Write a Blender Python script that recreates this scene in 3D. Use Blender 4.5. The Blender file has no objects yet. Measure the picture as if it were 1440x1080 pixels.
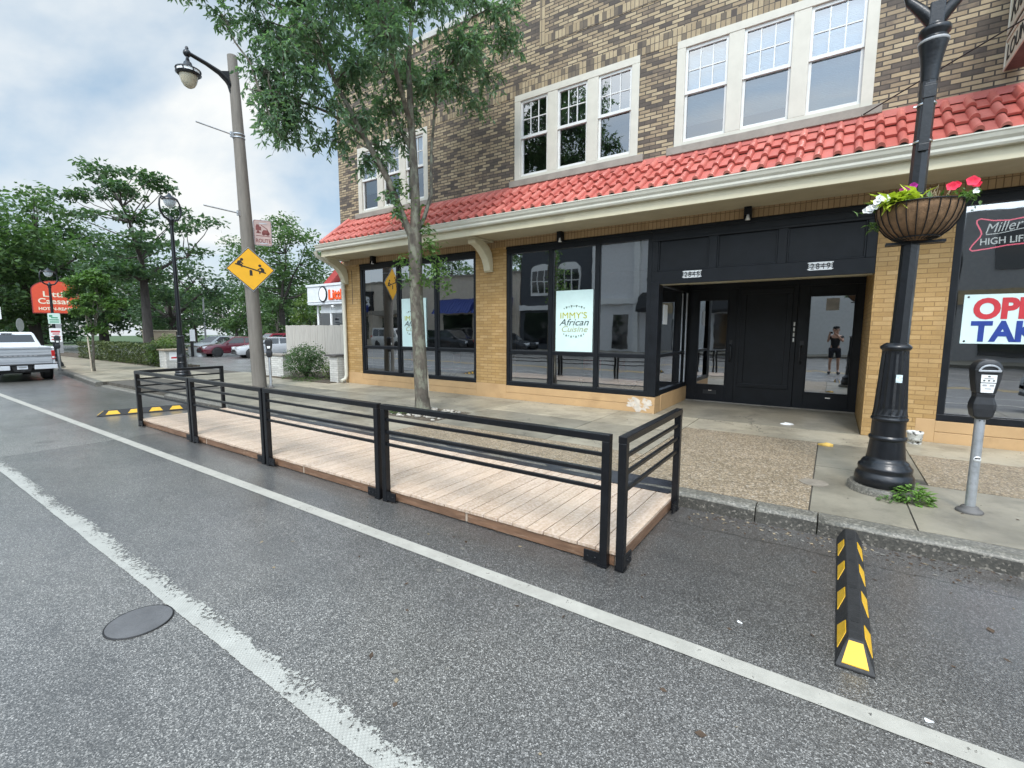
import bpy, bmesh, math, random
from mathutils import Vector, Matrix, noise
random.seed(7)
S = bpy.context.scene
COL = S.collection
R = math.radians

# ------------------------------------------------------------------ camera
FPX = 658.46
cam_d = bpy.data.cameras.new("camera")
cam_d.sensor_fit = 'HORIZONTAL'; cam_d.sensor_width = 36.0
cam_d.lens = FPX / 1440 * 36.0
cam_d.clip_start = 0.05; cam_d.clip_end = 2000
cam = bpy.data.objects.new("camera", cam_d); COL.objects.link(cam)
VX = Vector((-972.0, -78.0, FPX)); VY = Vector((452.0, -74.0, FPX))
ax = (-VX).normalized(); by = VY.normalized(); by = (by - ax * by.dot(ax)).normalized(); cz = ax.cross(by)
# rows: world axes expressed in camera space (x right, y down, z forward)
right = Vector((ax[0], by[0], cz[0])); down = Vector((ax[1], by[1], cz[1])); fwd = Vector((ax[2], by[2], cz[2]))
M = Matrix((right, -down, -fwd)).transposed().to_4x4()
M.translation = Vector((0, 0, 1.6))
cam.matrix_world = M
S.camera = cam

# ------------------------------------------------------------------ mesh builder
def wloc(o):
    v = Vector((0, 0, 0))
    while o is not None:
        v += o.location; o = o.parent
    return v

class MB:
    def __init__(s): s.v = []; s.f = []; s.mi = []; s.sm = []
    def add(s, vs, fs, mi=0, sm=False):
        b = len(s.v); s.v += [tuple(p) for p in vs]
        for f in fs: s.f.append([b + i for i in f]); s.mi.append(mi); s.sm.append(sm)
        return s
    def box(s, x0, y0, z0, x1, y1, z1, mi=0):
        x0, x1 = min(x0, x1), max(x0, x1); y0, y1 = min(y0, y1), max(y0, y1); z0, z1 = min(z0, z1), max(z0, z1)
        vs = [(x0,y0,z0),(x1,y0,z0),(x1,y1,z0),(x0,y1,z0),(x0,y0,z1),(x1,y0,z1),(x1,y1,z1),(x0,y1,z1)]
        return s.add(vs, [(0,3,2,1),(4,5,6,7),(0,1,5,4),(1,2,6,5),(2,3,7,6),(3,0,4,7)], mi)
    def bar(s, p0, p1, w, h, mi=0, up=(0,0,1)):
        p0 = Vector(p0); p1 = Vector(p1); d = (p1 - p0).normalized(); u = Vector(up)
        if abs(d.dot(u)) > .98: u = Vector((0, 1, 0))
        a = d.cross(u).normalized() * (w / 2); b = a.cross(d).normalized() * (h / 2)
        vs = [p0-a-b, p0+a-b, p0+a+b, p0-a+b, p1-a-b, p1+a-b, p1+a+b, p1-a+b]
        return s.add(vs, [(0,1,2,3),(7,6,5,4),(0,4,5,1),(1,5,6,2),(2,6,7,3),(3,7,4,0)], mi)
    def tube(s, pts, rad, n=10, mi=0, cap=True, sm=True):
        pts = [Vector(p) for p in pts]
        if not hasattr(rad, '__len__'): rad = [rad] * len(pts)
        vs = []; fs = []; ref = None
        for i, p in enumerate(pts):
            d = (pts[min(i+1, len(pts)-1)] - pts[max(i-1, 0)]).normalized()
            if ref is None: ref = Vector((0,0,1)) if abs(d.z) < .9 else Vector((1,0,0))
            a = d.cross(ref).normalized(); b = a.cross(d).normalized(); ref = b
            for k in range(n):
                t = 2*math.pi*k/n; vs.append(p + (a*math.cos(t) + b*math.sin(t))*rad[i])
        for i in range(len(pts)-1):
            for k in range(n): fs.append((i*n+k, i*n+(k+1)%n, (i+1)*n+(k+1)%n, (i+1)*n+k))
        s.add(vs, fs, mi, sm)
        if cap:
            s.add(vs[:n], [tuple(range(n))], mi); s.add(vs[-n:], [tuple(range(n-1, -1, -1))], mi)
        return s
    def lathe(s, prof, n=24, c=(0,0,0), mi=0, sm=True, flute=None):
        s.ls = len(s.v); vs = []; fs = []
        for (r, z) in prof:
            for k in range(n):
                t = 2*math.pi*k/n; rr = r
                if flute and flute[0] < z < flute[1]: rr = r*(1 - .07*(k % 2))
                vs.append((c[0]+rr*math.cos(t), c[1]+rr*math.sin(t), c[2]+z))
        for i in range(len(prof)-1):
            for k in range(n): fs.append((i*n+k, i*n+(k+1)%n, (i+1)*n+(k+1)%n, (i+1)*n+k))
        s.add(vs, fs, mi, sm)
        if prof[-1][0] > 1e-4: s.add(vs[-n:], [tuple(range(n))], mi)
        if prof[0][0] > 1e-4: s.add(vs[:n], [tuple(range(n-1, -1, -1))], mi)
        return s
    def prism(s, poly, axis, a, b, mi=0):
        # poly: 2-d points; axis 'x' -> (y,z), 'y' -> (x,z), 'z' -> (x,y)
        def P(p, t):
            return {'x': (t, p[0], p[1]), 'y': (p[0], t, p[1]), 'z': (p[0], p[1], t)}[axis]
        n = len(poly); vs = [P(p, a) for p in poly] + [P(p, b) for p in poly]
        fs = [tuple(range(n-1, -1, -1)), tuple(range(n, 2*n))] + [(i, (i+1)%n, n+(i+1)%n, n+i) for i in range(n)]
        return s.add(vs, fs, mi)
    def ell(s, c, r, n=12, m=8, mi=0, sm=True):
        if not hasattr(r, '__len__'): r = (r, r, r)
        vs = []; fs = []
        for j in range(m+1):
            t = math.pi*j/m
            for k in range(n):
                p = 2*math.pi*k/n
                vs.append((c[0]+r[0]*math.sin(t)*math.cos(p), c[1]+r[1]*math.sin(t)*math.sin(p), c[2]-r[2]*math.cos(t)))
        for j in range(m):
            for k in range(n): fs.append((j*n+k, j*n+(k+1)%n, (j+1)*n+(k+1)%n, (j+1)*n+k))
        return s.add(vs, fs, mi, sm)
    def xf(s, mat, start=0):
        for i in range(start, len(s.v)): s.v[i] = tuple(mat @ Vector(s.v[i]))
        return s
    def build(s, name, mats, parent=None, bevel=0, label=None, fix=True):
        if not isinstance(mats, (list, tuple)): mats = [mats]
        off = wloc(parent) if parent is not None else Vector((0,0,0))
        me = bpy.data.meshes.new(name)
        me.from_pydata([tuple(Vector(p) - off) for p in s.v], [], s.f)
        for m in mats: me.materials.append(m)
        me.polygons.foreach_set('material_index', s.mi)
        me.polygons.foreach_set('use_smooth', s.sm)
        if fix and len(s.f) < 30000:
            bm = bmesh.new(); bm.from_mesh(me); bmesh.ops.recalc_face_normals(bm, faces=bm.faces); bm.to_mesh(me); bm.free()
        me.update()
        o = bpy.data.objects.new(name, me); COL.objects.link(o)
        if parent is not None: o.parent = parent
        if bevel:
            b = o.modifiers.new('bevel', 'BEVEL'); b.width = bevel; b.segments = 2; b.limit_method = 'ANGLE'; b.angle_limit = R(40)
        if label: o['label'] = label
        return o

def tag(o, label=None, cat=None, group=None, kind=None):
    if label: o['label'] = label
    if cat: o['category'] = cat
    if group: o['group'] = group
    if kind: o['kind'] = kind
    return o
def thing(name, label, cat, loc=(0,0,0), rz=0, group=None):
    o = bpy.data.objects.new(name, None); COL.objects.link(o); o.empty_display_size = .2
    o.location = loc; o.rotation_euler = (0, 0, rz)
    return tag(o, label, cat, group)
def copy_tree(o, parent=None):
    c = o.copy(); COL.objects.link(c)
    if parent is not None: c.parent = parent
    for ch in list(o.children): copy_tree(ch, c)
    return c
def place(o, loc, rz=0, label=None):
    o.location = loc; o.rotation_euler = (0, 0, rz)
    if label: o['label'] = label
    return o

# flat lettering as a real (thin) mesh. origin at the lower left, xdir reading direction, ydir up
def lettering(name, text, size, org, xdir, ydir, m, parent=None, depth=.004, shear=0, width=None, center=False, off=0):
    cu = bpy.data.curves.new('text', 'FONT'); cu.body = text; cu.size = size; cu.extrude = depth/2; cu.shear = shear; cu.offset = off
    cu.resolution_u = 4
    if center: cu.align_x = 'CENTER'
    t = bpy.data.objects.new('text', cu); COL.objects.link(t)
    bpy.context.view_layer.update()
    me = bpy.data.meshes.new_from_object(t.evaluated_get(bpy.context.evaluated_depsgraph_get()))
    bpy.data.objects.remove(t); bpy.data.curves.remove(cu)
    X = Vector(xdir).normalized(); Y = Vector(ydir).normalized(); Z = X.cross(Y)
    sx = 1.0
    if width:
        xs = [v.co.x for v in me.vertices]; sx = width / (max(xs) - min(xs))
    o_ = Vector(org) - (wloc(parent) if parent is not None else Vector((0,0,0)))
    for v in me.vertices:
        c = v.co; v.co = o_ + X*c.x*sx + Y*c.y + Z*c.z
    me.materials.clear(); me.materials.append(m)
    me.name = name
    o = bpy.data.objects.new(name, me); COL.objects.link(o)
    if parent is not None: o.parent = parent
    return o

# ------------------------------------------------------------------ materials
class NT:
    def __init__(s, name):
        s.m = bpy.data.materials.new(name); s.m.use_nodes = True
        s.t = s.m.node_tree; s.n = s.t.nodes; s.l = s.t.links
        s.n.clear(); s.out = s.n.new('ShaderNodeOutputMaterial')
    def node(s, typ, **kw):
        nd = s.n.new('ShaderNode' + typ)
        for k, v in kw.items():
            if k in ('ins',):
                for a, b in v.items(): s.set(nd, a, b)
            else: setattr(nd, k, v)
        return nd
    def set(s, nd, key, val):
        sock = nd.inputs[key]
        if hasattr(val, 'bl_idname') or isinstance(val, bpy.types.NodeSocket):
            s.l.new(val if isinstance(val, bpy.types.NodeSocket) else val.outputs[0], sock)
        else: sock.default_value = val
    def coord(s, kind='Object'): return s.node('TexCoord').outputs[kind]
    def noise(s, vec, scale, detail=3, rough=.55, dim=None):
        n = s.node('TexNoise'); s.set(n, 'Vector', vec); s.set(n, 'Scale', scale); s.set(n, 'Detail', detail); s.set(n, 'Roughness', rough)
        return n.outputs['Fac']
    def ramp(s, fac, stops, interp='LINEAR'):
        r = s.node('ValToRGB'); s.set(r, 'Fac', fac); cr = r.color_ramp; cr.interpolation = interp
        while len(cr.elements) < len(stops): cr.elements.new(.5)
        for e, (p, c) in zip(cr.elements, stops):
            e.position = p; e.color = (c, c, c, 1) if not hasattr(c, '__len__') else (*c, 1)
        return r.outputs['Color']
    def math(s, op, a, b=0.5, c=None, clamp=False):
        n = s.node('Math', operation=op); n.use_clamp = clamp; s.set(n, 0, a); s.set(n, 1, b)
        if c is not None: s.set(n, 2, c)
        return n.outputs[0]
    def mix(s, fac, a, b, blend='MIX'):
        n = s.node('Mix', data_type='RGBA', blend_type=blend)
        def st(i, v):
            if isinstance(v, bpy.types.NodeSocket): s.l.new(v, n.inputs[i])
            elif i == 0: n.inputs[i].default_value = v
            else: n.inputs[i].default_value = (*v, 1) if hasattr(v, '__len__') and len(v) == 3 else v
        st(0, fac); st(6, a); st(7, b)
        return n.outputs[2]
    def bump(s, h, strength=.3, dist=.01):
        n = s.node('Bump'); s.set(n, 'Height', h); s.set(n, 'Strength', strength); s.set(n, 'Distance', dist)
        return n.outputs[0]
    def bsdf(s, col, rough=.6, metal=0.0, normal=None, spec=.5, coat=0.0, **kw):
        b = s.node('BsdfPrincipled')
        if isinstance(col, bpy.types.NodeSocket): s.l.new(col, b.inputs['Base Color'])
        else: b.inputs['Base Color'].default_value = (*col, 1)
        s.set(b, 'Roughness', rough); s.set(b, 'Metallic', metal); s.set(b, 'Specular IOR Level', spec); s.set(b, 'Coat Weight', coat)
        b.inputs['Coat Roughness'].default_value = .08
        if normal is not None: s.l.new(normal, b.inputs['Normal'])
        for k, v in kw.items(): s.set(b, k, v)
        s.l.new(b.outputs[0], s.out.inputs[0])
        return b

def pm(name, col, rough=.55, metal=0.0, var=.14, scale=6.0, bump=0.0, bscale=60.0, spec=.5, coat=0.0, dirt=None, dscale=2.5, dcut=(.5, .75), stretch=None):
    t = NT(name); co = t.coord()
    if stretch:
        mp = t.node('Mapping'); t.set(mp, 'Vector', co); mp.inputs['Scale'].default_value = stretch; co = mp.outputs[0]
    n = t.noise(co, scale, 4)
    c0 = tuple(max(0, c*(1-var)) for c in col); c1 = tuple(min(1, c*(1+var)) for c in col)
    c = t.mix(t.ramp(n, [(.3, 0), (.7, 1)]), c0, c1)
    if dirt:
        d = t.ramp(t.noise(co, dscale, 6, .65), [(dcut[0], 0), (dcut[1], 1)]); c = t.mix(d, c, dirt)
    rr = t.math('ADD', t.math('MULTIPLY', t.noise(co, scale*3, 3), .25*min(1, rough+.2)), rough - .12*min(1, rough+.2), clamp=True)
    nm = t.bump(t.noise(co, bscale, 4), bump, .01) if bump else None
    t.bsdf(c, rr, metal, nm, spec, coat)
    return t.m
# ------------------------------------------------------------------ sky and sun

SKYSEED = 8.1
SUN_EL = R(52); SUN_AZ = R(158)       # azimuth measured clockwise from +Y
w = bpy.data.worlds.new("World"); S.world = w; w.use_nodes = True
wt = w.node_tree; wt.nodes.clear()
def wn(t, **k):
    n = wt.nodes.new('ShaderNode' + t)
    for a, b in k.items(): setattr(n, a, b)
    return n
sky = wn('TexSky', sky_type='NISHITA', sun_disc=False, sun_elevation=SUN_EL, sun_rotation=SUN_AZ)
sky.air_density = 1.0; sky.dust_density = 1.2; sky.ozone_density = 1.2
tc = wn('TexCoord'); sep = wn('SeparateXYZ'); wt.links.new(tc.outputs['Generated'], sep.inputs[0])
# project the view direction on a cloud deck: (x/(z+.12), y/(z+.12))
dz = wn('Math', operation='ADD'); wt.links.new(sep.outputs[2], dz.inputs[0]); dz.inputs[1].default_value = .16
dzm = wn('Math', operation='MAXIMUM'); wt.links.new(dz.outputs[0], dzm.inputs[0]); dzm.inputs[1].default_value = .05
dx = wn('Math', operation='DIVIDE'); wt.links.new(sep.outputs[0], dx.inputs[0]); wt.links.new(dzm.outputs[0], dx.inputs[1])
dy = wn('Math', operation='DIVIDE'); wt.links.new(sep.outputs[1], dy.inputs[0]); wt.links.new(dzm.outputs[0], dy.inputs[1])
cmb = wn('CombineXYZ'); wt.links.new(dx.outputs[0], cmb.inputs[0]); wt.links.new(dy.outputs[0], cmb.inputs[1]); cmb.inputs[2].default_value = SKYSEED
mpn = wn('Mapping'); wt.links.new(cmb.outputs[0], mpn.inputs[0]); mpn.inputs['Scale'].default_value = (.75, 1.25, 1); mpn.inputs['Rotation'].default_value = (0, 0, R(28))
nz = wn('TexNoise'); wt.links.new(mpn.outputs[0], nz.inputs['Vector']); nz.inputs['Scale'].default_value = 1.15; nz.inputs['Detail'].default_value = 7; nz.inputs['Roughness'].default_value = .5; nz.inputs['Distortion'].default_value = .35
rp = wn('ValToRGB'); wt.links.new(nz.outputs['Fac'], rp.inputs[0])
rp.color_ramp.elements[0].position = .40; rp.color_ramp.elements[0].color = (.05,.05,.05,1)
rp.color_ramp.elements[1].position = .66; rp.color_ramp.elements[1].color = (1,1,1,1)
# haze towards the horizon thickens the cover
hz = wn('MapRange'); wt.links.new(sep.outputs[2], hz.inputs[0]); hz.inputs[1].default_value = .30; hz.inputs[2].default_value = .02; hz.inputs[3].default_value = 0; hz.inputs[4].default_value = .75
mx = wn('Math', operation='MAXIMUM'); wt.links.new(rp.outputs[0], mx.inputs[0]); wt.links.new(hz.outputs[0], mx.inputs[1])
# cloud body brightness
nz2 = wn('TexNoise'); wt.links.new(mpn.outputs[0], nz2.inputs['Vector']); nz2.inputs['Scale'].default_value = 2.1; nz2.inputs['Detail'].default_value = 5
rp2 = wn('ValToRGB'); wt.links.new(nz2.outputs['Fac'], rp2.inputs[0])
rp2.color_ramp.elements[0].position = .34; rp2.color_ramp.elements[0].color = (5.8,6.3,6.65,1)
rp2.color_ramp.elements[1].position = .60; rp2.color_ramp.elements[1].color = (7.0,7.15,7.1,1)
blue = wn('Mix', data_type='RGBA', blend_type='MIX'); blue.inputs[0].default_value = .55
wt.links.new(sky.outputs[0], blue.inputs[6]); blue.inputs[7].default_value = (3.4, 5.0, 6.4, 1)
mixs = wn('Mix', data_type='RGBA', blend_type='MIX'); wt.links.new(mx.outputs[0], mixs.inputs[0]); wt.links.new(blue.outputs[2], mixs.inputs[6]); wt.links.new(rp2.outputs[0], mixs.inputs[7])
# the cloud deck glows round the hidden sun
sdir = (math.sin(SUN_AZ)*math.cos(SUN_EL), math.cos(SUN_AZ)*math.cos(SUN_EL), math.sin(SUN_EL))
dt = wn('VectorMath', operation='DOT_PRODUCT'); wt.links.new(tc.outputs['Generated'], dt.inputs[0]); dt.inputs[1].default_value = sdir
gl_ = wn('MapRange'); wt.links.new(dt.outputs['Value'], gl_.inputs[0]); gl_.inputs[1].default_value = .30; gl_.inputs[2].default_value = 1; gl_.inputs[3].default_value = 1; gl_.inputs[4].default_value = 4.5
glm = wn('VectorMath', operation='SCALE'); wt.links.new(mixs.outputs[2], glm.inputs[0]); wt.links.new(gl_.outputs[0], glm.inputs['Scale'])
bg = wn('Background'); bg.inputs[1].default_value = .1; wt.links.new(glm.outputs[0], bg.inputs[0])
wo = wn('OutputWorld'); wt.links.new(bg.outputs[0], wo.inputs[0])

sd = bpy.data.lights.new('sun', 'SUN'); sd.energy = 1.5; sd.angle = R(13); sd.color = (1, .96, .9)
so = bpy.data.objects.new('sun', sd); COL.objects.link(so)
dirv = Vector((math.sin(SUN_AZ)*math.cos(SUN_EL), math.cos(SUN_AZ)*math.cos(SUN_EL), math.sin(SUN_EL)))
so.rotation_euler = dirv.to_track_quat('Z', 'Y').to_euler(); so.location = (0, 0, 30)
S.view_settings.view_transform = 'Standard'; S.view_settings.look = 'None'; S.view_settings.gamma = 1; S.view_settings.exposure = .5
S.cycles.max_bounces = 8; S.cycles.transparent_max_bounces = 16

# ------------------------------------------------------------------ named materials
def brick(name, stops, mortar, bw=.215, rh=.0635, swap=False, ms=.0055, patch=0.0, patchscale=.55, grad=None, rough=.75, bump=.5):
    t = NT(name); co = t.coord('Object'); sp = t.node('SeparateXYZ'); t.set(sp, 0, co)
    xy = t.math('ADD', sp.outputs[0], sp.outputs[1])
    cb = t.node('CombineXYZ')
    if swap: t.set(cb, 0, sp.outputs[2]); t.set(cb, 1, xy)
    else: t.set(cb, 0, xy); t.set(cb, 1, sp.outputs[2])
    b = t.node('TexBrick'); t.set(b, 'Vector', cb); t.set(b, 'Scale', 1.0); t.set(b, 'Brick Width', bw); t.set(b, 'Row Height', rh)
    t.set(b, 'Mortar Size', ms); t.set(b, 'Mortar Smooth', .15); t.set(b, 'Color1', (0,0,0,1)); t.set(b, 'Color2', (1,1,1,1)); t.set(b, 'Mortar', (.5,.5,.5,1))
    b.offset = 0 if swap else .5
    g = b.outputs['Color']
    if patch:
        pn = t.noise(cb, patchscale, 4, .7)
        g = t.math('ADD', g, t.math('MULTIPLY', t.math('SUBTRACT', pn, .5), patch))
    if grad:   # more of the darker bricks towards -x
        gx = t.node('MapRange'); t.set(gx, 0, sp.outputs[0]); t.set(gx, 1, grad[0]); t.set(gx, 2, grad[1]); t.set(gx, 3, grad[2]); t.set(gx, 4, 0)
        g = t.math('ADD', g, gx.outputs[0])
    c = t.ramp(g, stops, 'LINEAR')
    fine = t.noise(co, 45, 5, .7); c = t.mix(t.ramp(fine, [(.3, 0), (.75, 1)]), t.mix(1, c, (.8,.8,.8), 'MULTIPLY'), c)
    streak = t.node('Mapping'); t.set(streak, 'Vector', co); streak.inputs['Scale'].default_value = (1.6, 1.6, .35)
    c = t.mix(t.ramp(t.noise(streak.outputs[0], 1.4, 5, .65), [(.45, 0), (.8, .28)]), c, (.085,.07,.055))
    mo = t.mix(t.ramp(t.noise(co, 9, 4), [(.35, 0), (.7, 1)]), tuple(x*.7 for x in mortar), mortar)
    c = t.mix(b.outputs['Fac'], c, mo)
    h = t.math('SUBTRACT', t.math('MULTIPLY', fine, .35), b.outputs['Fac'])
    t.bsdf(c, rough, 0, t.bump(h, bump, .006), .35)
    return t.m

BR_UP = brick('variegated_brick', [(0, (.085,.069,.058)), (.14, (.115,.092,.072)), (.27, (.17,.13,.095)), (.38, (.29,.22,.14)), (.65, (.37,.285,.175)), (1, (.45,.36,.23))], (.072,.06,.05), patch=1.0, patchscale=1.5, grad=(-11.5, -2.5, -.06), bw=.2, rh=.0605, ms=.0085)
BR_SOLD = brick('variegated_soldier_brick', [(0, (.08,.065,.055)), (.22, (.17,.135,.095)), (.42, (.32,.245,.15)), (1, (.44,.35,.22))], (.085,.072,.06), bw=.222, rh=.073, swap=True, patch=.7, grad=(-11.5, -2.5, -.3))
BR_TAN = brick('tan_painted_brick', [(0, (.40,.24,.085)), (.6, (.47,.295,.115)), (1, (.53,.345,.15))], (.32,.195,.075), patch=.2, bw=.21, rh=.062, rough=.6)
BR_TANS = brick('tan_soldier_brick', [(0, (.36,.24,.12)), (1, (.45,.31,.17))], (.2,.13,.07), bw=.222, rh=.068, swap=True, patch=.3)
BR_WHT = brick('whitewashed_brick', [(0, (.52,.51,.47)), (1, (.66,.65,.6))], (.36,.35,.32), patch=.4, rough=.8)
PLINTH = pm('tan_plaster', (.47,.30,.145), .6, var=.07, scale=3, bump=.15, bscale=40, dirt=(.36,.22,.1), dscale=1.8, dcut=(.55,.8))
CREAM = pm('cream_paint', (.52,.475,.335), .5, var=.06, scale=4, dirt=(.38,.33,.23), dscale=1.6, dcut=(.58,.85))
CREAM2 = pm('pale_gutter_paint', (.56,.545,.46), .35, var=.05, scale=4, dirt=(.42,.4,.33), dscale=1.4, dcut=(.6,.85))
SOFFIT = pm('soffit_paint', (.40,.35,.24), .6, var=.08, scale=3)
BLACKP = pm('black_storefront_paint', (.0065,.008,.0105), .40, var=.3, scale=5, bump=.05, bscale=25, spec=.3)
BLACKM = pm('black_rail_paint', (.0055,.006,.0075), .32, var=.3, scale=14, spec=.35, bump=.2, bscale=170)
IRON = pm('black_lamp_paint', (.0055,.0065,.0085), .30, var=.3, scale=16, bump=.18, bscale=34, dirt=(.075,.078,.08), dscale=19, dcut=(.70,.74))
WINF = pm('window_frame_paint', (.50,.475,.405), .5, var=.06, scale=5, dirt=(.4,.37,.3), dscale=2.5, dcut=(.6,.85))
WINW = pm('white_sash_paint', (.60,.60,.575), .4, var=.05, scale=5)
STONE = pm('grey_stone', (.25,.225,.19), .75, var=.16, scale=5, bump=.3, bscale=50)
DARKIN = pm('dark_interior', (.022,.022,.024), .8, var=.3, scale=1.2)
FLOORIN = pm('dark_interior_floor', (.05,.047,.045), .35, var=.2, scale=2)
REDPL = pm('red_plastic', (.38,.03,.035), .4, var=.1)
CHROME = pm('bright_metal', (.7,.7,.7), .22, 1.0, var=.06, scale=20)
GALV = pm('galvanised_steel', (.50,.52,.54), .42, .75, var=.12, scale=22, dirt=(.3,.3,.29), dscale=14, dcut=(.55,.8))
WHITE = pm('white_paint', (.76,.76,.74), .45, var=.05)
GREYP = pm('grey_paint', (.33,.33,.33), .5, var=.08)
BOARD = pm('weathered_fence_wood', (.40,.375,.33), .75, var=.12, scale=3, bump=.2, bscale=40, stretch=(6,6,.6))
PLAST = pm('charcoal_plastic', (.018,.019,.021), .42, var=.2, scale=20)
RUBBER = pm('black_rubber', (.016,.016,.016), .6, var=.25, scale=18, bump=.25, bscale=120)
YELLOW = pm('yellow_reflective', (.72,.41,.012), .42, var=.07, scale=30, dirt=(.45,.27,.02), dscale=18, dcut=(.52,.8))
SIGNY = pm('yellow_sign_face', (.78,.40,.015), .45, var=.05)
BLACKF = pm('flat_black', (.012,.012,.012), .6, var=.2)
PAPER = pm('pale_poster', (.62,.78,.74), .45, var=.05, scale=3)
BANNER = pm('banner_vinyl', (.60,.74,.72), .4, var=.05, scale=3)
RED = pm('sign_red', (.60,.035,.025), .45, var=.06)
REDL = pm('letter_red', (.50,.03,.04), .45, var=.08, scale=12)
BLUEL = pm('letter_blue', (.012,.04,.24), .45, var=.15, scale=12)
ORANGE = pm('letter_orange_red', (.80,.10,.02), .45, var=.06)
LIME = pm('letter_olive_green', (.42,.43,.02), .5, var=.2, scale=20)
INK = pm('letter_ink', (.03,.05,.05), .5, var=.15)
SAGE = pm('letter_sage', (.36,.40,.22), .5, var=.2, scale=12)
BARK = pm('tree_bark', (.092,.078,.06), .85, var=.45, scale=11, bump=1.0, bscale=34, dirt=(.17,.17,.125), dscale=9, dcut=(.48,.60), stretch=(1,1,.5))
BARKD = pm('dark_bark', (.055,.047,.04), .9, var=.3, scale=9, bump=.7, bscale=40, stretch=(1,1,.3))
BARKW = pm('inner_wood', (.46,.40,.31), .8, var=.2)
COCO = pm('coco_liner', (.19,.11,.055), .9, var=.3, scale=18, bump=.8, bscale=90)
POLEM = pm('weathered_pole', (.165,.148,.125), .75, var=.16, scale=5, bump=.35, bscale=45, stretch=(4,4,.5))
TRIMW = pm('white_siding', (.72,.73,.72), .55, var=.05)
SLATE = pm('dark_slate_paint', (.055,.062,.072), .6, var=.1)
BEIGE = pm('beige_stucco', (.55,.49,.41), .75, var=.08, scale=2)
BLUEAW = pm('blue_awning_metal', (.03,.05,.22), .4, var=.1)
ROOFRED = pm('red_roof_panel', (.36,.05,.045), .5, var=.1)

def leafmat(name, c0, c1, c2, trans=.35):
    t = NT(name); g = t.node('NewGeometry'); co = t.coord()
    big = t.noise(co, 1.3, 3)
    rnd = g.outputs['Random Per Island']
    c = t.ramp(rnd, [(0, c0), (.5, c1), (1, c2)])
    c = t.mix(t.ramp(big, [(.35, 0), (.7, .45)]), c, tuple(x*1.35 for x in c1))
    d = t.node('BsdfPrincipled'); t.l.new(c, d.inputs['Base Color']); d.inputs['Roughness'].default_value = .45; d.inputs['Specular IOR Level'].default_value = .4
    tr = t.node('BsdfTranslucent'); t.l.new(t.mix(1, c, (1.25,1.5,.7), 'MULTIPLY'), tr.inputs[0])
    ms = t.node('MixShader'); ms.inputs[0].default_value = trans; t.l.new(d.outputs[0], ms.inputs[1]); t.l.new(tr.outputs[0], ms.inputs[2])
    t.l.new(ms.outputs[0], t.out.inputs[0])
    return t.m
LEAF = leafmat('street_tree_leaves', (.088,.15,.098), (.13,.21,.135), (.185,.27,.17), .47)
LEAFG = leafmat('sprout_leaves', (.05,.10,.03), (.09,.16,.045), (.15,.24,.08))
LEAFD = leafmat('dark_tree_leaves', (.036,.074,.040), (.062,.112,.056), (.10,.155,.072), .36)
LEAFM = leafmat('mid_tree_leaves', (.047,.09,.042), (.08,.135,.058), (.12,.18,.07), .4)
LEAFY = leafmat('bright_tree_leaves', (.045,.085,.022), (.085,.135,.032), (.15,.20,.05), .3)
LEAFH = leafmat('hedge_leaves', (.03,.05,.02), (.06,.08,.03), (.13,.15,.045), .25)
LEAFW = leafmat('weed_leaves', (.08,.15,.03), (.13,.24,.05), (.2,.33,.08), .3)
LEAFL = leafmat('lime_foliage', (.28,.34,.03), (.42,.48,.05), (.55,.60,.10), .3)
PETW = pm('white_petals', (.78,.78,.76), .6, var=.05)
PETR = pm('red_petals', (.72,.02,.06), .6, var=.15, scale=20)
PETM = pm('magenta_petals', (.30,.01,.18), .6, var=.2, scale=20)

def glassmat(name, tint=(.72,.78,.78), refl=1.0, base=.05):
    t = NT(name)
    fr = t.node('Fresnel'); fr.inputs['IOR'].default_value = 1.52
    f = t.math('ADD', t.math('MULTIPLY', fr.outputs[0], refl), base, clamp=True)
    tr = t.node('BsdfTransparent'); tr.inputs[0].default_value = (*tint, 1)
    gl = t.node('BsdfGlossy'); gl.inputs['Roughness'].default_value = .015; gl.inputs[0].default_value = (.95,.97,1,1)
    n = t.bump(t.noise(t.coord(), 1.7, 2), .02, .05); t.l.new(n, gl.inputs['Normal'])
    ms = t.node('MixShader'); t.l.new(f, ms.inputs[0]); t.l.new(tr.outputs[0], ms.inputs[1]); t.l.new(gl.outputs[0], ms.inputs[2])
    t.l.new(ms.outputs[0], t.out.inputs[0])
    return t.m
GLASS = glassmat('shop_window_glass', (.48,.52,.53), 1.8, .34)
GLASSL = glassmat('screened_glass', (.32,.35,.35), 1.3, .10)
GLASSU = glassmat('upstairs_glass', (.66,.74,.78), 2.0, .14)
CARGL = glassmat('car_glass', (.16,.18,.19), 1.6, .05)
def paint(name, col, rough=.25): return pm(name, col, rough, 0, var=.04, scale=3, coat=.6)

def emit(name, col, st):
    t = NT(name); e = t.node('Emission'); e.inputs[0].default_value = (*col, 1); e.inputs[1].default_value = st
    t.l.new(e.outputs[0], t.out.inputs[0]); return t.m
NEONP = emit('pink_neon', (1, .16, .25), 1.6)
NEONW = emit('white_neon', (.95, 1, 1), 1.0)
def frosted(name, col):
    t = NT(name); b = t.bsdf(col, .25, 0, None, .5, .2); b.inputs['Transmission Weight'].default_value = .35; b.inputs['IOR'].default_value = 1.2
    return t.m
GLOBE = frosted('frosted_globe', (.60,.54,.40))

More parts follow.
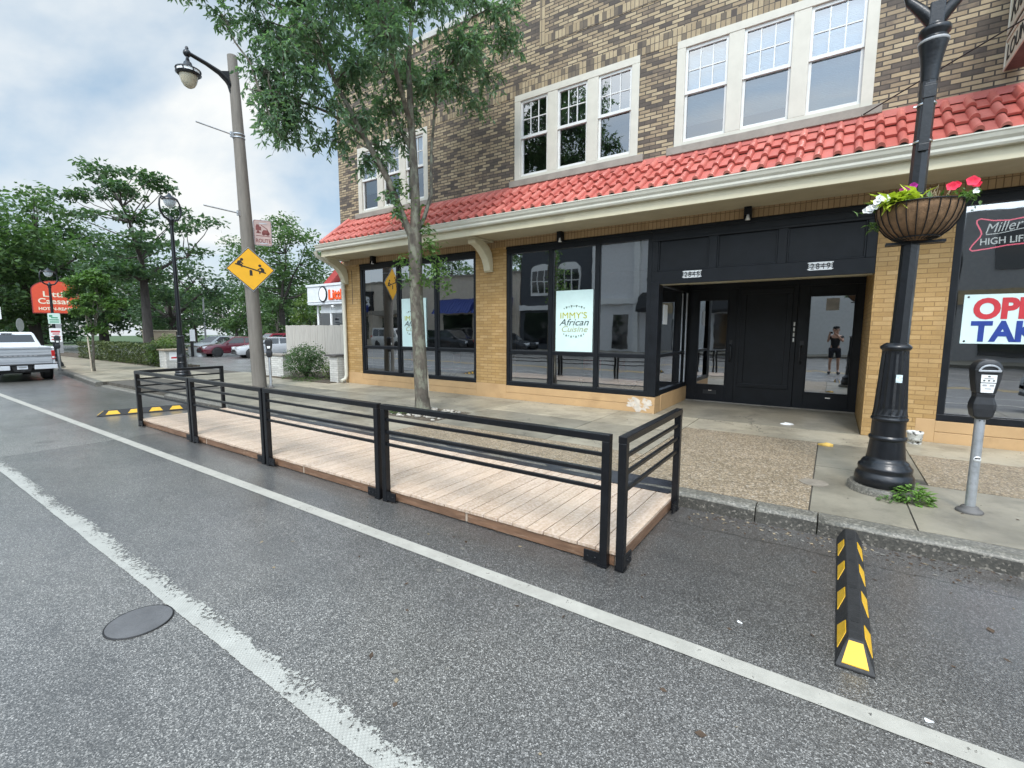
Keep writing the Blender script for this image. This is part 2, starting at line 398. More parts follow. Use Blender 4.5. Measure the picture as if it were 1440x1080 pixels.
# asphalt
def asphalt(name, dark=1.0, wet=.5, stones=.20, tone=(1,1,1)):
    t = NT(name); co = t.coord('Object')
    v = t.node('TexVoronoi'); t.set(v, 'Vector', co); v.inputs['Scale'].default_value = 205; v.inputs['Randomness'].default_value = 1
    sp = t.node('SeparateColor'); t.l.new(v.outputs['Color'], sp.inputs[0])
    a = .066*dark
    c = t.ramp(sp.outputs[0], [(0, tuple(a*.35*k for k in tone)), (.5, tuple(a*.85*k for k in tone)), (.78, tuple(a*1.5*k for k in tone)), (.92, tuple((a*2.2+stones*.12)*k for k in tone)), (1, tuple((a*3.0+stones*.4)*k for k in tone))])
    big = t.noise(co, .55, 5, .6); c = t.mix(t.ramp(big, [(.3, 0), (.7, 1)]), t.mix(1, c, (.78,.78,.8), 'MULTIPLY'), t.mix(1, c, (1.15,1.13,1.1), 'MULTIPLY'))
    mid = t.noise(co, 3.1, 5, .7); c = t.mix(t.ramp(mid, [(.55, 0), (.78, .5)]), c, (.02,.02,.021))
    # leaf litter and dirt washed along the kerb
    s2 = t.node('SeparateXYZ'); t.set(s2, 0, co)
    ln = t.ramp(t.math('ADD', t.math('MULTIPLY', s2.outputs[1], .25), t.math('MULTIPLY', t.noise(co, .9, 4), .2)), [(.58, 1.42), (.80, .88)]); c = t.mix(1, c, ln, 'MULTIPLY')  # paler travel lane: worn asphalt, with some sky sheen painted in
    gy = t.node('MapRange'); t.set(gy, 0, s2.outputs[1]); gy.inputs[1].default_value = 2.6; gy.inputs[2].default_value = 4.35; gy.inputs[3].default_value = 0; gy.inputs[4].default_value = .55
    c = t.mix(t.math('MULTIPLY', gy.outputs[0], t.ramp(t.noise(co, 2.4, 6, .7), [(.35, .15), (.7, 1)])), c, (.062,.046,.036))
    ye = t.math('ADD', s2.outputs[1], t.math('MULTIPLY', t.noise(co, 2.5, 5, .7), .12))
    k = t.math('LESS_THAN', t.math('ABSOLUTE', t.math('SUBTRACT', ye, 3.98)), .007); c = t.mix(t.math('MULTIPLY', k, .8), c, (.015,.014,.012))
    st_ = t.node('Mapping'); t.set(st_, 'Vector', co); st_.inputs['Scale'].default_value = (.35, 1.3, 1)
    c = t.mix(t.ramp(t.noise(st_.outputs[0], 1.1, 5, .6), [(.52, 0), (.72, .45)]), c, (.030,.029,.027))
    oil = t.ramp(t.noise(co, 1.5, 3, .5), [(.66, 0), (.76, .55)]); c = t.mix(oil, c, (.02,.019,.018))
    # transverse cracks; beyond the joint the wet sky sheen is painted as paler asphalt
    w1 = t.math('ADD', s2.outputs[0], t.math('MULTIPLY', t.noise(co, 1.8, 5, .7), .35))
    old = t.math('LESS_THAN', w1, -8.35); c = t.mix(old, c, t.mix(1, c, (1.35,1.35,1.33), 'MULTIPLY'))  # mask of the stretch paled by painted sheen
    for x0 in (-8.35, -23.0):
        k = t.math('LESS_THAN', t.math('ABSOLUTE', t.math('SUBTRACT', w1, x0)), .011); c = t.mix(t.math('MULTIPLY', k, .75), c, (.015,.015,.015))
    wn_ = t.ramp(t.noise(co, .8, 4, .6), [(.35, 1), (.65, 0)])
    r = t.math('SUBTRACT', .50, t.math('MULTIPLY', wn_, .16))
    h = t.math('MULTIPLY', v.outputs['Distance'], 1.0)
    b = t.bsdf(c, r, 0, t.bump(h, .4, .003), .75)
    b.inputs['Coat Weight'].default_value = wet; b.inputs['Coat Roughness'].default_value = .24; b.inputs['Coat IOR'].default_value = 1.4
    return t.m
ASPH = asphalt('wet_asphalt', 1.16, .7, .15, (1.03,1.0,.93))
ASPHL = asphalt('parking_lot_asphalt', 2.3, .6)

def roadpaint(name, col, cut, scale=28, waffle=False, edge=None):
    t = NT(name); co = t.coord('Object')
    n = t.noise(co, scale, 6, .75); n2 = t.noise(co, 2.2, 4, .6)
    hole = t.math('ADD', n, t.math('MULTIPLY', t.math('SUBTRACT', n2, .5), .55))
    if edge:
        se = t.node('SeparateXYZ'); t.set(se, 0, co); me_ = t.node('MapRange'); t.set(me_, 0, se.outputs[1]); t.set(me_, 1, edge[0]); t.set(me_, 2, edge[1]); t.set(me_, 3, 0); t.set(me_, 4, edge[2]); hole = t.math('ADD', hole, me_.outputs[0])
    k = t.ramp(hole, [(cut, 1), (cut+.03, 0)])
    c = t.mix(t.ramp(t.noise(co, 7, 5, .7), [(.3, 0), (.75, 1)]), tuple(x*.72 for x in col), col)
    nm = None
    if waffle:
        ch = t.node('TexChecker'); t.set(ch, 'Vector', co); ch.inputs['Scale'].default_value = 95
        c = t.mix(t.math('MULTIPLY', ch.outputs['Fac'], .45), c, tuple(x*.55 for x in col)); nm = t.bump(ch.outputs['Fac'], .4, .002)
    b = t.node('BsdfPrincipled'); t.l.new(c, b.inputs['Base Color']); b.inputs['Roughness'].default_value = .5
    if nm is not None: t.l.new(nm, b.inputs['Normal'])
    tr = t.node('BsdfTransparent'); ms = t.node('MixShader'); t.l.new(k, ms.inputs[0]); t.l.new(tr.outputs[0], ms.inputs[1]); t.l.new(b.outputs[0], ms.inputs[2])
    t.l.new(ms.outputs[0], t.out.inputs[0]); return t.m
LINE1 = roadpaint('white_line_paint', (.44,.42,.365), .64)
LINE2 = roadpaint('worn_line_tape', (.46,.455,.41), .63, 40, True, (1.01, 1.13, .20))

def concrete(name, col, agg=None, wet=0.0, scale=1.0, mixa=.85):
    t = NT(name); co = t.coord('Object')
    at = t.node('Attribute', attribute_name='tint'); 
    n = t.noise(co, 1.6*scale, 7, .68)
    c = t.mix(t.ramp(n, [(.3, 0), (.72, 1)]), tuple(x*.66 for x in col), tuple(min(1, x*1.14) for x in col))
    c = t.mix(1, c, t.ramp(at.outputs['Fac'], [(0, (.46,.48,.48)), (.5, (.86,.86,.84)), (1, (1.30,1.27,1.2))]), 'MULTIPLY')
    st = t.ramp(t.noise(co, 4.5, 6, .75), [(.52, 0), (.72, 1)]); c = t.mix(t.math('MULTIPLY', st, .55), c, (.085,.075,.058))
    sp_ = t.ramp(t.noise(co, 55, 2, .5), [(.72, 0), (.78, 1)]); c = t.mix(t.math('MULTIPLY', sp_, .5), c, (.05,.04,.03))
    wv = t.node('VectorMath', operation='ADD'); t.set(wv, 0, co); wo_ = t.node('CombineXYZ'); t.set(wo_, 0, t.math('MULTIPLY', t.noise(co, 3.0, 4, .7), .5)); t.set(wo_, 1, t.math('MULTIPLY', t.noise(co, 3.7, 4, .7), .5)); t.set(wv, 1, wo_)
    vc = t.node('TexVoronoi', feature='DISTANCE_TO_EDGE'); t.set(vc, 'Vector', wv); vc.inputs['Scale'].default_value = .42
    ck = t.math('LESS_THAN', vc.outputs['Distance'], .0022); ck = t.math('MULTIPLY', ck, t.ramp(t.noise(co, .6, 3), [(.48, 0), (.52, 1)])); c = t.mix(t.math('MULTIPLY', ck, .8), c, (.04,.036,.03))
    wetp = t.ramp(t.noise(co, .9, 5, .6), [(.50, 0), (.57, .55)]); c = t.mix(wetp, c, t.mix(1, c, (.62,.62,.60), 'MULTIPLY'))
    h = t.noise(co, 60, 6, .75)
    if agg:
        v = t.node('TexVoronoi'); t.set(v, 'Vector', co); v.inputs['Scale'].default_value = 75
        s_ = t.node('SeparateColor'); t.l.new(v.outputs['Color'], s_.inputs[0])
        a = t.ramp(s_.outputs[0], [(0, tuple(x*.45 for x in agg)), (.5, agg), (.85, tuple(x*1.7 for x in agg)), (1, (.5,.45,.38))])
        a = t.mix(t.ramp(t.noise(co, 2.2, 5, .7), [(.3, 0), (.7, 1)]), t.mix(1, a, (.72,.72,.7), 'MULTIPLY'), a)
        c = t.mix(mixa, c, a); h = v.outputs['Distance']
    r = t.math('SUBTRACT', .72, t.math('MULTIPLY', t.ramp(t.noise(co, .7, 4), [(.4, 0), (.62, 1)]), .3*max(wet, .35)))
    b = t.bsdf(c, r, 0, t.bump(h, .4, .004), .4)
    if wet: b.inputs['Coat Weight'].default_value = wet; b.inputs['Coat Roughness'].default_value = .3
    return t.m
CONC = concrete('sidewalk_concrete', (.315,.28,.215), wet=.3)
AGG = concrete('exposed_aggregate', (.30,.24,.17), (.245,.188,.122), wet=.1)
KERB = concrete('worn_kerb_concrete', (.24,.225,.19), (.2,.18,.145), wet=.3, scale=2, mixa=.4)
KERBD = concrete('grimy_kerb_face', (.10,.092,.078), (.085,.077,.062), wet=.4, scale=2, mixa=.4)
JOINT = pm('joint_dirt', (.075,.066,.052), .9, var=.4, scale=12)
SOIL = pm('planting_soil', (.075,.058,.04), .95, var=.5, scale=9, bump=.8, bscale=40, dirt=(.17,.14,.1), dscale=8, dcut=(.55,.7))
GRASS = pm('lawn', (.05,.085,.03), .95, var=.4, scale=3, bump=.6, bscale=60)

# deck boards: boards run along y, seams every 0.14 m
def deckmat():
    t = NT('wet_deck_boards'); co = t.coord('Object'); sp = t.node('SeparateXYZ'); t.set(sp, 0, co)
    bi = t.math('FLOOR', t.math('DIVIDE', sp.outputs[0], .1405))
    wn1 = t.node('TexWhiteNoise', noise_dimensions='1D'); t.set(wn1, 'W', bi)
    mp = t.node('Mapping'); t.set(mp, 'Vector', co); mp.inputs['Scale'].default_value = (26, 2.2, 1)
    of = t.node('CombineXYZ'); t.set(of, 1, t.math('MULTIPLY', wn1.outputs[0], 37.0)); ad = t.node('VectorMath', operation='ADD'); t.set(ad, 0, mp.outputs[0]); t.set(ad, 1, of)
    g = t.noise(ad.outputs[0], 1.6, 5, .65)
    c = t.ramp(g, [(.25, (.40,.285,.20)), (.5, (.51,.39,.29)), (.75, (.60,.48,.37))])
    c = t.mix(1, c, t.ramp(wn1.outputs[0], [(0, (.88,.86,.84)), (1, (1.1,1.08,1.06))]), 'MULTIPLY')
    sp2 = t.ramp(t.noise(co, 42, 3, .6), [(.50, 0), (.58, 1)]); c = t.mix(t.math('MULTIPLY', sp2, .5), c, (.66,.55,.46))  # pale speckle: wet glints painted into the board colour
    drops = t.ramp(t.noise(co, 9, 5, .7), [(.45, 0), (.68, 1)])
    r = t.math('SUBTRACT', .55, t.math('MULTIPLY', drops, .25))
    b = t.bsdf(c, r, 0, t.bump(t.noise(co, 40, 4, .7), .25, .003), .5); b.inputs['Coat Weight'].default_value = .25; b.inputs['Coat Roughness'].default_value = .2
    return t.m
DECK = deckmat()
FASC = pm('brown_fascia_wood', (.17,.095,.055), .55, var=.3, scale=4, bump=.2, bscale=30, dirt=(.36,.25,.17), dscale=5, dcut=(.55,.8), stretch=(1.2,1.2,9))
def tilemat():
    t = NT('red_roof_tile'); co = t.coord('Object'); sp = t.node('SeparateXYZ'); t.set(sp, 0, co)
    cb = t.node('CombineXYZ'); t.set(cb, 0, t.math('FLOOR', t.math('DIVIDE', t.math('ADD', sp.outputs[0], 6.32), .213))); t.set(cb, 1, t.math('FLOOR', t.math('DIVIDE', t.math('ADD', sp.outputs[1], .87), .2833)))
    wn1 = t.node('TexWhiteNoise', noise_dimensions='2D'); t.set(wn1, 'Vector', cb)
    c = t.ramp(wn1.outputs[0], [(0, (.41,.10,.078)), (.6, (.465,.125,.097)), (1, (.52,.16,.125))])
    c = t.mix(t.ramp(t.noise(co, 5, 6, .7), [(.5, 0), (.8, .5)]), c, (.22,.06,.045))
    c = t.mix(t.ramp(t.noise(co, 2.1, 4, .7), [(.55, 0), (.8, .35)]), c, (.50,.23,.17))
    t.bsdf(c, .45, 0, t.bump(t.noise(co, 50, 4), .12, .004), .5); return t.m
TILE = tilemat()
# ------------------------------------------------------------------ setting: ground, road, kerb, sidewalk
def struct(mb, name, m, **k):
    o = mb.build(name, m, **k); o['kind'] = 'structure'; return o
struct(MB().box(-150, -150, -.6, 150, 150, -.02), 'ground', GRASS)
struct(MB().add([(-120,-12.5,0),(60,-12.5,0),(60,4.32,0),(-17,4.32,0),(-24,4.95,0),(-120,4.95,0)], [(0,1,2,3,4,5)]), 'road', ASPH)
struct(MB().add([(-60,8.3,.085),(-11.4,8.3,.085),(-11.4,60,.085),(-60,60,.085)], [(0,1,2,3)]), 'parking_lot', ASPHL)

# painted lines
lm = MB(); lm.add([(-60,2.27,.004),(14,2.27,.004),(14,2.38,.004),(-60,2.38,.004)], [(0,1,2,3)])
struct(lm, 'painted_line', LINE1)
rl = random.Random(3)
top = []; bot = []; x = -60.0
while x < 6:
    a = 1.118 + (.02*noise.noise((x*1.1, 0, 0)) + .03*noise.noise((x*5, 3, 0)) + .03*noise.noise((x*23, 7, 0)) + rl.uniform(-.014, .014))*(1 if x > -8 else .5)
    b = .993 + .008*noise.noise((x*3, 9, 0)) + rl.uniform(-.003, .003)
    top.append((x, a, .004)); bot.append((x, b, .004)); x += .018 if x > -6 else .25
n = len(top)
lm = MB().add(top + bot, [(i, n+i, n+i+1, i+1) for i in range(n-1)])
struct(lm, 'worn_lane_line', LINE2, fix=False)
lm = MB()
for y in (-4.9, -7.6): lm.add([(-60,y,.004),(30,y,.004),(30,y+.11,.004),(-60,y+.11,.004)], [(0,1,2,3)])
lm.add([(-60,-1.55,.004),(30,-1.55,.004),(30,-1.43,.004),(-60,-1.43,.004)], [(0,1,2,3)], 1)
lm.add([(-60,-1.25,.004),(30,-1.25,.004),(30,-1.13,.004),(-60,-1.13,.004)], [(0,1,2,3)], 1)
CENTRE = roadpaint('yellow_line_paint', (.55,.36,.05), .68)
struct(lm, 'painted_line', [LINE1, CENTRE])

# kerb
def flare(x): return -.10 if x > -17 else -.10 + .65*min(1, (-17-x)/7)
def kerb(x0, x1, z, fl=False):
    m = MB(); prof = [(4.28,-.05),(4.30,z-.035),(4.315,z-.012),(4.345,z),(4.46,z),(4.46,-.05)]
    x = x0
    while x < x1 - .01:
        xe = min(x + 3.04, x1); k = 14; base = len(m.v)
        for i in range(k+1):
            xx = x + (xe - x - .009)*i/k
            for j, (yy, zz) in enumerate(prof):
                wob = .012*noise.noise((xx*3.1, yy*20+z, zz*9)) if j in (1, 2, 3) else 0
                m.v.append((xx, yy + wob*.7 + (flare(xx) if fl else 0), zz + wob*.6))
        q = len(prof)
        for i in range(k):
            for j in range(q-1):
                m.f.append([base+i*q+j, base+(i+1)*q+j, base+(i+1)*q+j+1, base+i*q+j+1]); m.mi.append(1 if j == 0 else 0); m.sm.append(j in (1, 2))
        m.f.append([base+j for j in range(q)]); m.mi.append(0); m.sm.append(False)
        m.f.append([base+k*q+j for j in range(q)]); m.mi.append(0); m.sm.append(False)
        x = xe
    return m
struct(kerb(-12.6, -.0, .13), 'kerb', [KERB, KERBD]); struct(kerb(.0, 14, .13), 'kerb', [KERB, KERBD])
struct(kerb(-70, -17.0, .13, True), 'kerb', [KERB, KERBD]); struct(kerb(-17.0, -12.6, .03), 'kerb', [KERB, KERBD])
struct(MB().box(-17, 4.461, -.1, 14, 8.245, .118), 'sidewalk_bed', JOINT)
struct(MB().prism([(-70,5.0),(-24,5.0),(-17,4.36),(-17,8.245),(-70,8.245)], 'z', -.1, .118), 'sidewalk_bed', JOINT)

def slabs(lst, name, m):
    g = .006; mb = MB(); tints = []
    for (x0, x1, y0, y1, t) in lst:
        mb.box(x0+g, y0+g, .1, x1-g, y1-g, .13); tints += [t]*8
    o = struct(mb, name, m, fix=False)
    a = o.data.attributes.new('tint', 'FLOAT', 'POINT')
    for i, t in enumerate(tints): a.data[i].value = t
    return o
rs = random.Random(11); C = []; A = []
xs = [-1.78, -3.15, -5.25, -7.6, -9.9, -12.6]
for i in range(len(xs)-1):
    x1, x0 = xs[i], xs[i+1]
    for (y0, y1) in ((4.463, 5.42), (5.42, 6.95), (6.95, 8.243)):
        t = rs.choice([.2, .3, .5, .62]) if y0 < 6.5 else rs.choice([.8, .9, .98])
        if y0 < 5 and i in (0, 1): A.append((x0, x1, y0, y1, .45)); continue
        if i == 2 and 5 < y0 < 6:
            C += [(x0, x1, 6.45, y1, .55), (x0, -6.6, y0, 6.45, .35)]; continue
        C.append((x0, x1, y0, y1, t))
C += [(-1.78, .85, 7.35, 8.243, .9), (.85, 3.4, 7.25, 8.243, .88), (3.4, 6.4, 7.25, 8.243, .8), (6.4, 14, 7.25, 8.243, .8)]
A += [(-1.78, -.07, 4.463, 5.9, .5), (-1.78, -.07, 5.9, 7.35, .55)]
C += [(-.07, .85, 6.05, 7.35, .35), (-.07, .62, 4.463, 6.05, .4), (.62, 2.6, 4.463, 5.86, .48), (2.6, 4.6, 4.463, 5.86, .4), (4.6, 14, 4.463, 5.86, .5)]
A += [(.85, 3.4, 5.86, 7.25, .5), (3.4, 6.4, 5.86, 7.25, .5), (6.4, 14, 5.86, 7.25, .5)]
for x0 in range(-70, -17, 2):
    for (y0, y1) in ((5.02, 5.9), (5.9, 7.35)): C.append((x0, min(x0+2, -17), y0, y1, rs.choice([.6, .75, .9])))
for x0 in (-17, -14.8): 
    C += [(x0, x0+2.2, 5.9, 7.6, rs.choice([.55, .7])), (x0, x0+2.2, 7.6, 8.243, .6)]
slabs(C, 'sidewalk', CONC); slabs(A, 'sidewalk_aggregate', AGG)
# driveway apron
o = struct(MB().prism([(-24,5.01),(-17.01,4.37),(-17.01,5.01)], 'z', .05, .129), 'sidewalk', CONC); a = o.data.attributes.new('tint', 'FLOAT', 'POINT'); [setattr(d, 'value', .7) for d in a.data]
m = MB(); m.add([(-17,4.455,.031),(-12.6,4.455,.031),(-12.6,5.9,.131),(-17,5.9,.131)], [(0,1,2,3)])
o = struct(m, 'driveway_apron', CONC); a = o.data.attributes.new('tint', 'FLOAT', 'POINT'); [setattr(d, 'value', .5) for d in a.data]
struct(MB().box(-6.58, 5.43, .09, -5.26, 6.44, .122), 'tree_pit', SOIL)
struct(MB().box(-15.2, 7.75, .05, -11.42, 9.6, .15), 'planting_bed', SOIL)
struct(MB().box(-60, 7.36, .04, -21.55, 8.7, .14), 'planting_bed', SOIL)
# recess floor in front of the doors
o = struct(MB().box(-2.54, 8.25, .02, .41, 10.37, .131), 'entry_floor', CONC); a = o.data.attributes.new('tint', 'FLOAT', 'POINT'); [setattr(d, 'value', .42) for d in a.data]
# far pavement across the street
C2 = [(x, x+3, -16, -12.5, rs.choice([.4, .5, .6])) for x in range(-60, 30, 3)]
slabs(C2, 'sidewalk', CONC)
struct(MB().box(-60, -12.52, -.05, 30, -12.36, .135), 'kerb', [KERB, KERBD])

# ------------------------------------------------------------------ the storefront building
B = thing('storefront_building', 'two storey brick corner building with red tiled canopy and black shopfronts', 'building', (-4.6, 8.25, .13))
def wall_holes(mb, x0, x1, z0, z1, holes, y0, y1, mi=0):
    xs = sorted({x0, x1} | {h[0] for h in holes} | {h[1] for h in holes}); zs = sorted({z0, z1} | {h[2] for h in holes} | {h[3] for h in holes})
    inh = lambda x, z: any(h[0] < x < h[1] and h[2] < z < h[3] for h in holes)
    for i in range(len(xs)-1):
        for j in range(len(zs)-1):
            if not inh((xs[i]+xs[i+1])/2, (zs[j]+zs[j+1])/2):
                mb.add([(xs[i],y0,zs[j]),(xs[i+1],y0,zs[j]),(xs[i+1],y0,zs[j+1]),(xs[i],y0,zs[j+1])], [(0,1,2,3)], mi)
    for (a, b, c, d) in holes:
        mb.add([(a,y0,c),(b,y0,c),(b,y0,d),(a,y0,d),(a,y1,c),(b,y1,c),(b,y1,d),(a,y1,d)], [(0,1,5,4),(1,2,6,5),(2,3,7,6),(3,0,4,7)], mi)
XL, XR = -11.3, 9.0
UPW = [(-10.46,-8.02), (-5.54,-3.04), (-2.36,.2), (3.0,5.5)]
ZB, ZT = 4.62, 6.22
mb = MB(); wall_holes(mb, XL, XR, 3.5, 8.06, [(a, b, ZB, ZT) for a, b in UPW], 8.25, 8.5)
mb.add([(XL,8.25,.1),(XL,26,.1),(XL,26,8.06),(XL,8.25,8.06)], [(0,1,2,3)])
mb.add([(XR,8.25,.1),(XR,26,.1),(XR,26,8.06),(XR,8.25,8.06)], [(0,3,2,1)])
mb.add([(XL,26,.1),(XR,26,.1),(XR,26,8.06),(XL,26,8.06)], [(0,1,2,3)])
# parapet steps up right of a stone capped pier
mb.box(-5.62, 8.25, 8.06, XR, 8.5, 8.75)
mb.build('upper_wall', BR_UP, B, fix=False)
MB().box(XL, 8.5, 7.7, XR, 26, 7.72).build('flat_roof', BLACKF, B)
mb = MB(); mb.box(XL-.04, 8.21, 8.06, -5.98, 8.54, 8.19); mb.box(-5.66, 8.21, 8.75, XR, 8.54, 8.88); mb.box(XL-.04, 8.54, 8.06, XL+.3, 26, 8.19)
mb.box(-5.98, 8.2, 8.0, -5.62, 8.56, 8.55)
mb.build('parapet_coping', pm('pale_limestone', (.42,.41,.38), .7, var=.12, scale=4, bump=.2), B, bevel=.012)
# soldier courses
mb = MB(); mb.box(XL-.004, 8.244, 6.225, XR, 8.252, 6.45)
mb.build('soldier_course', BR_SOLD, B)
mb = MB(); mb.box(-10.6, 8.243, 7.0, -5.7, 8.252, 7.15); mb.box(-5.0, 8.243, 7.0, 2.2, 8.252, 7.15); mb.box(3, 8.243, 7.0, 8, 8.252, 7.15)
mb.box(-5.0, 8.243, 7.15, -4.89, 8.252, 8.0); mb.box(XL, 8.243, 7.9, -6, 8.252, 8.06)
mb.build('soldier_course', BR_SOLD, B)
# ground-floor masonry
Y0 = 8.25
for a, b in ((XL, -10.57), (-6.6, -5.78), (.42, 1.2), (4.6, 5.4), (8.4, XR)):
    mb = MB(); mb.box(a, Y0, .1, b, 8.62, 3.34)
    if a == .42: mb.box(.42, 8.62, .1, .62, 10.7, 3.4)
    mb.build('brick_pier', BR_TAN, B)
mb = MB(); mb.box(XL, Y0, 3.34, XR, 8.62, 3.52); mb.build('lintel_course', BR_TANS, B)
for a, b in ((-10.57, -6.6), (1.2, 4.6), (5.4, 8.4)):
    mb = MB(); mb.box(a, Y0-.004, .1, b, 8.6, .27); mb.box(a, Y0-.002, .276, b, 8.6, .42); mb.box(a, Y0+.01, .268, b, 8.6, .278)
    if a == 1.2: mb.box(1.0, Y0-.003, .1, 1.2, Y0+.02, .44)
    if a < -10: mb.box(XL, Y0-.003, .1, -10.57, Y0+.02, .44); mb.box(-6.6, Y0-.003, .1, -5.78, Y0+.02, .44)
    mb.build('plinth', PLINTH, B, bevel=.006)
mb = MB()
for a, b in ((-5.78, -2.55),):
    mb.box(a, Y0-.004, .1, b, 8.6, .27); mb.box(a, Y0-.002, .276, b, 8.6, .42); mb.box(a, Y0+.01, .268, b, 8.6, .278)
mb.box(-2.55-.02, 8.6, .1, -2.545, 10.4, .43)
mb.box(-2.75, 8.6, .1, -2.57, 10.4, .425)
PL = mb.build('plinth', PLINTH, B, bevel=.006)
# bare patch where the paint has peeled near the corner
rp_ = random.Random(5)
pts = []
for k in range(26):
    t = 2*math.pi*k/26; rr = .15 + rp_.uniform(-.045, .05); pts.append((-2.84 + rr*1.5*math.cos(t), .27 + rr*.75*math.sin(t)))
mb = MB(); mb.prism(pts, 'y', Y0-.007, Y0-.0045); mb.build('peeled_patch', pm('peeled_plaster', (.56,.50,.42), .8, var=.2, scale=14, dirt=(.48,.3,.14), dscale=9, dcut=(.5,.6)), PL)

def display_window(x0, x1, mull, z0=.425, z1=3.335, tz=1.14, yf=8.27, label=None):
    # returns the frame part; the panes are its sub-parts
    f = MB(); t = .075
    f.box(x0, yf-.012, z1-.15, x1, yf+.1, z1); f.box(x0, yf-.03, z1-.05, x1, yf-.012, z1-.004)
    f.box(x0, yf-.01, z0, x1, yf+.1, z0+.085); 
    ed = [x0] + mull + [x1]
    f.box(x0, yf-.008, z0+.085, x0+t, yf+.1, z1-.15); f.box(x1-t, yf-.008, z0+.085, x1, yf+.1, z1-.15)
    for m_ in mull: f.box(m_-.042, yf-.006, z0+.085, m_+.042, yf+.1, z1-.15)
    for i in range(len(ed)-1):
        a = ed[i] + (t if i == 0 else .042); b = ed[i+1] - (t if i == len(ed)-2 else .042)
        f.box(a, yf+.004, tz-.035, b, yf+.09, tz+.035)
        # slim bright bead round each light
        for za, zb in ((z0+.085, tz-.035), (tz+.035, z1-.15)):
            f.box(a, yf+.03, za, a+.014, yf+.062, zb, 1); f.box(b-.014, yf+.03, za, b, yf+.062, zb, 1); f.box(a+.014, yf+.03, za, b-.014, yf+.062, za+.014, 1)
    fr = f.build('display_window', [BLACKP, PLAST], B, bevel=.004)
    for i in range(len(ed)-1):
        a = ed[i] + (t if i == 0 else .042); b = ed[i+1] - (t if i == len(ed)-2 else .042)
        for za, zb in ((z0+.085, tz-.035), (tz+.035, z1-.15)):
            MB().add([(a,yf+.05,za),(b,yf+.05,za),(b,yf+.05,zb),(a,yf+.05,zb)], [(0,1,2,3)]).build('pane', GLASS, fr, fix=False)
    return fr
display_window(-10.57, -6.6, [-9.13, -7.84])
display_window(-5.78, -2.69, [-4.72, -3.72])
display_window(1.2, 4.6, [], tz=9)
display_window(5.4, 8.4, [6.9], tz=9)
# corner post, entry beam with three panels
mb = MB(); mb.box(-2.69, 8.245, .43, -2.545, 8.42, 2.44); mb.build('corner_post', BLACKP, B, bevel=.006)
mb = MB()
X0, X1 = -2.69, .42
mb.box(X0, 8.262, 2.40, X1, 8.5, 2.62); mb.box(X0, 8.262, 3.17, X1, 8.5, 3.338); mb.box(X0, 8.246, 3.27, X1, 8.262, 3.335); mb.box(X0, 8.252, 3.13, X1, 8.262, 3.17)
for a, b in ((X0, X0+.1), (-1.76, -1.64), (-.78, -.66), (X1-.12, X1)): mb.box(a, 8.264, 2.62, b, 8.5, 3.17)
mb.box(X0+.1, 8.30, 2.62, X1-.12, 8.5, 3.17)
for a, b in ((X0+.1, -1.76), (-1.64, -.78), (-.66, X1-.12)):
    mb.box(a, 8.275, 2.62, b, 8.30, 2.645); mb.box(a, 8.275, 3.145, b, 8.30, 3.17); mb.box(a, 8.275, 2.645, a+.025, 8.30, 3.145); mb.box(b-.025, 8.275, 2.645, b, 8.30, 3.145)
mb.build('entry_beam', BLACKP, B, bevel=.005)
MB().box(-2.69, 8.5, 2.56, .42, 10.7, 2.75).add([(-2.68,8.265,2.398),(.41,8.265,2.398),(.41,8.5,2.398),(-2.68,8.5,2.398)], [(0,1,2,3)]).build('entry_ceiling', CREAM, B)
# side light of the recess
f = MB(); x = -2.6
f.box(x-.05, 8.42, .43, x+.05, 10.38, .52); f.box(x-.05, 8.42, 2.40, x+.05, 10.38, 2.56); f.box(x-.05, 8.42, .52, x+.05, 8.50, 2.40); f.box(x-.05, 10.26, .52, x+.05, 10.38, 2.40); f.box(x-.045, 8.50, 1.12, x+.045, 10.26, 1.18)
f.box(x+.03, 10.2, .52, x+.056, 10.255, 2.38, 1)
sl = f.build('side_window', [BLACKP, GALV], B, bevel=.004)
for za, zb in ((.52, 1.12), (1.18, 2.40)): MB().add([(x,8.5,za),(x,10.26,za),(x,10.26,zb),(x,8.5,zb)], [(0,1,2,3)]).build('pane', GLASS, sl, fix=False)
MB().box(x+.003, 8.72, 1.72, x+.006, 8.98, 2.08).build('paper_notice', WHITE, sl)
# back wall of the recess: door, fixed panel, door
YD = 10.4
def door(x0, x1, gx0, gx1, gz0, gz1, hx, side):
    d = MB(); d.box(x0, YD, .14, gx0, YD+.05, 2.44); d.box(gx1, YD, .14, x1, YD+.05, 2.44); d.box(gx0, YD, .14, gx1, YD+.05, gz0); d.box(gx0, YD, gz1, gx1, YD+.05, 2.44)
    for a, b, c, e in ((gx0, gx0+.02, gz0, gz1), (gx1-.02, gx1, gz0, gz1)): d.box(a, YD-.01, c, b, YD+.02, e)
    d.box(gx0+.02, YD-.01, gz0, gx1-.02, YD+.02, gz0+.02); d.box(gx0+.02, YD-.01, gz1-.02, gx1-.02, YD+.02, gz1)
    D = d.build('door', BLACKP, B, bevel=.004)
    MB().add([(gx0+.02,YD+.02,gz0+.02),(gx1-.02,YD+.02,gz0+.02),(gx1-.02,YD+.02,gz1-.02),(gx0+.02,YD+.02,gz1-.02)], [(0,1,2,3)]).build('pane', GLASS, D, fix=False)
    h = MB(); h.tube([(hx,YD,1.0),(hx,YD-.06,1.0),(hx+side*.02,YD-.075,1.05),(hx+side*.02,YD-.075,1.27),(hx,YD-.06,1.32),(hx,YD,1.32)], .014, 8)
    h.box(hx-.03, YD-.012, 1.34, hx+.03, YD, 1.42); h.lathe([(0,0),(.013,0),(.013,.012),(0,.012)], 10, (hx-side*.05, YD-.012, 1.18))
    h.build('handle', PLAST, D)
    return D
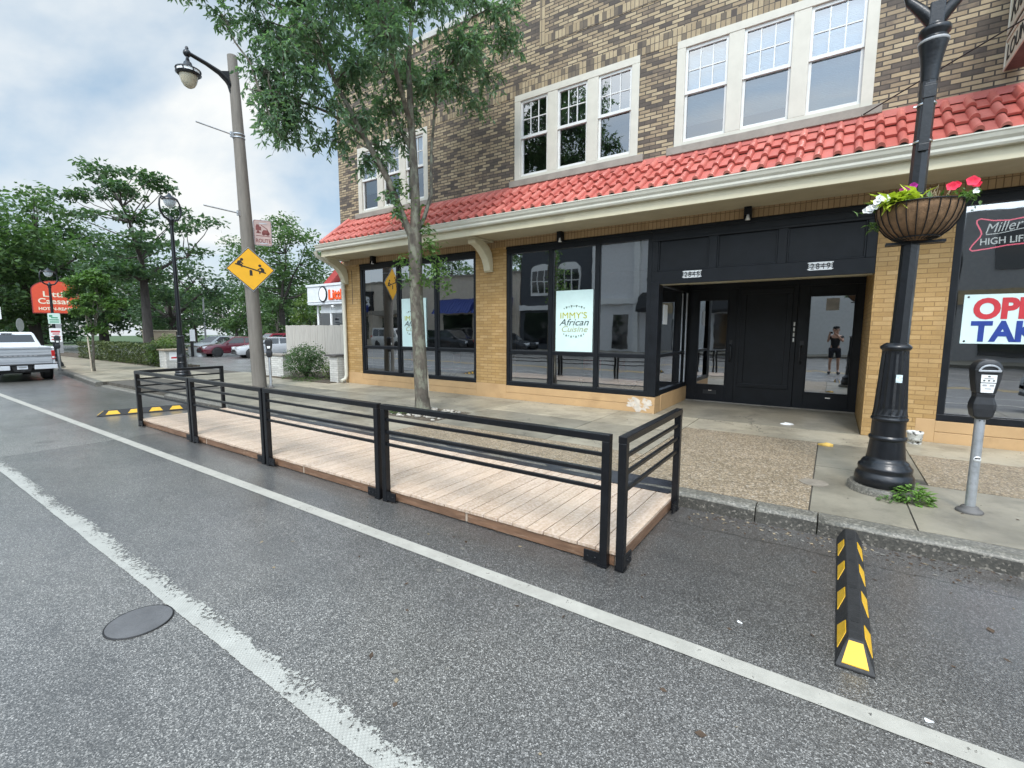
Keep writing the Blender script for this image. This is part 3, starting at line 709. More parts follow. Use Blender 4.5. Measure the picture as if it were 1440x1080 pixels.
D1 = door(-2.62, -1.62, -2.36, -1.78, .47, 2.24, -1.71, 1)
m = MB(); m.box(-2.2, YD-.008, .29, -1.94, YD, .37); m.build('mail_slot', PLAST, D1); MB().box(-2.09, YD-.012, .36, -2.03, YD-.008, .375).build('latch', CHROME, D1)
D2 = door(-.58, .42, -.40, .30, .44, 2.26, -.48, -1)
MB().box(-.05, YD-.01, .36, .03, YD-.002, .38).build('latch', CHROME, D2)
MB().box(-.14, YD+.012, 1.98, .06, YD+.016, 2.2).build('window_sticker', pm('pale_sticker', (.42,.42,.41), .5, var=.2, scale=8), D2)
mb = MB(); mb.box(-1.62, YD-.03, .135, -.58, YD+.06, 2.46); pn = mb.build('centre_panel', BLACKP, B, bevel=.006)
mb = MB()
for (a, b, c, e) in ((-1.55, -.66, 2.32, 2.42), (-1.55, -.66, .48, .56), (-1.55, -1.45, .56, 2.32), (-.76, -.66, .56, 2.32)): mb.box(a, YD-.05, c, b, YD-.03, e)
mb.build('panel_moulding', BLACKP, pn, bevel=.008)
mb = MB()
for z in (1.40, 1.50, 1.60, 1.70): mb.box(-.63, YD-.035, z, -.605, YD-.0305, z+.07)
mb.build('sticker_strip', WHITE, pn)
mb = MB(); mb.box(-2.69, YD-.01, 2.44, .42, YD+.08, 2.56); mb.box(-2.69, YD-.02, .135, -2.62, YD+.08, 2.44); mb.build('door_frame', BLACKP, B, bevel=.004)
MB().box(-2.6, YD-.06, .131, .41, YD-.004, .145).build('threshold', STONE, B)
# house numbers
for (xc, s, w_) in ((-2.01, '2845', .27), (-.22, '2849', .28)):
    p = MB(); z = 2.485
    p.box(xc-w_/2, 8.256, z, xc+w_/2, 8.262, z+.116)
    for k in range(4): p.box(xc-w_/2-.018, 8.256, z+.010+.03*k, xc-w_/2, 8.262, z+.024+.03*k) if k in (0, 3) else p.box(xc-w_/2-.008, 8.256, z+.010+.03*k, xc+w_/2+.008, 8.262, z+.024+.03*k)
    p.box(xc+w_/2, 8.256, z+.008, xc+w_/2+.018, 8.262, z+.02); p.box(xc+w_/2, 8.256, z+.10, xc+w_/2+.018, 8.262, z+.114)
    pl = p.build('number_plate', WHITE, B)
    [lettering('digit', ch, .122, (xc-.122+.065*k, 8.2555, z+.014), (1,0,0), (0,0,1), BLACKF, pl, .003, width=.043) for k, ch in enumerate(s)]

# upstairs windows
def triple_window(x0, x1, blinds, sills=True):
    z0, z1 = ZB, ZT; W = x1 - x0
    f = MB(); y = 8.235; fr = .105; mu = .215
    f.box(x0-.03, y, z1-.10, x1+.03, y+.1, z1+.02); f.box(x0-.03, y, z0, x0+fr, y+.1, z1-.10); f.box(x1-fr, y, z0, x1+.03, y+.1, z1-.10); f.box(x0+fr, y+.004, z0, x1-fr, y+.1, z0+.06)
    pw = (W - 2*fr - 2*mu)/3
    cells = [(x0+fr+k*(pw+mu), x0+fr+k*(pw+mu)+pw) for k in range(3)]
    for k in range(2): f.box(cells[k][1], y+.006, z0+.06, cells[k+1][0], y+.1, z1-.10)
    F = f.build('window', WINF, B, bevel=.006)
    zm = z0 + .06 + (z1-.10-z0-.06)*.52
    for k, (a, b) in enumerate(cells):
        s = MB(); t = .038; zb_, zt_ = z0+.06, z1-.10
        # outer (upper) sash
        s.box(a, y+.03, zm-.02, b, y+.075, zm+.03); s.box(a, y+.03, zt_-.045, b, y+.075, zt_); s.box(a, y+.03, zm+.03, a+t, y+.075, zt_-.045); s.box(b-t, y+.03, zm+.03, b, y+.075, zt_-.045)
        s.box(a, y+.055, zb_, b, y+.1, zb_+.055); s.box(a, y+.055, zb_+.055, a+t, y+.1, zm-.02); s.box(b-t, y+.055, zb_+.055, b, y+.1, zm-.02)
        gw = b - a - 2*t
        for q in (1, 2): s.box(a+t+gw*q/3-.008, y+.045, zm+.03, a+t+gw*q/3+.008, y+.07, zt_-.045)
        hz_ = (zm+.03+zt_-.045)/2
        for q in range(3): s.box(a+t+gw*q/3+.008, y+.046, hz_-.008, a+t+gw*(q+1)/3-.008, y+.069, hz_+.008)
        s.build('sash', WINW, F)
        g = MB(); g.add([(a+t,y+.058,zm+.03),(b-t,y+.058,zm+.03),(b-t,y+.058,zt_-.045),(a+t,y+.058,zt_-.045)], [(0,1,2,3)]); g.build('pane', GLASSU, F, fix=False); g = MB(); g.add([(a+t,y+.08,zb_+.055),(b-t,y+.08,zb_+.055),(b-t,y+.08,zm-.02),(a+t,y+.08,zm-.02)], [(0,1,2,3)])
        g.build('pane', GLASSL, F, fix=False)
        if blinds and blinds[k] is not None:
            lo = blinds[k]; q = MB(); zz = zt_ - .01; zlo = zb_ + (zt_-zb_)*lo
            while zz > zlo: q.box(a+.01, y+.15, zz-.024, b-.01, y+.158, zz-.003); zz -= .025
            q.box(a+.01, y+.162, zlo, b-.01, y+.166, zt_)
            q.build('blind', BLIND, F)
    if sills:
        s = MB(); s.box(x0-.14, 8.195, z0-.13, x1+.14, 8.3, z0-.004); s.build('window_sill', STONE, B, bevel=.01)
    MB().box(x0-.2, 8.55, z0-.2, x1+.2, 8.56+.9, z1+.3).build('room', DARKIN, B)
BLIND = pm('white_blind', (.72,.75,.75), .7, var=.04)
triple_window(*UPW[0], [.3, None, .45]); triple_window(*UPW[1], None); triple_window(*UPW[2], [.2, .16, .0]); triple_window(*UPW[3], None)

# canopy: tiles, flashing, gutter, fascia, soffit, brackets
XA, XB = -10.92, 8.6
def tiles():
    m = MB(); P = .213; yw, zw, ye, ze = 8.25, 4.44, 7.40, 3.755; nc = 3
    L = math.hypot(yw-ye, zw-ze); dy = (yw-ye)/nc; dz = (zw-ze)/nc; nrm = Vector((0, -(zw-ze), (yw-ye))).normalized()
    pan = [(0,.0),(.2,.003),(.4,.003),(.58,.0)]; bar_ = [(.545,-.006),(.56,.022),(.605,.044),(.67,.060),(.745,.067),(.775,.068),(.81,.067),(.885,.060),(.95,.044),(.99,.022),(1.005,-.006)]
    nt = int((XB-XA)/P); rt = random.Random(2)
    for c in range(nc):
        for k in range(nt):
            x0 = XA + k*P; jit = rt.uniform(-.012, .012); tilt = rt.uniform(-.006, .008)
            lo = Vector((0, ye + dy*c - .02 + jit, ze + dz*c)) ; hi = Vector((0, ye + dy*(c+1)+.03, ze + dz*(c+1)+.024))
            for prof in (pan, bar_):
                vs = []
                for (u, h) in prof:
                    for end, p in ((0, lo), (1, hi)):
                        hh = h*(1.0 if end == 0 else .9) + (.028+tilt if end == 0 else -.004)
                        q = p + nrm*hh; vs.append((x0 + u*P, q.y, q.z))
                for (u, h) in prof:      # lip
                    q = lo + nrm*(h*.8 + .004); vs.append((x0 + u*P, q.y + .004, q.z))
                n_ = len(prof); fs = [(2*i, 2*i+2, 2*i+3, 2*i+1) for i in range(n_-1)]
                m.add(vs, fs, 0, True)
                fs = [(2*i, 2*n_+i, 2*n_+i+1, 2*i+2) for i in range(n_-1)]
                m.add(vs, fs, 0, False)
            if c == 0:   # black face at the eave paints the shade under each barrel
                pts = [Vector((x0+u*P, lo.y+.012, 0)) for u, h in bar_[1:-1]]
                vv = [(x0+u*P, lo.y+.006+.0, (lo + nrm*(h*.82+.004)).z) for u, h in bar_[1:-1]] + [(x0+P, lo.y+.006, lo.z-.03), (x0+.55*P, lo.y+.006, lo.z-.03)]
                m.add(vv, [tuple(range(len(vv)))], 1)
    return m
RF = tiles().build('tiled_canopy', [TILE, BLACKF], B, fix=False)
mb = MB(); mb.box(XA, 8.225, 4.40, XB, 8.255, 4.515); mb.box(XA, 8.16, 4.405, XB, 8.225, 4.45); mb.build('flashing', TILE, RF)
mb = MB(); mb.tube([(XA-.01, 7.37, 3.80), (XA-.01, 8.26, 4.52)], .055, 10); mb.build('rake_tile', TILE, RF)
mb = MB(); mb.prism([(7.42,3.62),(8.24,3.5),(8.24,4.42),(7.42,3.75)], 'x', XA-.02, XA+.02); mb.build('rake_end', CREAM, RF)
mb = MB(); mb.box(XA-.06, 7.40, 3.455, XB, 7.45, 3.64); mb.box(XA-.06, 7.45, 3.455, XA-.02, 8.24, 3.62); mb.build('fascia', CREAM, B, bevel=.004)
mb = MB(); g = [(7.405,3.60),(7.33,3.60),(7.315,3.625),(7.315,3.655),(7.29,3.685),(7.275,3.725),(7.265,3.735),(7.265,3.75),(7.28,3.752),(7.29,3.735),(7.405,3.735)]
mb.prism(g, 'x', XA-.16, XB); mb.build('gutter', CREAM2, B)
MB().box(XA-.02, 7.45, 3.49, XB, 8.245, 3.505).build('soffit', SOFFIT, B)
def bracket(x):
    m = MB(); ro = []; ri = []
    path = [(7.60,3.47),(7.585,3.42),(7.61,3.365),(7.68,3.35),(7.75,3.33),(7.85,3.28),(7.95,3.20),(8.04,3.10),(8.10,2.98),(8.13,2.86)]
    for i, (y, z) in enumerate(path):
        ro.append((y, z))
    poly = path + [(8.245,2.86),(8.245,3.0),(8.235,3.12),(8.2,3.24),(8.12,3.34),(8.0,3.42),(7.86,3.47)]
    m.prism(poly, 'x', x-.085, x+.085)
    m.lathe([(0,-.1),(.055,-.1),(.055,.1),(0,.1)], 14, (0,0,0)).xf(Matrix.Translation((x, 7.66, 3.405)) @ Matrix.Rotation(R(90), 4, 'Y'), m.ls)
    m.box(x-.10, 7.58, 3.455, x+.10, 8.245, 3.488); m.box(x-.1, 8.16, 2.84, x+.1, 8.247, 2.87)
    return m.build('bracket', CREAM, B, bevel=.012)
for x in (-11.12, -6.2, 5.0): bracket(x)
# downspout at the left corner
m = MB(); xx = -11.1
m.tube([(xx-.02,7.33,3.6),(xx-.02,7.36,3.5),(xx-.05,7.7,3.38),(xx-.08,8.08,3.22),(xx-.09,8.17,3.05),(xx-.09,8.185,2.0),(xx-.09,8.185,.34),(xx-.10,8.15,.24),(xx-.11,8.02,.19)], .052, 10)
for z in (2.7, 1.5, .5): m.lathe([(.058,0),(.058,.03)], 10, (xx-.09, 8.185, z))
m.build('downspout', CREAM2, B)
mb = MB(); mb.box(-10.9, 8.246, 2.3, -10.885, 8.25, 3.2); mb.build('conduit', PLAST, B)
# dark shop interiors
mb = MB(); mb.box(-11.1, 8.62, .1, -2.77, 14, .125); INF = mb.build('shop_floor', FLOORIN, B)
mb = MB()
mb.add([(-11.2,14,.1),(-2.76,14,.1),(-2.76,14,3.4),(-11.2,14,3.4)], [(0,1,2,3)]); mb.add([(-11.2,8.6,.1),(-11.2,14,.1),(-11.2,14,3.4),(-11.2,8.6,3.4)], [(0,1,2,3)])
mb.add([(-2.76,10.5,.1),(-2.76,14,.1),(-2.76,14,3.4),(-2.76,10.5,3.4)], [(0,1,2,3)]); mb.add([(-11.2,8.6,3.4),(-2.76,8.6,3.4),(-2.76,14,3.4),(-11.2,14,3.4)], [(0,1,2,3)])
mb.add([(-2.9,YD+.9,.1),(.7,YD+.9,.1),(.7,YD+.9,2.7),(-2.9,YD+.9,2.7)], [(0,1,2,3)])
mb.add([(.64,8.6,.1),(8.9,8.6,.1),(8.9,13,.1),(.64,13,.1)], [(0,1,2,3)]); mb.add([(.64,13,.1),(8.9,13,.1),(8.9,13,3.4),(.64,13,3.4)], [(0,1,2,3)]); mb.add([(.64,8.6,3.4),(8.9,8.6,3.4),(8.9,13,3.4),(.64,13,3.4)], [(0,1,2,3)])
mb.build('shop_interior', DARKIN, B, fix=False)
# ------------------------------------------------------------------ dining platform and railing panels
PX0, PX1, PY0, PY1, PZ = -9.50, -1.10, 2.90, 4.27, .115
D = thing('dining_platform', 'long low deck of pale boards laid along the kerb in the parking lane', 'platform', (-.1405*38, 3.6, 0))
mb = MB(); x = PX0
k0 = math.floor(PX0/.1405)*.1405 + 0
edges = []; xx = (math.floor(PX0/.1405)+1)*.1405
edges.append(PX0)
while xx < PX1 - .03: edges.append(xx); xx += .1405
edges.append(PX1)
rd = random.Random(4)
for a, b in zip(edges, edges[1:]): mb.box(a+.0034, PY0+rd.uniform(-.003,.003)-.012, PZ-.026+rd.uniform(-.0012,.0012), b-.0034, PY1-.002, PZ+rd.uniform(-.0012,.0012))
off = D.location.x % .1405
dk = mb.build('deck_boards', DECK, D, bevel=.0018)
mb = MB()
sx = PX0
while sx < PX1 - .05:
    e = min(sx + 2.36, PX1); mb.box(sx+.002, PY0-.004, .008, e-.03, PY0+.036, PZ-.028); mb.box(e-.027, PY0, .008, e-.004, PY0+.036, PZ-.028, 1); sx = e
mb.box(PX1-.036, PY0+.04, .008, PX1-.002, PY1-.01, PZ-.028); mb.box(PX0, PY0+.04, .008, PX0+.036, PY1-.01, PZ-.028)
mb.build('side_board', [FASC, pm('pale_end_grain', (.42,.33,.25), .7, var=.15)], D, bevel=.003)
MB().box(PX0+.06, PY0+.05, .004, PX1-.06, PY1-.02, PZ-.03).build('joist_frame', BLACKF, D)
mb = MB(); mb.add([(PX0+.05,PY1-.03,PZ+.006),(PX1-.05,PY1-.03,PZ+.006),(PX1-.05,4.56,.142),(PX0+.05,4.56,.142),(PX0+.05,PY1-.03,PZ+.001),(PX1-.05,PY1-.03,PZ+.001),(PX1-.05,4.56,.134),(PX0+.05,4.56,.134)], [(0,1,2,3),(7,6,5,4),(0,4,5,1),(1,5,6,2),(2,6,7,3),(3,7,4,0)])
mb.build('bridge_plate', pm('wet_black_steel_plate', (.016,.018,.024), .3, var=.4, scale=9, bump=.3, bscale=110, spec=.6), D)

def panel(label, L, foot=True):
    """railing panel lying along local +x from 0 to L"""
    t = thing('railing_panel', label, 'railing', (0,0,0), 0, 'black steel railing panels round the dining platform')
    P = .055
    for xp in (P/2, L-P/2):
        m = MB(); m.box(xp-P/2, -P/2, .012, xp+P/2, P/2, .875); m.build('post', BLACKM, t, bevel=.004)
    m = MB(); m.box(0, -P/2-.002, .875, L, P/2+.002, .922); m.build('top_rail', BLACKM, t, bevel=.004)
    for z in (.768, .65, .535):
        m = MB(); m.box(P, -.013, z, L-P, .013, z+.026); m.build('rail', BLACKM, t, bevel=.003)
    for s, xp in ((1, P), (-1, L-P)):
        m = MB(); m.box(xp, -.024, .018, xp+s*.115, -.012, .098); m.box(xp-s*P, -P/2-.004, .005, xp+s*.01, P/2+.004, .018)
        for q in (.03, .085): m.lathe([(.008,0),(.008,.006),(0,.007)], 8, (0,0,0)).xf(Matrix.Translation((xp+s*q, -.024, .058)) @ Matrix.Rotation(R(90), 4, 'X'), m.ls)
        m.build('foot_bracket', BLACKM, t)
    return t
yr = PY0 - .037
fr = [(-9.47, -7.47), (-7.435, -5.50), (-5.465, -3.45), (-3.405, -1.16)]
lab = ['farthest of the street side black railing panels, beside the far rubber wheel stop', 'second farthest street side railing panel on the pale deck', 'street side railing panel between the second and the nearest street side panels', 'nearest and largest street side railing panel with four posts meeting at the deck corner']
lab[3] = 'nearest and largest street side railing panel along the pale deck'
for (a, b), l in zip(fr, lab): place(panel(l, b-a), (a, yr, 0))
p = panel('short black railing panel closing the near end of the deck by the entry', 1.36); place(p, (-1.075, PY0-.055, 0), R(90))
p = panel('short black railing panel closing the far end of the deck by the far lamp post', 1.36); place(p, (-9.53, PY0-.03, 0), R(90) - R(-3)*0)

# ------------------------------------------------------------------ rubber wheel stops
def wheel_stop(label, L=1.78):
    t = thing('wheel_stop', label, 'wheel stop', (0,0,0), 0, 'black rubber wheel stops in the parking lane')
    w0, w1, h = .078, .032, .105; e = .11
    st = [(0,0), (e,1), (L-e,1), (L,0)]
    vs = []
    for (y, u) in st:
        hh = h if u else .012; top = w1 if u else w0*.92
        vs += [(-w0, y, 0), (w0, y, 0), (w0*.98, y, .012), (top, y, hh), (-top, y, hh), (-w0*.98, y, .012)]
    fs = []
    for i in range(3):
        for j in range(6): fs.append((i*6+j, i*6+(j+1)%6, (i+1)*6+(j+1)%6, (i+1)*6+j))
    fs += [(0,1,2,3,4,5), tuple(range(23, 17, -1))]
    b = MB().add(vs, fs)
    BD = b.build('rubber_body', RUBBER, t, bevel=.006)
    # reflective chevrons on both flanks, one on each nose
    pitch = (L-2*e)/4
    def flank(s, y0, y1):
        def P(y, f): return Vector((s*(w0*.98 + (w1-w0*.98)*f), y, .012 + (h-.012)*f))
        a = [P(y0-.02, .16), P(y1-.02, .16), P(y1-.065, .86), P(y0+.05-.02, .86)]
        nrm = Vector((s*(h-.012), 0, w0*.98-w1)).normalized()
        m = MB(); m.add([tuple(q + nrm*.003) for q in a] + [tuple(q - nrm*.004) for q in a], [(0,1,2,3),(4,7,6,5),(0,4,5,1),(1,5,6,2),(2,6,7,3),(3,7,4,0)]); return m
    for k in range(4):
        y = e + .045 + k*pitch
        for s in (-1, 1): flank(s, y-.01, y+.205).build('reflective_patch', YELLOW, t)
    for (ya, yb) in ((0.012, e-.012), (L-.012, L-e+.012)):
        def Q(f, q): 
            y = ya + (yb-ya)*f; z = .012 + (h-.012)*abs((y - (0 if ya < 1 else L)))/e; ww = (w0*.92 + (w1-w0*.92)*abs((y-(0 if ya < 1 else L)))/e)*.78
            return Vector((q*ww, y, z+.0035))
        a = [Q(0,-1), Q(0,1), Q(1,1), Q(1,-1)]
        MB().add([tuple(q) for q in a] + [tuple(q-Vector((0,0,.006))) for q in a], [(0,1,2,3),(4,7,6,5),(0,4,5,1),(1,5,6,2),(2,6,7,3),(3,7,4,0)]).build('reflective_patch', YELLOW, t)
    for k in range(4):   # bolt wells along the crest
        y = e + .06 + k*pitch + .13
        m = MB(); m.box(-.017, y-.022, h-.004, .017, y+.022, h+.0015, 0); m.build('bolt_well', BLACKF, t)
    return t
place(wheel_stop('black rubber wheel stop with yellow patches lying alone in front of the lamp post'), (.19, 2.60, 0), R(-.5))
place(wheel_stop('black rubber wheel stop with yellow patches beyond the far end of the deck', 1.5), (-11.12, 2.72, 0), R(-17))

# manhole and small things on the road
o = MB(); o.lathe([(.148,.002),(.148,.006),(0,.006)], 40, (-3.05,.84,0), sm=False); 
mh = o.build('manhole_cover', pm('worn_iron_cover', (.105,.104,.105), .5, var=.2, scale=6, bump=.3, bscale=60), None)
m = MB(); ring = [(.148,.004),(.149,.0062),(.155,.0062),(.156,.001)]; m.lathe(ring, 40, (-3.05,.84,0)); m.build('rim', BLACKF, mh)
tag(mh, 'round dark manhole cover in the asphalt beside the worn lane line', 'manhole')
o = MB().lathe([(.12,.1305),(.12,.1345),(0,.1345)], 30, (-.06,5.33,0), sm=False).build('utility_cover', pm('rusty_cover', (.22,.19,.15), .7, var=.2, scale=18), None)
tag(o, 'small round utility cover set in the pavement left of the lamp post', 'utility cover')
def litter(name, c, r, m, label, cat, seed, zt=.012):
    rr = random.Random(seed); n = 9; vs = [(c[0], c[1], c[2]+zt)]
    for k in range(n):
        t = 2*math.pi*k/n; q = r*rr.uniform(.5, 1.2); vs.append((c[0]+q*math.cos(t), c[1]+q*.7*math.sin(t), c[2]+rr.uniform(.001, zt)))
    o = MB().add(vs + [(v[0], v[1], c[2]+.0005) for v in vs[1:]], [(0, k+1, (k+1)%n+1) for k in range(n)] + [(k+1, n+1+k, n+1+(k+1)%n, (k+1)%n+1) for k in range(n)]).build(name, m)
    tag(o, label, cat); return o
litter('crumpled_paper', (-.50, 8.5, .131), .10, WHITE, 'crumpled white paper lying on the entry floor before the doors', 'litter', 1, .03)
litter('paper_scrap', (-2.2, 5.2, .131), .035, WHITE, 'tiny white scrap on the pavement behind the near railing', 'litter', 2)
litter('yellow_rag', (0.03, 7.2, .131), .09, pm('ochre_rag', (.55,.35,.08), .8, var=.3), 'ochre yellow scrap on the pavement below the entry', 'litter', 3, .04)
litter('paint_flake', (-.32, 2.71, .001), .016, WHITE, 'white flake on the asphalt between the near deck corner and the wheel stop', 'litter', 4, .006)
litter('paper_scrap', (.43, 2.43, .001), .018, WHITE, 'white chip lying beside the thin white line near the wheel stop nose', 'litter', 6, .006)
# leaf bits and grit washed along the kerb and over the road
rr = random.Random(77); m = MB()
for k in range(900):
    if k < 520: x = rr.uniform(-1.0, 3.5); y = 4.28 - abs(rr.gauss(0, .16))
    elif k < 680: x = rr.uniform(-4, 3); y = rr.uniform(1.2, 4.2)
    else: x = rr.uniform(-9, 3); y = 8.2 - abs(rr.gauss(0, .12)) if rr.random() < .5 else rr.uniform(4.6, 8.2)
    z = .0015 if y < 4.3 else .1315; a = rr.uniform(0, 6.283); L = rr.uniform(.006, .02)*(1.7 if rr.random() < .08 else 1); W = L*rr.uniform(.3, .7)
    if (-2.6 > x and y > 8.24): continue
    c_, s_ = math.cos(a), math.sin(a)
    m.add([(x-c_*L, y-s_*L, z), (x+s_*W, y-c_*W, z+rr.uniform(.001,.006)), (x+c_*L, y+s_*L, z+rr.uniform(0,.004)), (x-s_*W, y+c_*W, z+.001)], [(0,1,2,3)], rr.choice((0, 0, 1, 2)))
o = m.build('leaf_litter', [pm('brown_litter', (.07,.045,.028), .9, var=.4), pm('pale_litter', (.24,.19,.12), .9, var=.4), pm('grey_grit', (.16,.15,.13), .9, var=.4)], None, fix=False); tag(o, 'dead leaf bits and grit along the kerb and pavement', 'litter', kind='stuff')
# broken white tub against the pier
m = MB(); m.lathe([(.075,0),(.085,.13),(.09,.135),(.09,.16),(.083,.16),(.078,.02),(0,.02)], 16, (.98, 8.02, .131))
o = m.build('plastic_tub', pm('grimy_white_plastic', (.62,.62,.58), .5, var=.15, scale=20, dirt=(.05,.045,.04), dscale=16, dcut=(.55,.6)), None)
tag(o, 'grimy white plastic tub on the pavement against the brick pier', 'tub')

# ------------------------------------------------------------------ near lamp post with flower basket
LX, LY, LZ = .475, 5.43, .13
lp = thing('lamp_post', 'near black cast iron lamp post with fluted base carrying a flower basket', 'lamp post', (LX, LY, LZ), 0, 'black lamp posts')
def lampbase(t, c, s=1.0, tilt=None):
    x, y, z = c
    m = MB(); m.lathe([(.275*s,-.02),(.272*s,.055*s),(.262*s,.065*s)], 32, c); m.build('footing', KERB, t)
    m = MB()
    m.lathe([(.205*s,.05*s),(.222*s,.06*s),(.226*s,.12*s),(.218*s,.165*s),(.205*s,.18*s),(.200*s,.20*s),(.205*s,.215*s),(.203*s,.24*s),(.185*s,.255*s),(.178*s,.275*s),(.168*s,.29*s),(.150*s,.30*s),(.146*s,.33*s)], 32, c)
    m.lathe([(.146*s,.32*s),(.130*s,.49*s)], 32, c)
    m.lathe([(.133*s,.485*s),(.142*s,.495*s),(.142*s,.515*s),(.130*s,.525*s),(.128*s,.53*s)], 32, c)
    m.lathe([(.129*s,.52*s),(.126*s,.665*s)], 32, c)
    m.lathe([(.126*s,.66*s),(.138*s,.672*s),(.138*s,.69*s),(.126*s,.70*s),(.132*s,.712*s),(.126*s,.725*s)], 32, c)
    m.lathe([(.127*s,.72*s),(.122*s,.78*s),(.098*s,1.27*s),(.097*s,1.31*s)], 32, c, flute=(.75*s, 1.29*s), sm=False)
    m.lathe([(.097*s,1.30*s),(.112*s,1.315*s),(.115*s,1.335*s),(.1*s,1.35*s),(.088*s,1.36*s),(.07*s,1.37*s)], 32, c)
    m.build('base', IRON, t)
lampbase(lp, (LX, LY, LZ))
TX = .055/4.0   # slight lean
def lean(m): 
    for i, v in enumerate(m.v): m.v[i] = (v[0] + (v[2]-LZ)*TX, v[1], v[2])
    return m
m = MB(); m.lathe([(.068,1.36),(.066,1.6),(.058,3.58)], 8, (LX, LY, LZ), sm=False)
lean(m).build('shaft', IRON, lp)
m = MB(); m.lathe([(.058,3.55),(.062,3.60),(.068,3.68),(.085,3.78),(.098,3.84),(.10,3.86),(.098,3.875),(.082,3.88),(.085,3.90),(.105,3.92),(.108,3.95),(.10,3.965),(.06,3.97),(.055,4.0)], 24, (LX, LY, LZ))
lean(m).build('capital', IRON, lp)
m = MB(); m.lathe([(.100,3.845),(.104,3.85),(.104,3.862),(.099,3.868)], 24, (LX, LY, LZ)); lean(m).build('pale_ring', GREYP, lp)
m = MB(); m.box(LX-.03, LY-.075, LZ+3.02, LX+.04, LY-.055, LZ+3.52); m.box(LX-.036, LY-.083, LZ+3.40, LX+.046, LY-.057, LZ+3.50); m.box(LX-.03, LY-.079, LZ+2.98, LX+.04, LY-.057, LZ+3.04); lean(m).build('cover_plate', IRON, lp, bevel=.004)
for z in (3.06, 3.36):
    m = MB(); m.lathe([(.066,z),(.07,z+.004),(.07,z+.012),(.066,z+.016)], 16, (LX, LY, LZ)); m.box(LX-.085, LY-.02, LZ+z, LX-.06, LY+.0, LZ+z+.012); lean(m).build('hose_clamp', CHROME, lp)
# lantern above the frame: cradle arms and lamp
for s in (-1, 1):
    m = MB(); m.tube([(LX, LY, LZ+3.98), (LX+s*.06, LY, LZ+4.08), (LX+s*.18, LY, LZ+4.22), (LX+s*.24, LY, LZ+4.42), (LX+s*.22, LY, LZ+4.66), (LX+s*.15, LY, LZ+4.78)], [.045,.05,.035,.026,.024,.022], 10); lean(m).build('cradle_arm', IRON, lp)
m = MB(); m.box(LX-.05, LY-.05, LZ+3.95, LX+.05, LY+.05, LZ+4.16); lean(m).build('gearbox', IRON, lp, bevel=.01)
def lantern(t, c, s=1.0, globe=GLOBE, body=None):
    body = body or IRON
    m = MB(); m.lathe([(.0,.33*s),(.03*s,.325*s),(.035*s,.29*s),(.06*s,.27*s),(.075*s,.22*s),(.10*s,.19*s),(.20*s,.15*s),(.205*s,.135*s)], 20, c); m.lathe([(.20*s,.085*s),(.205*s,.08*s),(.17*s,.05*s),(.14*s,.045*s),(.12*s,.05*s)], 20, c)
    for k in range(8):
        t_ = 2*math.pi*k/8; m.bar((c[0]+.2*s*math.cos(t_), c[1]+.2*s*math.sin(t_), c[2]+.08*s), (c[0]+.2*s*math.cos(t_), c[1]+.2*s*math.sin(t_), c[2]+.14*s), .014*s, .014*s)
    m.build('lantern_hood', body, t)
    m = MB(); m.lathe([(.19*s,.083*s),(.19*s,.137*s)], 20, c); m.build('lens_band', WHITE, t)
    m = MB(); m.lathe([(.145*s,.05*s),(.14*s,0),(.12*s,-.07*s),(.085*s,-.13*s),(.04*s,-.16*s),(0,-.165*s)], 20, c); m.build('globe', globe, t)
lantern(lp, (LX+.07, LY, LZ+4.5), 1.0)
m = MB(); m.tube([(LX-.05,LY-.105,LZ+.93),(LX-.05,LY-.116,LZ+.9)], .004); 
MB().box(LX+.01, LY-.112, LZ+1.02, LX+.055, LY-.106, LZ+1.09).build('sticker', pm('torn_sticker', (.6,.7,.72), .4, var=.3, scale=60), lp)

# hanging flower basket
bk = thing('flower_basket', 'half round wire flower basket with coco liner, pink, red, white and magenta petunias', 'flower basket', (LX+.055, LY-.02, 2.36))
bc = (LX+.055, LY-.05, 2.40)
prof = [(0,-.02),(.08,-.018),(.15,.0),(.21,.05),(.26,.12),(.285,.19),(.295,.26)]
m = MB(); m.lathe(prof + [(.28,.262),(.26,.22),(0,.2)], 40, bc); m.build('coco_liner', COCO, bk)
m = MB()
for k in range(26):
    t_ = 2*math.pi*k/26; m.tube([(bc[0]+(r+.006)*math.cos(t_), bc[1]+(r+.006)*math.sin(t_), bc[2]+z-.004) for r, z in prof[1:]], .0042, 5)
for (r, z) in ((.303,.262), (.155,-.004)): m.tube([(bc[0]+r*math.cos(2*math.pi*k/40), bc[1]+r*math.sin(2*math.pi*k/40), bc[2]+z) for k in range(41)], .006, 5, cap=False)
m.box(bc[0]-.2, bc[1]-.012, bc[2]-.05, bc[0]+.2, bc[1]+.012, bc[2]-.026); m.box(bc[0]-.2, bc[1]+.05, bc[2]-.05, bc[0]+.2, bc[1]+.075, bc[2]-.026)
m.build('wire_frame', BLACKM, bk)
def leaf(m, p, d, up, L, W, mi=0, fold=.25, droop=.2):
    d = d.normalized(); s = d.cross(up)
    if s.length < 1e-3: s = d.cross(Vector((1,0,0)))
    s.normalize(); n = s.cross(d)
    a = p; b = p + d*L*.45 - n*droop*L*.1; c = p + d*L - n*droop*L*.5
    f = n*W*fold
    b_ = len(m.v); m.v += [tuple(a), tuple(b + s*W*.5 + f), tuple(c), tuple(b - s*W*.5 + f), tuple(b)]
    m.f += [[b_, b_+1, b_+2, b_+4], [b_, b_+4, b_+2, b_+3]]; m.mi += [mi, mi]; m.sm += [False, False]
rf = random.Random(21)
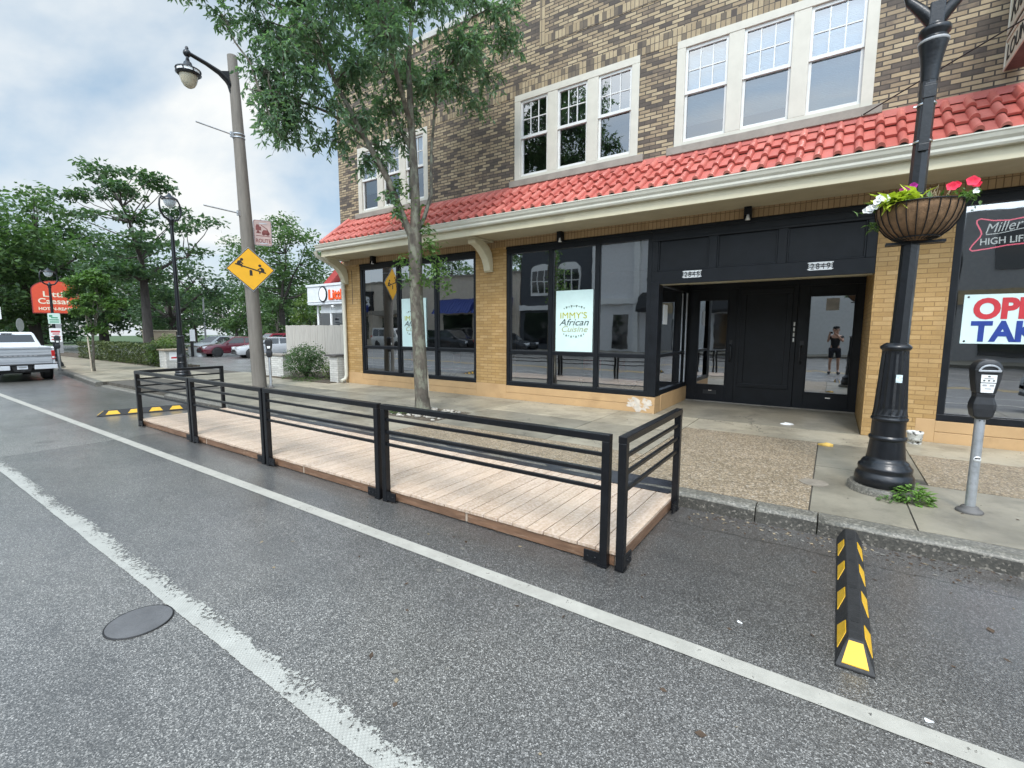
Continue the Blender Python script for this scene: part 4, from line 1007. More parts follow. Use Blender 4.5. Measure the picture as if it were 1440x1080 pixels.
def tuft(n, cx_, cy_, sx_, sy_, z, L, W, spread=1.0, out=None):
    m = MB()
    for _ in range(n):
        p = Vector((bc[0]+cx_+rf.gauss(0, sx_), bc[1]+cy_+rf.gauss(0, sy_), bc[2]+z+rf.uniform(-.01, .05)))
        d = Vector((rf.uniform(-1,1), rf.uniform(-1,1), rf.uniform(-.3,1.0)))*spread
        if out: d += Vector(out)
        leaf(m, p, d, Vector((0,0,1)), L*rf.uniform(.6,1.2), W*rf.uniform(.7,1.2), 0, .2, .6)
    return m
tuft(110, -.14, -.17, .07, .05, .27, .11, .055, out=(-.2,-.5,-.1)).build('lime_foliage', LEAFL, bk, fix=False)
tuft(170, 0, .02, .15, .12, .25, .09, .03).build('green_foliage', LEAFG, bk, fix=False)
m = tuft(30, -.29, -.02, .03, .04, .10, .06, .035); m.build('trailing_leaves', LEAFG, bk, fix=False)
m = tuft(40, .27, -.08, .05, .06, .26, .07, .03); m.build('green_foliage', LEAFG, bk, fix=False)
m = MB()
for _ in range(26):
    p = Vector((bc[0]+rf.uniform(.02,.16), bc[1]+rf.uniform(-.02,.1), bc[2]+.25)); m.tube([p, p+Vector((rf.uniform(-.05,.08), rf.uniform(-.05,.05), rf.uniform(.08,.17)))], .0018, 4)
m.build('dry_stems', pm('straw', (.36,.29,.18), .9, var=.3), bk)
def flower(p, face, r, mt):
    m = MB(); f = Vector(face).normalized(); a = f.orthogonal().normalized(); b = f.cross(a); n = 20; vs = [tuple(Vector(p) - f*.018)]
    for ring_, (q, h) in enumerate(((.5, .004), (1.0, .014))):
        for k in range(n):
            t_ = 2*math.pi*k/n; rr = r*q*(1 + .10*math.cos(5*t_)) ; hh = h + (.006*math.sin(10*t_) if ring_ else 0)
            vs.append(tuple(Vector(p) + (a*math.cos(t_) + b*math.sin(t_))*rr + f*hh))
    fs = [(0, 1+k, 1+(k+1)%n) for k in range(n)] + [(1+k, 1+n+k, 1+n+(k+1)%n, 1+(k+1)%n) for k in range(n)]
    m.add(vs, fs, 0, True); return m.build('flower', mt, bk, fix=False)
for (dx, dy, dz, r, mt) in ((-.24,-.21,.33,.034,PETW),(-.275,-.2,.345,.03,PETW),(-.29,-.21,.315,.03,PETW),(-.34,-.16,.275,.028,PETW),(-.365,-.10,.27,.026,PETW),(-.31,-.2,.275,.028,PETW),(-.33,-.17,.25,.024,PETW),(-.115,-.14,.39,.036,PETM),(-.05,-.02,.45,.028,PETM),(-.09,-.1,.405,.024,PETM),(.185,-.11,.385,.038,PETR),(.215,-.08,.40,.03,PETR),(.315,-.05,.42,.043,PETR),(.345,-.02,.40,.03,PETR),(.335,-.09,.33,.024,PETW)):
    flower((bc[0]+dx, bc[1]+dy, bc[2]+dz-.02), (rf.uniform(-.4,.2), -1, .35), r, mt)

def weeds(name, cx_, cy_, z, rad, n, h, mt, label, cat, L=.05, W=.028):
    m = MB(); r_ = random.Random(hash_(label))
    for _ in range(n):
        t_ = r_.uniform(0, 6.283); q = rad*math.sqrt(r_.random()); p = Vector((cx_+q*math.cos(t_), cy_+q*math.sin(t_)*.7, z + h*r_.random()*(1-q/rad*.6)))
        leaf(m, p, Vector((math.cos(t_), math.sin(t_), r_.uniform(-.2,.9))), Vector((0,0,1)), L*r_.uniform(.6,1.3), W*r_.uniform(.7,1.2), 0, .15, .5)
    o = m.build(name, mt, None, fix=False); tag(o, label, cat); return o
def hash_(s): 
    k = 7
    for ch in s: k = (k*31 + ord(ch)) % 100003
    return k
weeds('weed_clump', .66, 5.20, .135, .13, 330, .17, LEAFW, 'bright green weeds sprouting at the lamp post footing', 'weeds')
weeds('weed_clump', .50, 5.10, .135, .07, 40, .04, LEAFG, 'small low weeds in the joint before the lamp post', 'weeds', .035, .02)

# guy wire and projecting sign by the upper right edge
PS = thing('projecting_sign', 'cream two box sign projecting from the brick wall above the canopy', 'sign', (1.5, 8.24, 4.6))
CREAMS = pm('aged_cream_sign', (.56,.55,.44), .5, var=.12, scale=5, dirt=(.36,.33,.26), dscale=3, dcut=(.5,.8))
SIGN_UNDER = pm('dark_sign_underside', (.09,.07,.066), .8, var=.3, scale=7)  # underside in a darker tone than the sign faces
for (z0, z1, nm) in ((5.06, 5.95, 'upper_box'), (4.66, 5.0, 'lower_box')):
    m = MB(); m.box(1.46, 6.6, z0, 1.66, 8.16, z1); m.add([(1.462,6.602,z0-.002),(1.658,6.602,z0-.002),(1.658,8.158,z0-.002),(1.462,8.158,z0-.002)], [(0,1,2,3)], 1)
    bx = m.build(nm, [CREAMS, SIGN_UNDER], PS, bevel=.006)
    m = MB(); x = 1.45
    m.box(x, 6.59, z0-.005, 1.462, 8.17, z0+.035); m.box(x, 6.59, z1-.035, 1.462, 8.17, z1+.005); m.box(x, 8.135, z0+.035, 1.462, 8.17, z1-.035); m.box(x, 6.59, z0+.035, 1.462, 6.625, z1-.035)
    m.build('rim', CREAM2, bx, bevel=.004)
    if nm == 'upper_box':
        lettering('lettering', 'Kitchen', .34, (1.457, 8.10, z0+.10), (0,-1,0), (0,0,1), BLACKF, bx, .006, shear=.2)
    else:
        lettering('lettering', 'LOUNGE', .24, (1.457, 8.09, z0+.08), (0,-1,0), (0,0,1), BLACKF, bx, .006)
m = MB(); m.box(1.5, 8.16, 5.3, 1.6, 8.26, 5.4); m.box(1.5, 8.16, 4.75, 1.6, 8.26, 4.85); m.build('wall_mount', BLACKF, PS)
m = MB(); m.tube([(.12, 8.24, 4.50), (.14, 8.2, 4.51), (1.50, 6.75, 4.66)], .008, 6); m.tube([(.10,8.25,4.50),(.13,8.2,4.51)], .016, 8); m.build('guy_wire', BLACKF, PS)

# wall lamps under the soffit
WLG = pm('lamp_lens', (.75,.75,.72), .3, var=.03)
for x, l in ((-9.93, 'small black wall lamp above the leftmost shop window'), (-4.46, 'small black wall lamp above the poster window'), (-1.20, 'small black wall lamp above the black entry beam')):
    t = thing('wall_lamp', l, 'wall lamp', (x, 8.2, 3.33), 0, 'small black wall lamps under the canopy')
    m = MB(); m.box(x-.05, 8.12, 3.37, x+.05, 8.243, 3.485); m.box(x-.05, 8.12, 3.30, x-.042, 8.243, 3.37); m.box(x+.042, 8.12, 3.30, x+.05, 8.243, 3.37); m.box(x-.042, 8.225, 3.30, x+.042, 8.243, 3.37); m.build('housing', BLACKP, t, bevel=.003)
    m = MB(); m.lathe([(.02,0),(.036,-.075),(0,-.076)], 12, (x, 8.17, 3.37)); m.build('lens', WLG, t)

# window posters, banner, neon sign
def poster(x0, x1, z0, z1, y, label):
    t = MB(); t.box(x0, y, z0, x1, y+.004, z1); o = t.build('poster', PAPER, None); tag(o, label, 'poster', 'pale restaurant posters in the windows')
    xc = (x0+x1)/2; W = x1-x0; H = z1-z0; yy = y-.003
    lettering('bold_line', "IMMY'S", .17*H/1.2, (x0+.11*W, yy, z0+.545*H), (1,0,0), (0,0,1), LIME, o, .003, width=.72*W, off=.0)
    lettering('script_line', "African", .185*H/1.2, (x0+.10*W, yy, z0+.43*H), (1,0,0), (0,0,1), INK, o, .003, shear=.35, width=.80*W)
    lettering('script_line', "Cuisine", .165*H/1.2, (x0+.14*W, yy, z0+.325*H), (1,0,0), (0,0,1), SAGE, o, .003, shear=.3, width=.70*W)
    m = MB()
    for k in range(9):
        u = (k-4)/4; xx = xc+u*.27*W; zz = z0+.705*H + .035*H*(1-u*u); s = .018*W*(1.5 if k % 2 else .9)
        m.prism([(xx-s, zz+s), (xx+s, zz+s), (xx, zz-s)], 'y', yy-.002, yy+.001)
        zz = z0+.285*H - .035*H*(1-u*u); m.prism([(xx-s, zz-s), (xx+s, zz-s), (xx, zz+s)] if k % 2 else [(xx-s, zz+s), (xx+s, zz+s), (xx, zz-s)], 'y', yy-.002, yy+.001)
    m.build('triangle_border', pm('triangle_ink', (.06,.09,.06), .5), o)
    return o
poster(-4.60, -3.80, 1.19, 2.38, 8.300, 'pale poster with green and black lettering in the window right of the brick pier')
poster(-9.03, -8.18, 1.19, 2.38, 8.300, 'pale poster with green lettering partly hidden behind the street tree trunk')
t = thing('banner', 'pale banner with big red and blue capitals in the right hand shop window', 'banner', (2.2, 8.30, 1.45))
m = MB(); m.box(1.36, 8.303, 1.45, 3.2, 8.307, 2.07); bn = m.build('sheet', BANNER, t)
m = MB()
for x, z in ((1.40,2.04),(1.40,1.48),(3.16,2.04),(3.16,1.48)): m.lathe([(.012,0),(.012,.003),(0,.004)], 10, (0,0,0)).xf(Matrix.Translation((x, 8.303, z)) @ Matrix.Rotation(R(90), 4, 'X'), m.ls)
m.build('eyelet', BLACKF, t)
lettering('red_line', 'OPEN', .34, (1.455, 8.300, 1.775), (1,0,0), (0,0,1), REDL, t, .003, width=.78, off=.016)
lettering('blue_line', 'TAKE OUT', .34, (1.455, 8.300, 1.49), (1,0,0), (0,0,1), BLUEL, t, .003, width=1.5, off=.014)
t = thing('neon_sign', 'pink outlined neon beer sign glowing in the right hand shop window', 'neon sign', (1.8, 8.35, 2.6))
yN = 8.345
pts = [(1.39,2.62),(1.365,2.645),(1.385,2.69),(1.45,2.79),(1.46,2.825),(1.45,2.86),(1.405,2.96),(1.405,2.995),(1.44,3.01),(1.56,2.975),(1.70,2.965),(1.84,2.985),(2.0,3.03),(2.04,3.01),(1.99,2.9),(1.98,2.86),(1.99,2.82),(2.06,2.70),(2.05,2.66),(1.9,2.675),(1.7,2.665),(1.55,2.64),(1.39,2.62)]
MB().tube([(x, yN, z) for x, z in pts], .0075, 8, cap=False).build('neon_outline', NEONP, t)
lettering('neon_lettering', 'Miller', .17, (1.485, yN, 2.82), (1,0,.12), (-.12,0,1), NEONW, t, .006, shear=.4, width=.335, off=-.001)
MB().tube([(1.50,yN,2.81),(1.62,yN,2.815),(1.87,yN,2.865)], .005, 6).build('neon_underline', NEONW, t)
lettering('neon_lettering', 'HIGH LIFE', .115, (1.45, yN, 2.685), (1,0,.03), (-.03,0,1), NEONW, t, .006, width=.425, off=.001)
m = MB(); m.tube([(1.5,yN+.01,3.0),(1.5,yN+.01,3.3)], .004, 5); m.tube([(1.95,yN+.01,3.02),(1.95,yN+.01,3.3)], .004, 5); m.build('hanging_wire', BLACKF, t)

# dining chairs behind the glass
def chair(l):
    t = thing('dining_chair', l, 'chair', (0,0,0), 0, 'red dining chairs behind the shop windows')
    m = MB(); m.box(-.2,-.2,.44,.2,.2,.48); m.build('seat', REDPL, t, bevel=.015)
    m = MB(); m.box(-.2,.17,.60,.2,.2,.86); m.build('backrest', REDPL, t, bevel=.015)
    for s in (-1, 1):
        m = MB(); m.tube([(s*.19,-.2,.0),(s*.19,.19,.45),(s*.19,.2,.86)], .011, 6); m.build('leg', CHROME, t)
        m = MB(); m.tube([(s*.185,.2,.0),(s*.185,-.17,.45)], .011, 6); m.build('leg', CHROME, t)
    return t
c0 = chair('red chair with thin crossed legs at the left end of the left shop window')
cs = [(-9.6, 9.5, 80), (-8.4, 9.4, -75), (-7.2, 9.5, 100), (-6.85, 9.1, -70), (-4.3, 9.3, 10), (-3.4, 9.3, 95)]
cl = ['red chair with thin crossed legs at the left end of the left shop window', 'red chair behind the street tree trunk in the left shop window', 'red chair seen in the right light of the left shop window', 'red chair nearest the brick pier in the left shop window', 'red chair below the restaurant poster in the window by the entry', 'red chair beside the entry corner post behind glass']
for i, ((x, y, a), l) in enumerate(zip(cs, cl)):
    o = c0 if i == 0 else copy_tree(c0); place(o, (x, y, .125), R(a), l)

# ------------------------------------------------------------------ parking meters
def meter(label, loc, rz, detail=True):
    t = thing('parking_meter', label, 'parking meter', (0,0,0), 0, 'parking meters on grey poles')
    m = MB(); m.lathe([(.085,.0),(.088,.012),(.075,.025),(.06,.03),(.055,.045),(.05,.05),(.034,.055)], 24); m.build('foot', pm('worn_iron_foot', (.10,.095,.09), .6, var=.2), t)
    m = MB(); m.lathe([(.033,.05),(.0325,.80)], 20); m.build('pole', GALV, t)
    m = MB()
    def shell(prof, d0):   # prof: (half width, z, depth)
        vs = []; fs = []
        for (w_, z, d) in prof:
            for (sx_, sy_) in ((-1,-1),(-.7,-1.12),(.7,-1.12),(1,-1),(1,1),(.7,1.12),(-.7,1.12),(-1,1)): vs.append((w_*sx_, d*sy_, z))
        for i in range(len(prof)-1):
            for k in range(8): fs.append((i*8+k, i*8+(k+1)%8, (i+1)*8+(k+1)%8, (i+1)*8+k))
        fs += [tuple(range(7,-1,-1)), tuple(range(len(vs)-8, len(vs)))]
        return vs, fs
    m.add(*shell([(.034,.775,.034),(.058,.80,.05),(.070,.86,.055),(.070,.90,.055),(.055,.955,.048),(.058,.985,.05)], 0)); m.build('vault', PLAST, t, bevel=.006)
    m = MB(); pr = [(.060,.985,.052),(.078,1.10,.058),(.084,1.17,.06)]
    for k in range(7):
        a = math.pi/2*k/6; pr.append((.084*math.cos(a*.92), 1.17+.085*math.sin(a), .06*(1-.35*(k/6)**2)))
    m.add(*shell(pr, 0)); m.build('head', PLAST, t, bevel=.008)
    if detail:
        m = MB(); y = -.0745
        arc = [(.066*math.cos(a), 1.158+.058*math.sin(a)) for a in [math.pi*k/12 for k in range(13)]]; inn = [(.05*math.cos(a), 1.172+.03*math.sin(a)) for a in [math.pi*k/12 for k in range(13)]]
        m.prism(arc + inn[::-1], 'y', y-.004, y+.02); m.prism([(-.066,1.158),(.066,1.158),(.068,1.172),(-.068,1.172)], 'y', y-.0042, y+.02); m.build('dome_trim', GALV, t, bevel=.002)
        m = MB(); m.prism([(-.045,1.075),(.045,1.075),(.046,1.135),(-.046,1.135)], 'y', -.072, -.060); s1 = m.build('instruction_plate', WHITE, t)
        m = MB(); m.prism([(-.040,.995),(.032,.995),(.043,1.068),(-.046,1.068)], 'y', -.0725, -.056); s2 = m.build('coin_plate', WHITE, t)
        m = MB()
        for xx in (-.022, .02): m.prism([(xx-.014,1.045),(xx+.014,1.045),(xx+.012,1.06),(xx-.012,1.06)], 'y', -.0735, -.0724)
        m.box(-.02,-.0735,1.022,.02,-.0724,1.03); m.build('coin_slot', GREYP, s2)
        m = MB()
        for k, xx in enumerate((-.028, 0, .028)): m.prism([(xx-.007,1.086),(xx+.004,1.084),(xx+.008,1.094),(xx-.003,1.096)], 'y', -.0735, -.0715)
        m.prism([(-.008,1.118),(.008,1.118),(.006,1.127),(-.006,1.127)], 'y', -.0735, -.0715); m.box(-.028,-.0735,1.104,.028,-.0715,1.1075); m.build('printed_marks', BLACKF, s1)
        m = MB(); m.lathe([(.024,0),(.024,.001),(0,.001)], 16).xf(Matrix.Translation((.0,-.0325,.45)) @ Matrix.Rotation(R(90), 4, 'X') ); m.build('round_sticker', WHITE, t)
        m = MB(); m.box(-.016,-.0355,.452,.018,-.0335,.462); m.build('sticker_mark', BLACKF, t)
        m = MB()
        for xx in (-.012, .014): m.lathe([(.004,0),(.004,.003),(0,.003)], 8).xf(Matrix.Translation((xx,-.0315,.765)) @ Matrix.Rotation(R(90), 4, 'X'), m.ls)
        m.build('rivet', BLACKF, t)
    else:
        m = MB(); m.prism([(-.03,1.0),(.03,1.0),(.04,1.06),(-.04,1.06)], 'y', -.072, -.058); m.build('coin_plate', WHITE, t)
    return place(t, loc, rz)
meter('near parking meter with white instruction plates before the right hand shop window', (1.02, 5.18, .13), R(8))
meter('dark parking meter beside the weathered wooden pole', (-11.80, 6.36, .13), R(55), False)
meter('distant parking meter next to the parked white pickup', (-22.9, 4.72, .13), R(80), False)
# ------------------------------------------------------------------ weathered pole with lantern and signs
ux, uy = -12.02, 6.19
up = thing('utility_pole', 'tall weathered grey pole with an old lantern on a bracket arm over the street', 'utility pole', (ux, uy, .13))
def ul(z): return ux - .10*(z-.13)/8, uy - .15*(z-.13)/8
m = MB(); m.tube([(*ul(z), z) for z in (.1, 2, 4, 6, 8.0)], [.165,.156,.145,.125,.104], 16); m.build('pole', POLEM, up)
x, y = ul(7.5)
m = MB(); m.tube([(x,y-.06,7.25),(x,y-.16,7.40),(x,y-.32,7.50),(x,y-.6,7.575),(x,y-.93,7.63)], [.05,.068,.06,.046,.042], 10); m.ell((x,y-.97,7.62), .08, 12, 8); m.lathe([(.03,.06),(.035,.11),(.02,.14),(0,.15)], 10, (x,y-.97,7.62)); m.lathe([(.03,-.17),(.03,-.05)], 10, (x,y-.97,7.62)); m.prism([(y-.1,7.12),(y-.1,7.62),(y-.3,7.54),(y-.16,7.32)], 'x', x-.025, x+.025)
m.build('bracket_arm', IRON, up)
lantern(up, (x, y-.97, 7.1), 1.22)
for z in (6.20, 4.40):
    x, y = ul(z); m = MB(); m.tube([(x,y-.1,z),(x-.01,y-.92,z+.03)], .017, 8); m.lathe([(.138,-.05),(.138,-.03)], 16, (x,y,z)); m.lathe([(.138,.03),(.138,.05)], 16, (x,y,z)); m.box(x-.03,y-.19,z-.06,x+.03,y-.13,z+.06); m.build('banner_arm', GALV, up)
# diamond warning sign
def sign_frame(cx_, cy_, cz_, nx, ny):
    n = Vector((nx, ny, 0)).normalized(); r_ = Vector((-n.y, n.x, 0))   # reading direction as seen from the front
    return Vector((cx_, cy_, cz_)), n, r_
def plate(name, poly, org, r_, n, d0, d1, mt, parent):
    vs = [org + r_*a + Vector((0,0,b)) + n*d0 for a, b in poly] + [org + r_*a + Vector((0,0,b)) + n*d1 for a, b in poly]; k = len(poly)
    return MB().add([tuple(v) for v in vs], [tuple(range(k-1,-1,-1)), tuple(range(k, 2*k))] + [(i,(i+1)%k,k+(i+1)%k,k+i) for i in range(k)]).build(name, mt, parent)
def rrect(a0, b0, a1, b1, r, n=5):
    out = []
    for (ca, cb, t0) in ((a1-r,b1-r,0),(a0+r,b1-r,90),(a0+r,b0+r,180),(a1-r,b0+r,270)):
        for k in range(n+1): t = R(t0+90*k/n); out.append((ca+r*math.cos(t), cb+r*math.sin(t)))
    return out
x, y = ul(3.07)
n = Vector((.93,-.36,0)).normalized(); r_ = Vector((-n.y, n.x, 0)); org = Vector((x, y, 3.07)) + n*.165
sg = thing('playground_sign', 'yellow diamond warning sign with a seesaw pictogram on the weathered pole', 'sign', tuple(org))
q = .535; tl = .03
dia = lambda s: [(0+tl*s, -q*s), (q*s, tl*s*.3), (-tl*s, q*s), (-q*s, -tl*s*.3)]
plate('sign_plate', dia(1), org, r_, n, -.004, 0, GALV, sg); plate('black_border', dia(.975), org, r_, n, .0005, .002, BLACKF, sg); plate('sign_face', dia(.935), org, r_, n, .0022, .004, SIGNY, sg)
def bar2(a, b, w):
    d = Vector((b[0]-a[0], b[1]-a[1])).normalized(); p = Vector((-d.y, d.x))*w/2
    return [(a[0]-p.x,a[1]-p.y),(b[0]-p.x,b[1]-p.y),(b[0]+p.x,b[1]+p.y),(a[0]+p.x,a[1]+p.y)]
def disc(c, r, k=14): return [(c[0]+r*math.cos(2*math.pi*i/k), c[1]+r*math.sin(2*math.pi*i/k)) for i in range(k)]
m = MB()
shapes = [bar2((-.33,.115),(.33,-.075),.03), [(-.03,-.15),(.035,-.15),(.03,-.03),(.0,-.005),(-.03,-.03)],
  disc((-.185,.225),.034), [(-.30,.115),(-.27,.19),(-.215,.205),(-.185,.175),(-.235,.10)], bar2((-.22,.185),(-.16,.12),.024), bar2((-.25,.11),(-.18,.10),.04), bar2((-.185,.1),(-.19,.04),.028),
  disc((.20,.10),.034), [(.30,-.055),(.29,.02),(.235,.065),(.195,.045),(.235,-.04)], bar2((.225,.045),(.15,.0),.024), bar2((.26,-.04),(.19,-.045),.04), bar2((.195,-.04),(.19,-.10),.028)]
for i, s_ in enumerate(shapes):
    vs = [org + r_*a + Vector((0,0,b)) + n*.0042 for a, b in s_] + [org + r_*a + Vector((0,0,b)) + n*(.0052+.0002*i) for a, b in s_]; k = len(s_)
    m.add([tuple(v) for v in vs], [tuple(range(k-1,-1,-1)), tuple(range(k,2*k))] + [(i_,(i_+1)%k,k+(i_+1)%k,k+i_) for i_ in range(k)])
m.build('seesaw_pictogram', BLACKF, sg)
m = MB()
for z in (3.42, 2.72): 
    a, b = ul(z); m.lathe([(.150,-.012),(.152,.012)], 16, (a, b, z)); 
m.build('mounting_band', GALV, sg)
# faded route sign
x, y = ul(4.0); n = Vector((.90,-.44,0)).normalized(); r_ = Vector((-n.y, n.x, 0)); org = Vector((x, y, 3.99)) + r_*.345 + n*.03
sg = thing('route_sign', 'faded pinkish rectangular route sign beside the pole above the yellow diamond', 'sign', tuple(org))
FADE = pm('faded_sign_face', (.44,.33,.30), .6, var=.12, scale=6); FADER = pm('faded_red_print', (.17,.045,.04), .6, var=.3, scale=20)
plate('sign_plate', rrect(-.2,-.31,.2,.31,.04), org, r_, n, -.004, 0, GALV, sg); plate('faded_border', rrect(-.192,-.302,.192,.302,.035), org, r_, n, .0003, .001, FADER, sg); plate('sign_face', rrect(-.182,-.292,.182,.292,.03), org, r_, n, .0012, .002, FADE, sg)
m = MB()
for s_ in ([(-.15,.06),(-.03,.06),(-.03,.15),(-.06,.15),(-.08,.2),(-.13,.2),(-.15,.14)], bar2((-.03,.19),(.10,.10),.018), bar2((.10,.10),(.13,-.0),.018), [(-.02,-.04),(.15,-.04),(.15,.02),(.11,.075),(.02,.075),(-.02,.02)], bar2((-.15,-.07),(.15,-.075),.016), bar2((-.14,-.0),(-.04,-.0),.03), disc((-.1,.03),.03), disc((.02,-.03),.028), disc((.11,-.03),.028)):
    k = len(s_); vs = [org + r_*a + Vector((0,0,b)) + n*.0022 for a, b in s_] + [org + r_*a + Vector((0,0,b)) + n*.003 for a, b in s_]
    m.add([tuple(v) for v in vs], [tuple(range(k-1,-1,-1)), tuple(range(k,2*k))] + [(i_,(i_+1)%k,k+(i_+1)%k,k+i_) for i_ in range(k)])
m.build('tow_pictogram', FADER, sg)
lettering('lettering', 'ROUTE', .13, tuple(org - r_*.165 + Vector((0,0,-.235)) + n*.003), tuple(r_), (0,0,1), FADER, sg, .001, width=.33, off=.003)
m = MB(); a, b = ul(4.2); m.bar((a,b-.02,4.22),(org.x+r_.x*.1,org.y+r_.y*.1,4.22),.02,.02); m.bar((a,b-.02,3.74),(org.x+r_.x*.1,org.y+r_.y*.1,3.74),.02,.02); m.build('mounting_bar', GALV, sg)

# black lamp posts with open harps
def harp_lamp(label, loc, H, s):
    t = thing('lamp_post', label, 'lamp post', (0,0,0), 0, 'black lamp posts'); 
    lampbase(t, (0,0,0), s)
    zt = H - .95*s
    m = MB(); m.lathe([(.07*s,1.36*s),(.05*s,zt)], 12); m.lathe([(.05*s,zt),(.075*s,zt+.03*s),(.05*s,zt+.07*s),(.085*s,zt+.1*s),(.10*s,zt+.16*s),(.05*s,zt+.22*s),(.03*s,zt+.26*s),(0,zt+.28*s)], 16); m.build('shaft', IRON, t)
    hw = .40*s
    for sg_ in (-1, 1):
        m = MB(); m.tube([(0,sg_*.04*s,zt+.15*s),(0,sg_*hw*.6,zt+.2*s),(0,sg_*hw*.93,zt+.34*s),(0,sg_*hw,zt+.52*s),(0,sg_*hw*.93,zt+.70*s),(0,sg_*hw*.75,zt+.80*s)], [.035*s,.035*s,.03*s,.026*s,.024*s,.024*s], 8); m.build('harp_arm', IRON, t)
    m = MB(); m.bar((0,-hw*.8,zt+.79*s),(0,hw*.8,zt+.79*s),.035*s,.03*s); m.lathe([(.22*s,.755*s+zt),(.21*s,.79*s+zt),(.10*s,.86*s+zt),(.05*s,.90*s+zt),(.03*s,.95*s+zt),(0,.955*s+zt)], 18); m.build('lantern_hood', IRON, t)
    m = MB(); m.lathe([(.17*s,.75*s+zt),(.165*s,.68*s+zt),(.12*s,.58*s+zt),(.05*s,.53*s+zt),(0,.525*s+zt)], 18); m.build('globe', CLEARG, t)
    return place(t, loc, R(28))
CLEARG = frosted('pale_globe', (.62,.66,.68))
l2 = harp_lamp('black lamp post with open harp lantern behind the far end of the deck', (-16.2, 6.06, .13), 5.4, .95)
l3 = harp_lamp('distant black lamp post carrying two small parking signs beside the white pickup', (-24.5, 5.0, .13), 3.75, .78)
m = MB(); m.box(-.03, -.11*0-.003, 0, .0, 0, .1)
for (z0, z1, l, mt, cc) in ((1.80, 2.20, 'green and white parking sign, upper of two on the distant lamp post', pm('mint_sign_face', (.52,.66,.58), .5, var=.05), pm('sign_green', (.03,.25,.12), .5)), (1.12, 1.64, 'white sign with red print, lower of two on the distant lamp post', WHITE, REDL)):
    n = Vector((.98,-.2,0)).normalized(); r_ = Vector((-n.y, n.x, 0)); org = Vector((-24.5, 5.0, (z0+z1)/2)) + n*.12 + r_*.03
    t = thing('parking_sign', l, 'sign', tuple(org)); h = (z1-z0)/2; w_ = .17
    plate('sign_plate', rrect(-w_,-h,w_,h,.03), org, r_, n, -.003, .001, mt, t)
    m = MB()
    for k in range(4):
        zz = h*(.55-.4*k); a0, a1 = (-w_*.75, w_*.75) if k != 1 else (-w_*.5, w_*.6)
        if k == 0 and z0 > 1.5: a0, a1 = -w_*.75, -w_*.25
        s_ = [(a0,zz-.02-.03*(k == 0)),(a1,zz-.02-.03*(k == 0)),(a1,zz+.02),(a0,zz+.02)]; vs = [org + r_*a + Vector((0,0,b)) + n*.0012 for a, b in s_] + [org + r_*a + Vector((0,0,b)) + n*.002 for a, b in s_]
        m.add([tuple(v) for v in vs], [(3,2,1,0),(4,5,6,7),(0,1,5,4),(1,2,6,5),(2,3,7,6),(3,0,4,7)])
    m.build('printed_lines', cc, t)

# ------------------------------------------------------------------ trees
def curve_pts(a, b, sag, n=5, rr=None, jit=0):
    a = Vector(a); b = Vector(b); out = []
    for i in range(n+1):
        t = i/n; p = a.lerp(b, t); p.z += sag*math.sin(math.pi*t)
        if rr and 0 < i < n: p += Vector((rr.uniform(-jit,jit), rr.uniform(-jit,jit), rr.uniform(-jit,jit)))
        out.append(p)
    return out
def foliage(m, centres, ls, rr, per, aspect=.55, dropz=-.2, flat=.8):
    for (c, rad) in centres:
        c = Vector(c); k = int(1.9*per*(rad if rad < 1 else rad**1.6))
        for _ in range(k):
            d = Vector((rr.gauss(0,1), rr.gauss(0,1), rr.gauss(0,1)*flat)); d = d.normalized()*rad*(rr.random()**.45)
            d.z *= flat; p = c + d
            a = Vector((rr.gauss(0,1), rr.gauss(0,1), rr.gauss(0,.6)+dropz)).normalized(); s = a.cross(Vector((rr.gauss(0,.5), rr.gauss(0,.5), 1))).normalized()
            L = ls*rr.uniform(.6,1.3); W = L*aspect
            b = len(m.v); m.v += [tuple(p), tuple(p+a*L*.5+s*W*.5), tuple(p+a*L), tuple(p+a*L*.5-s*W*.5)]
            m.f.append([b,b+1,b+2,b+3]); m.mi.append(0); m.sm.append(False)
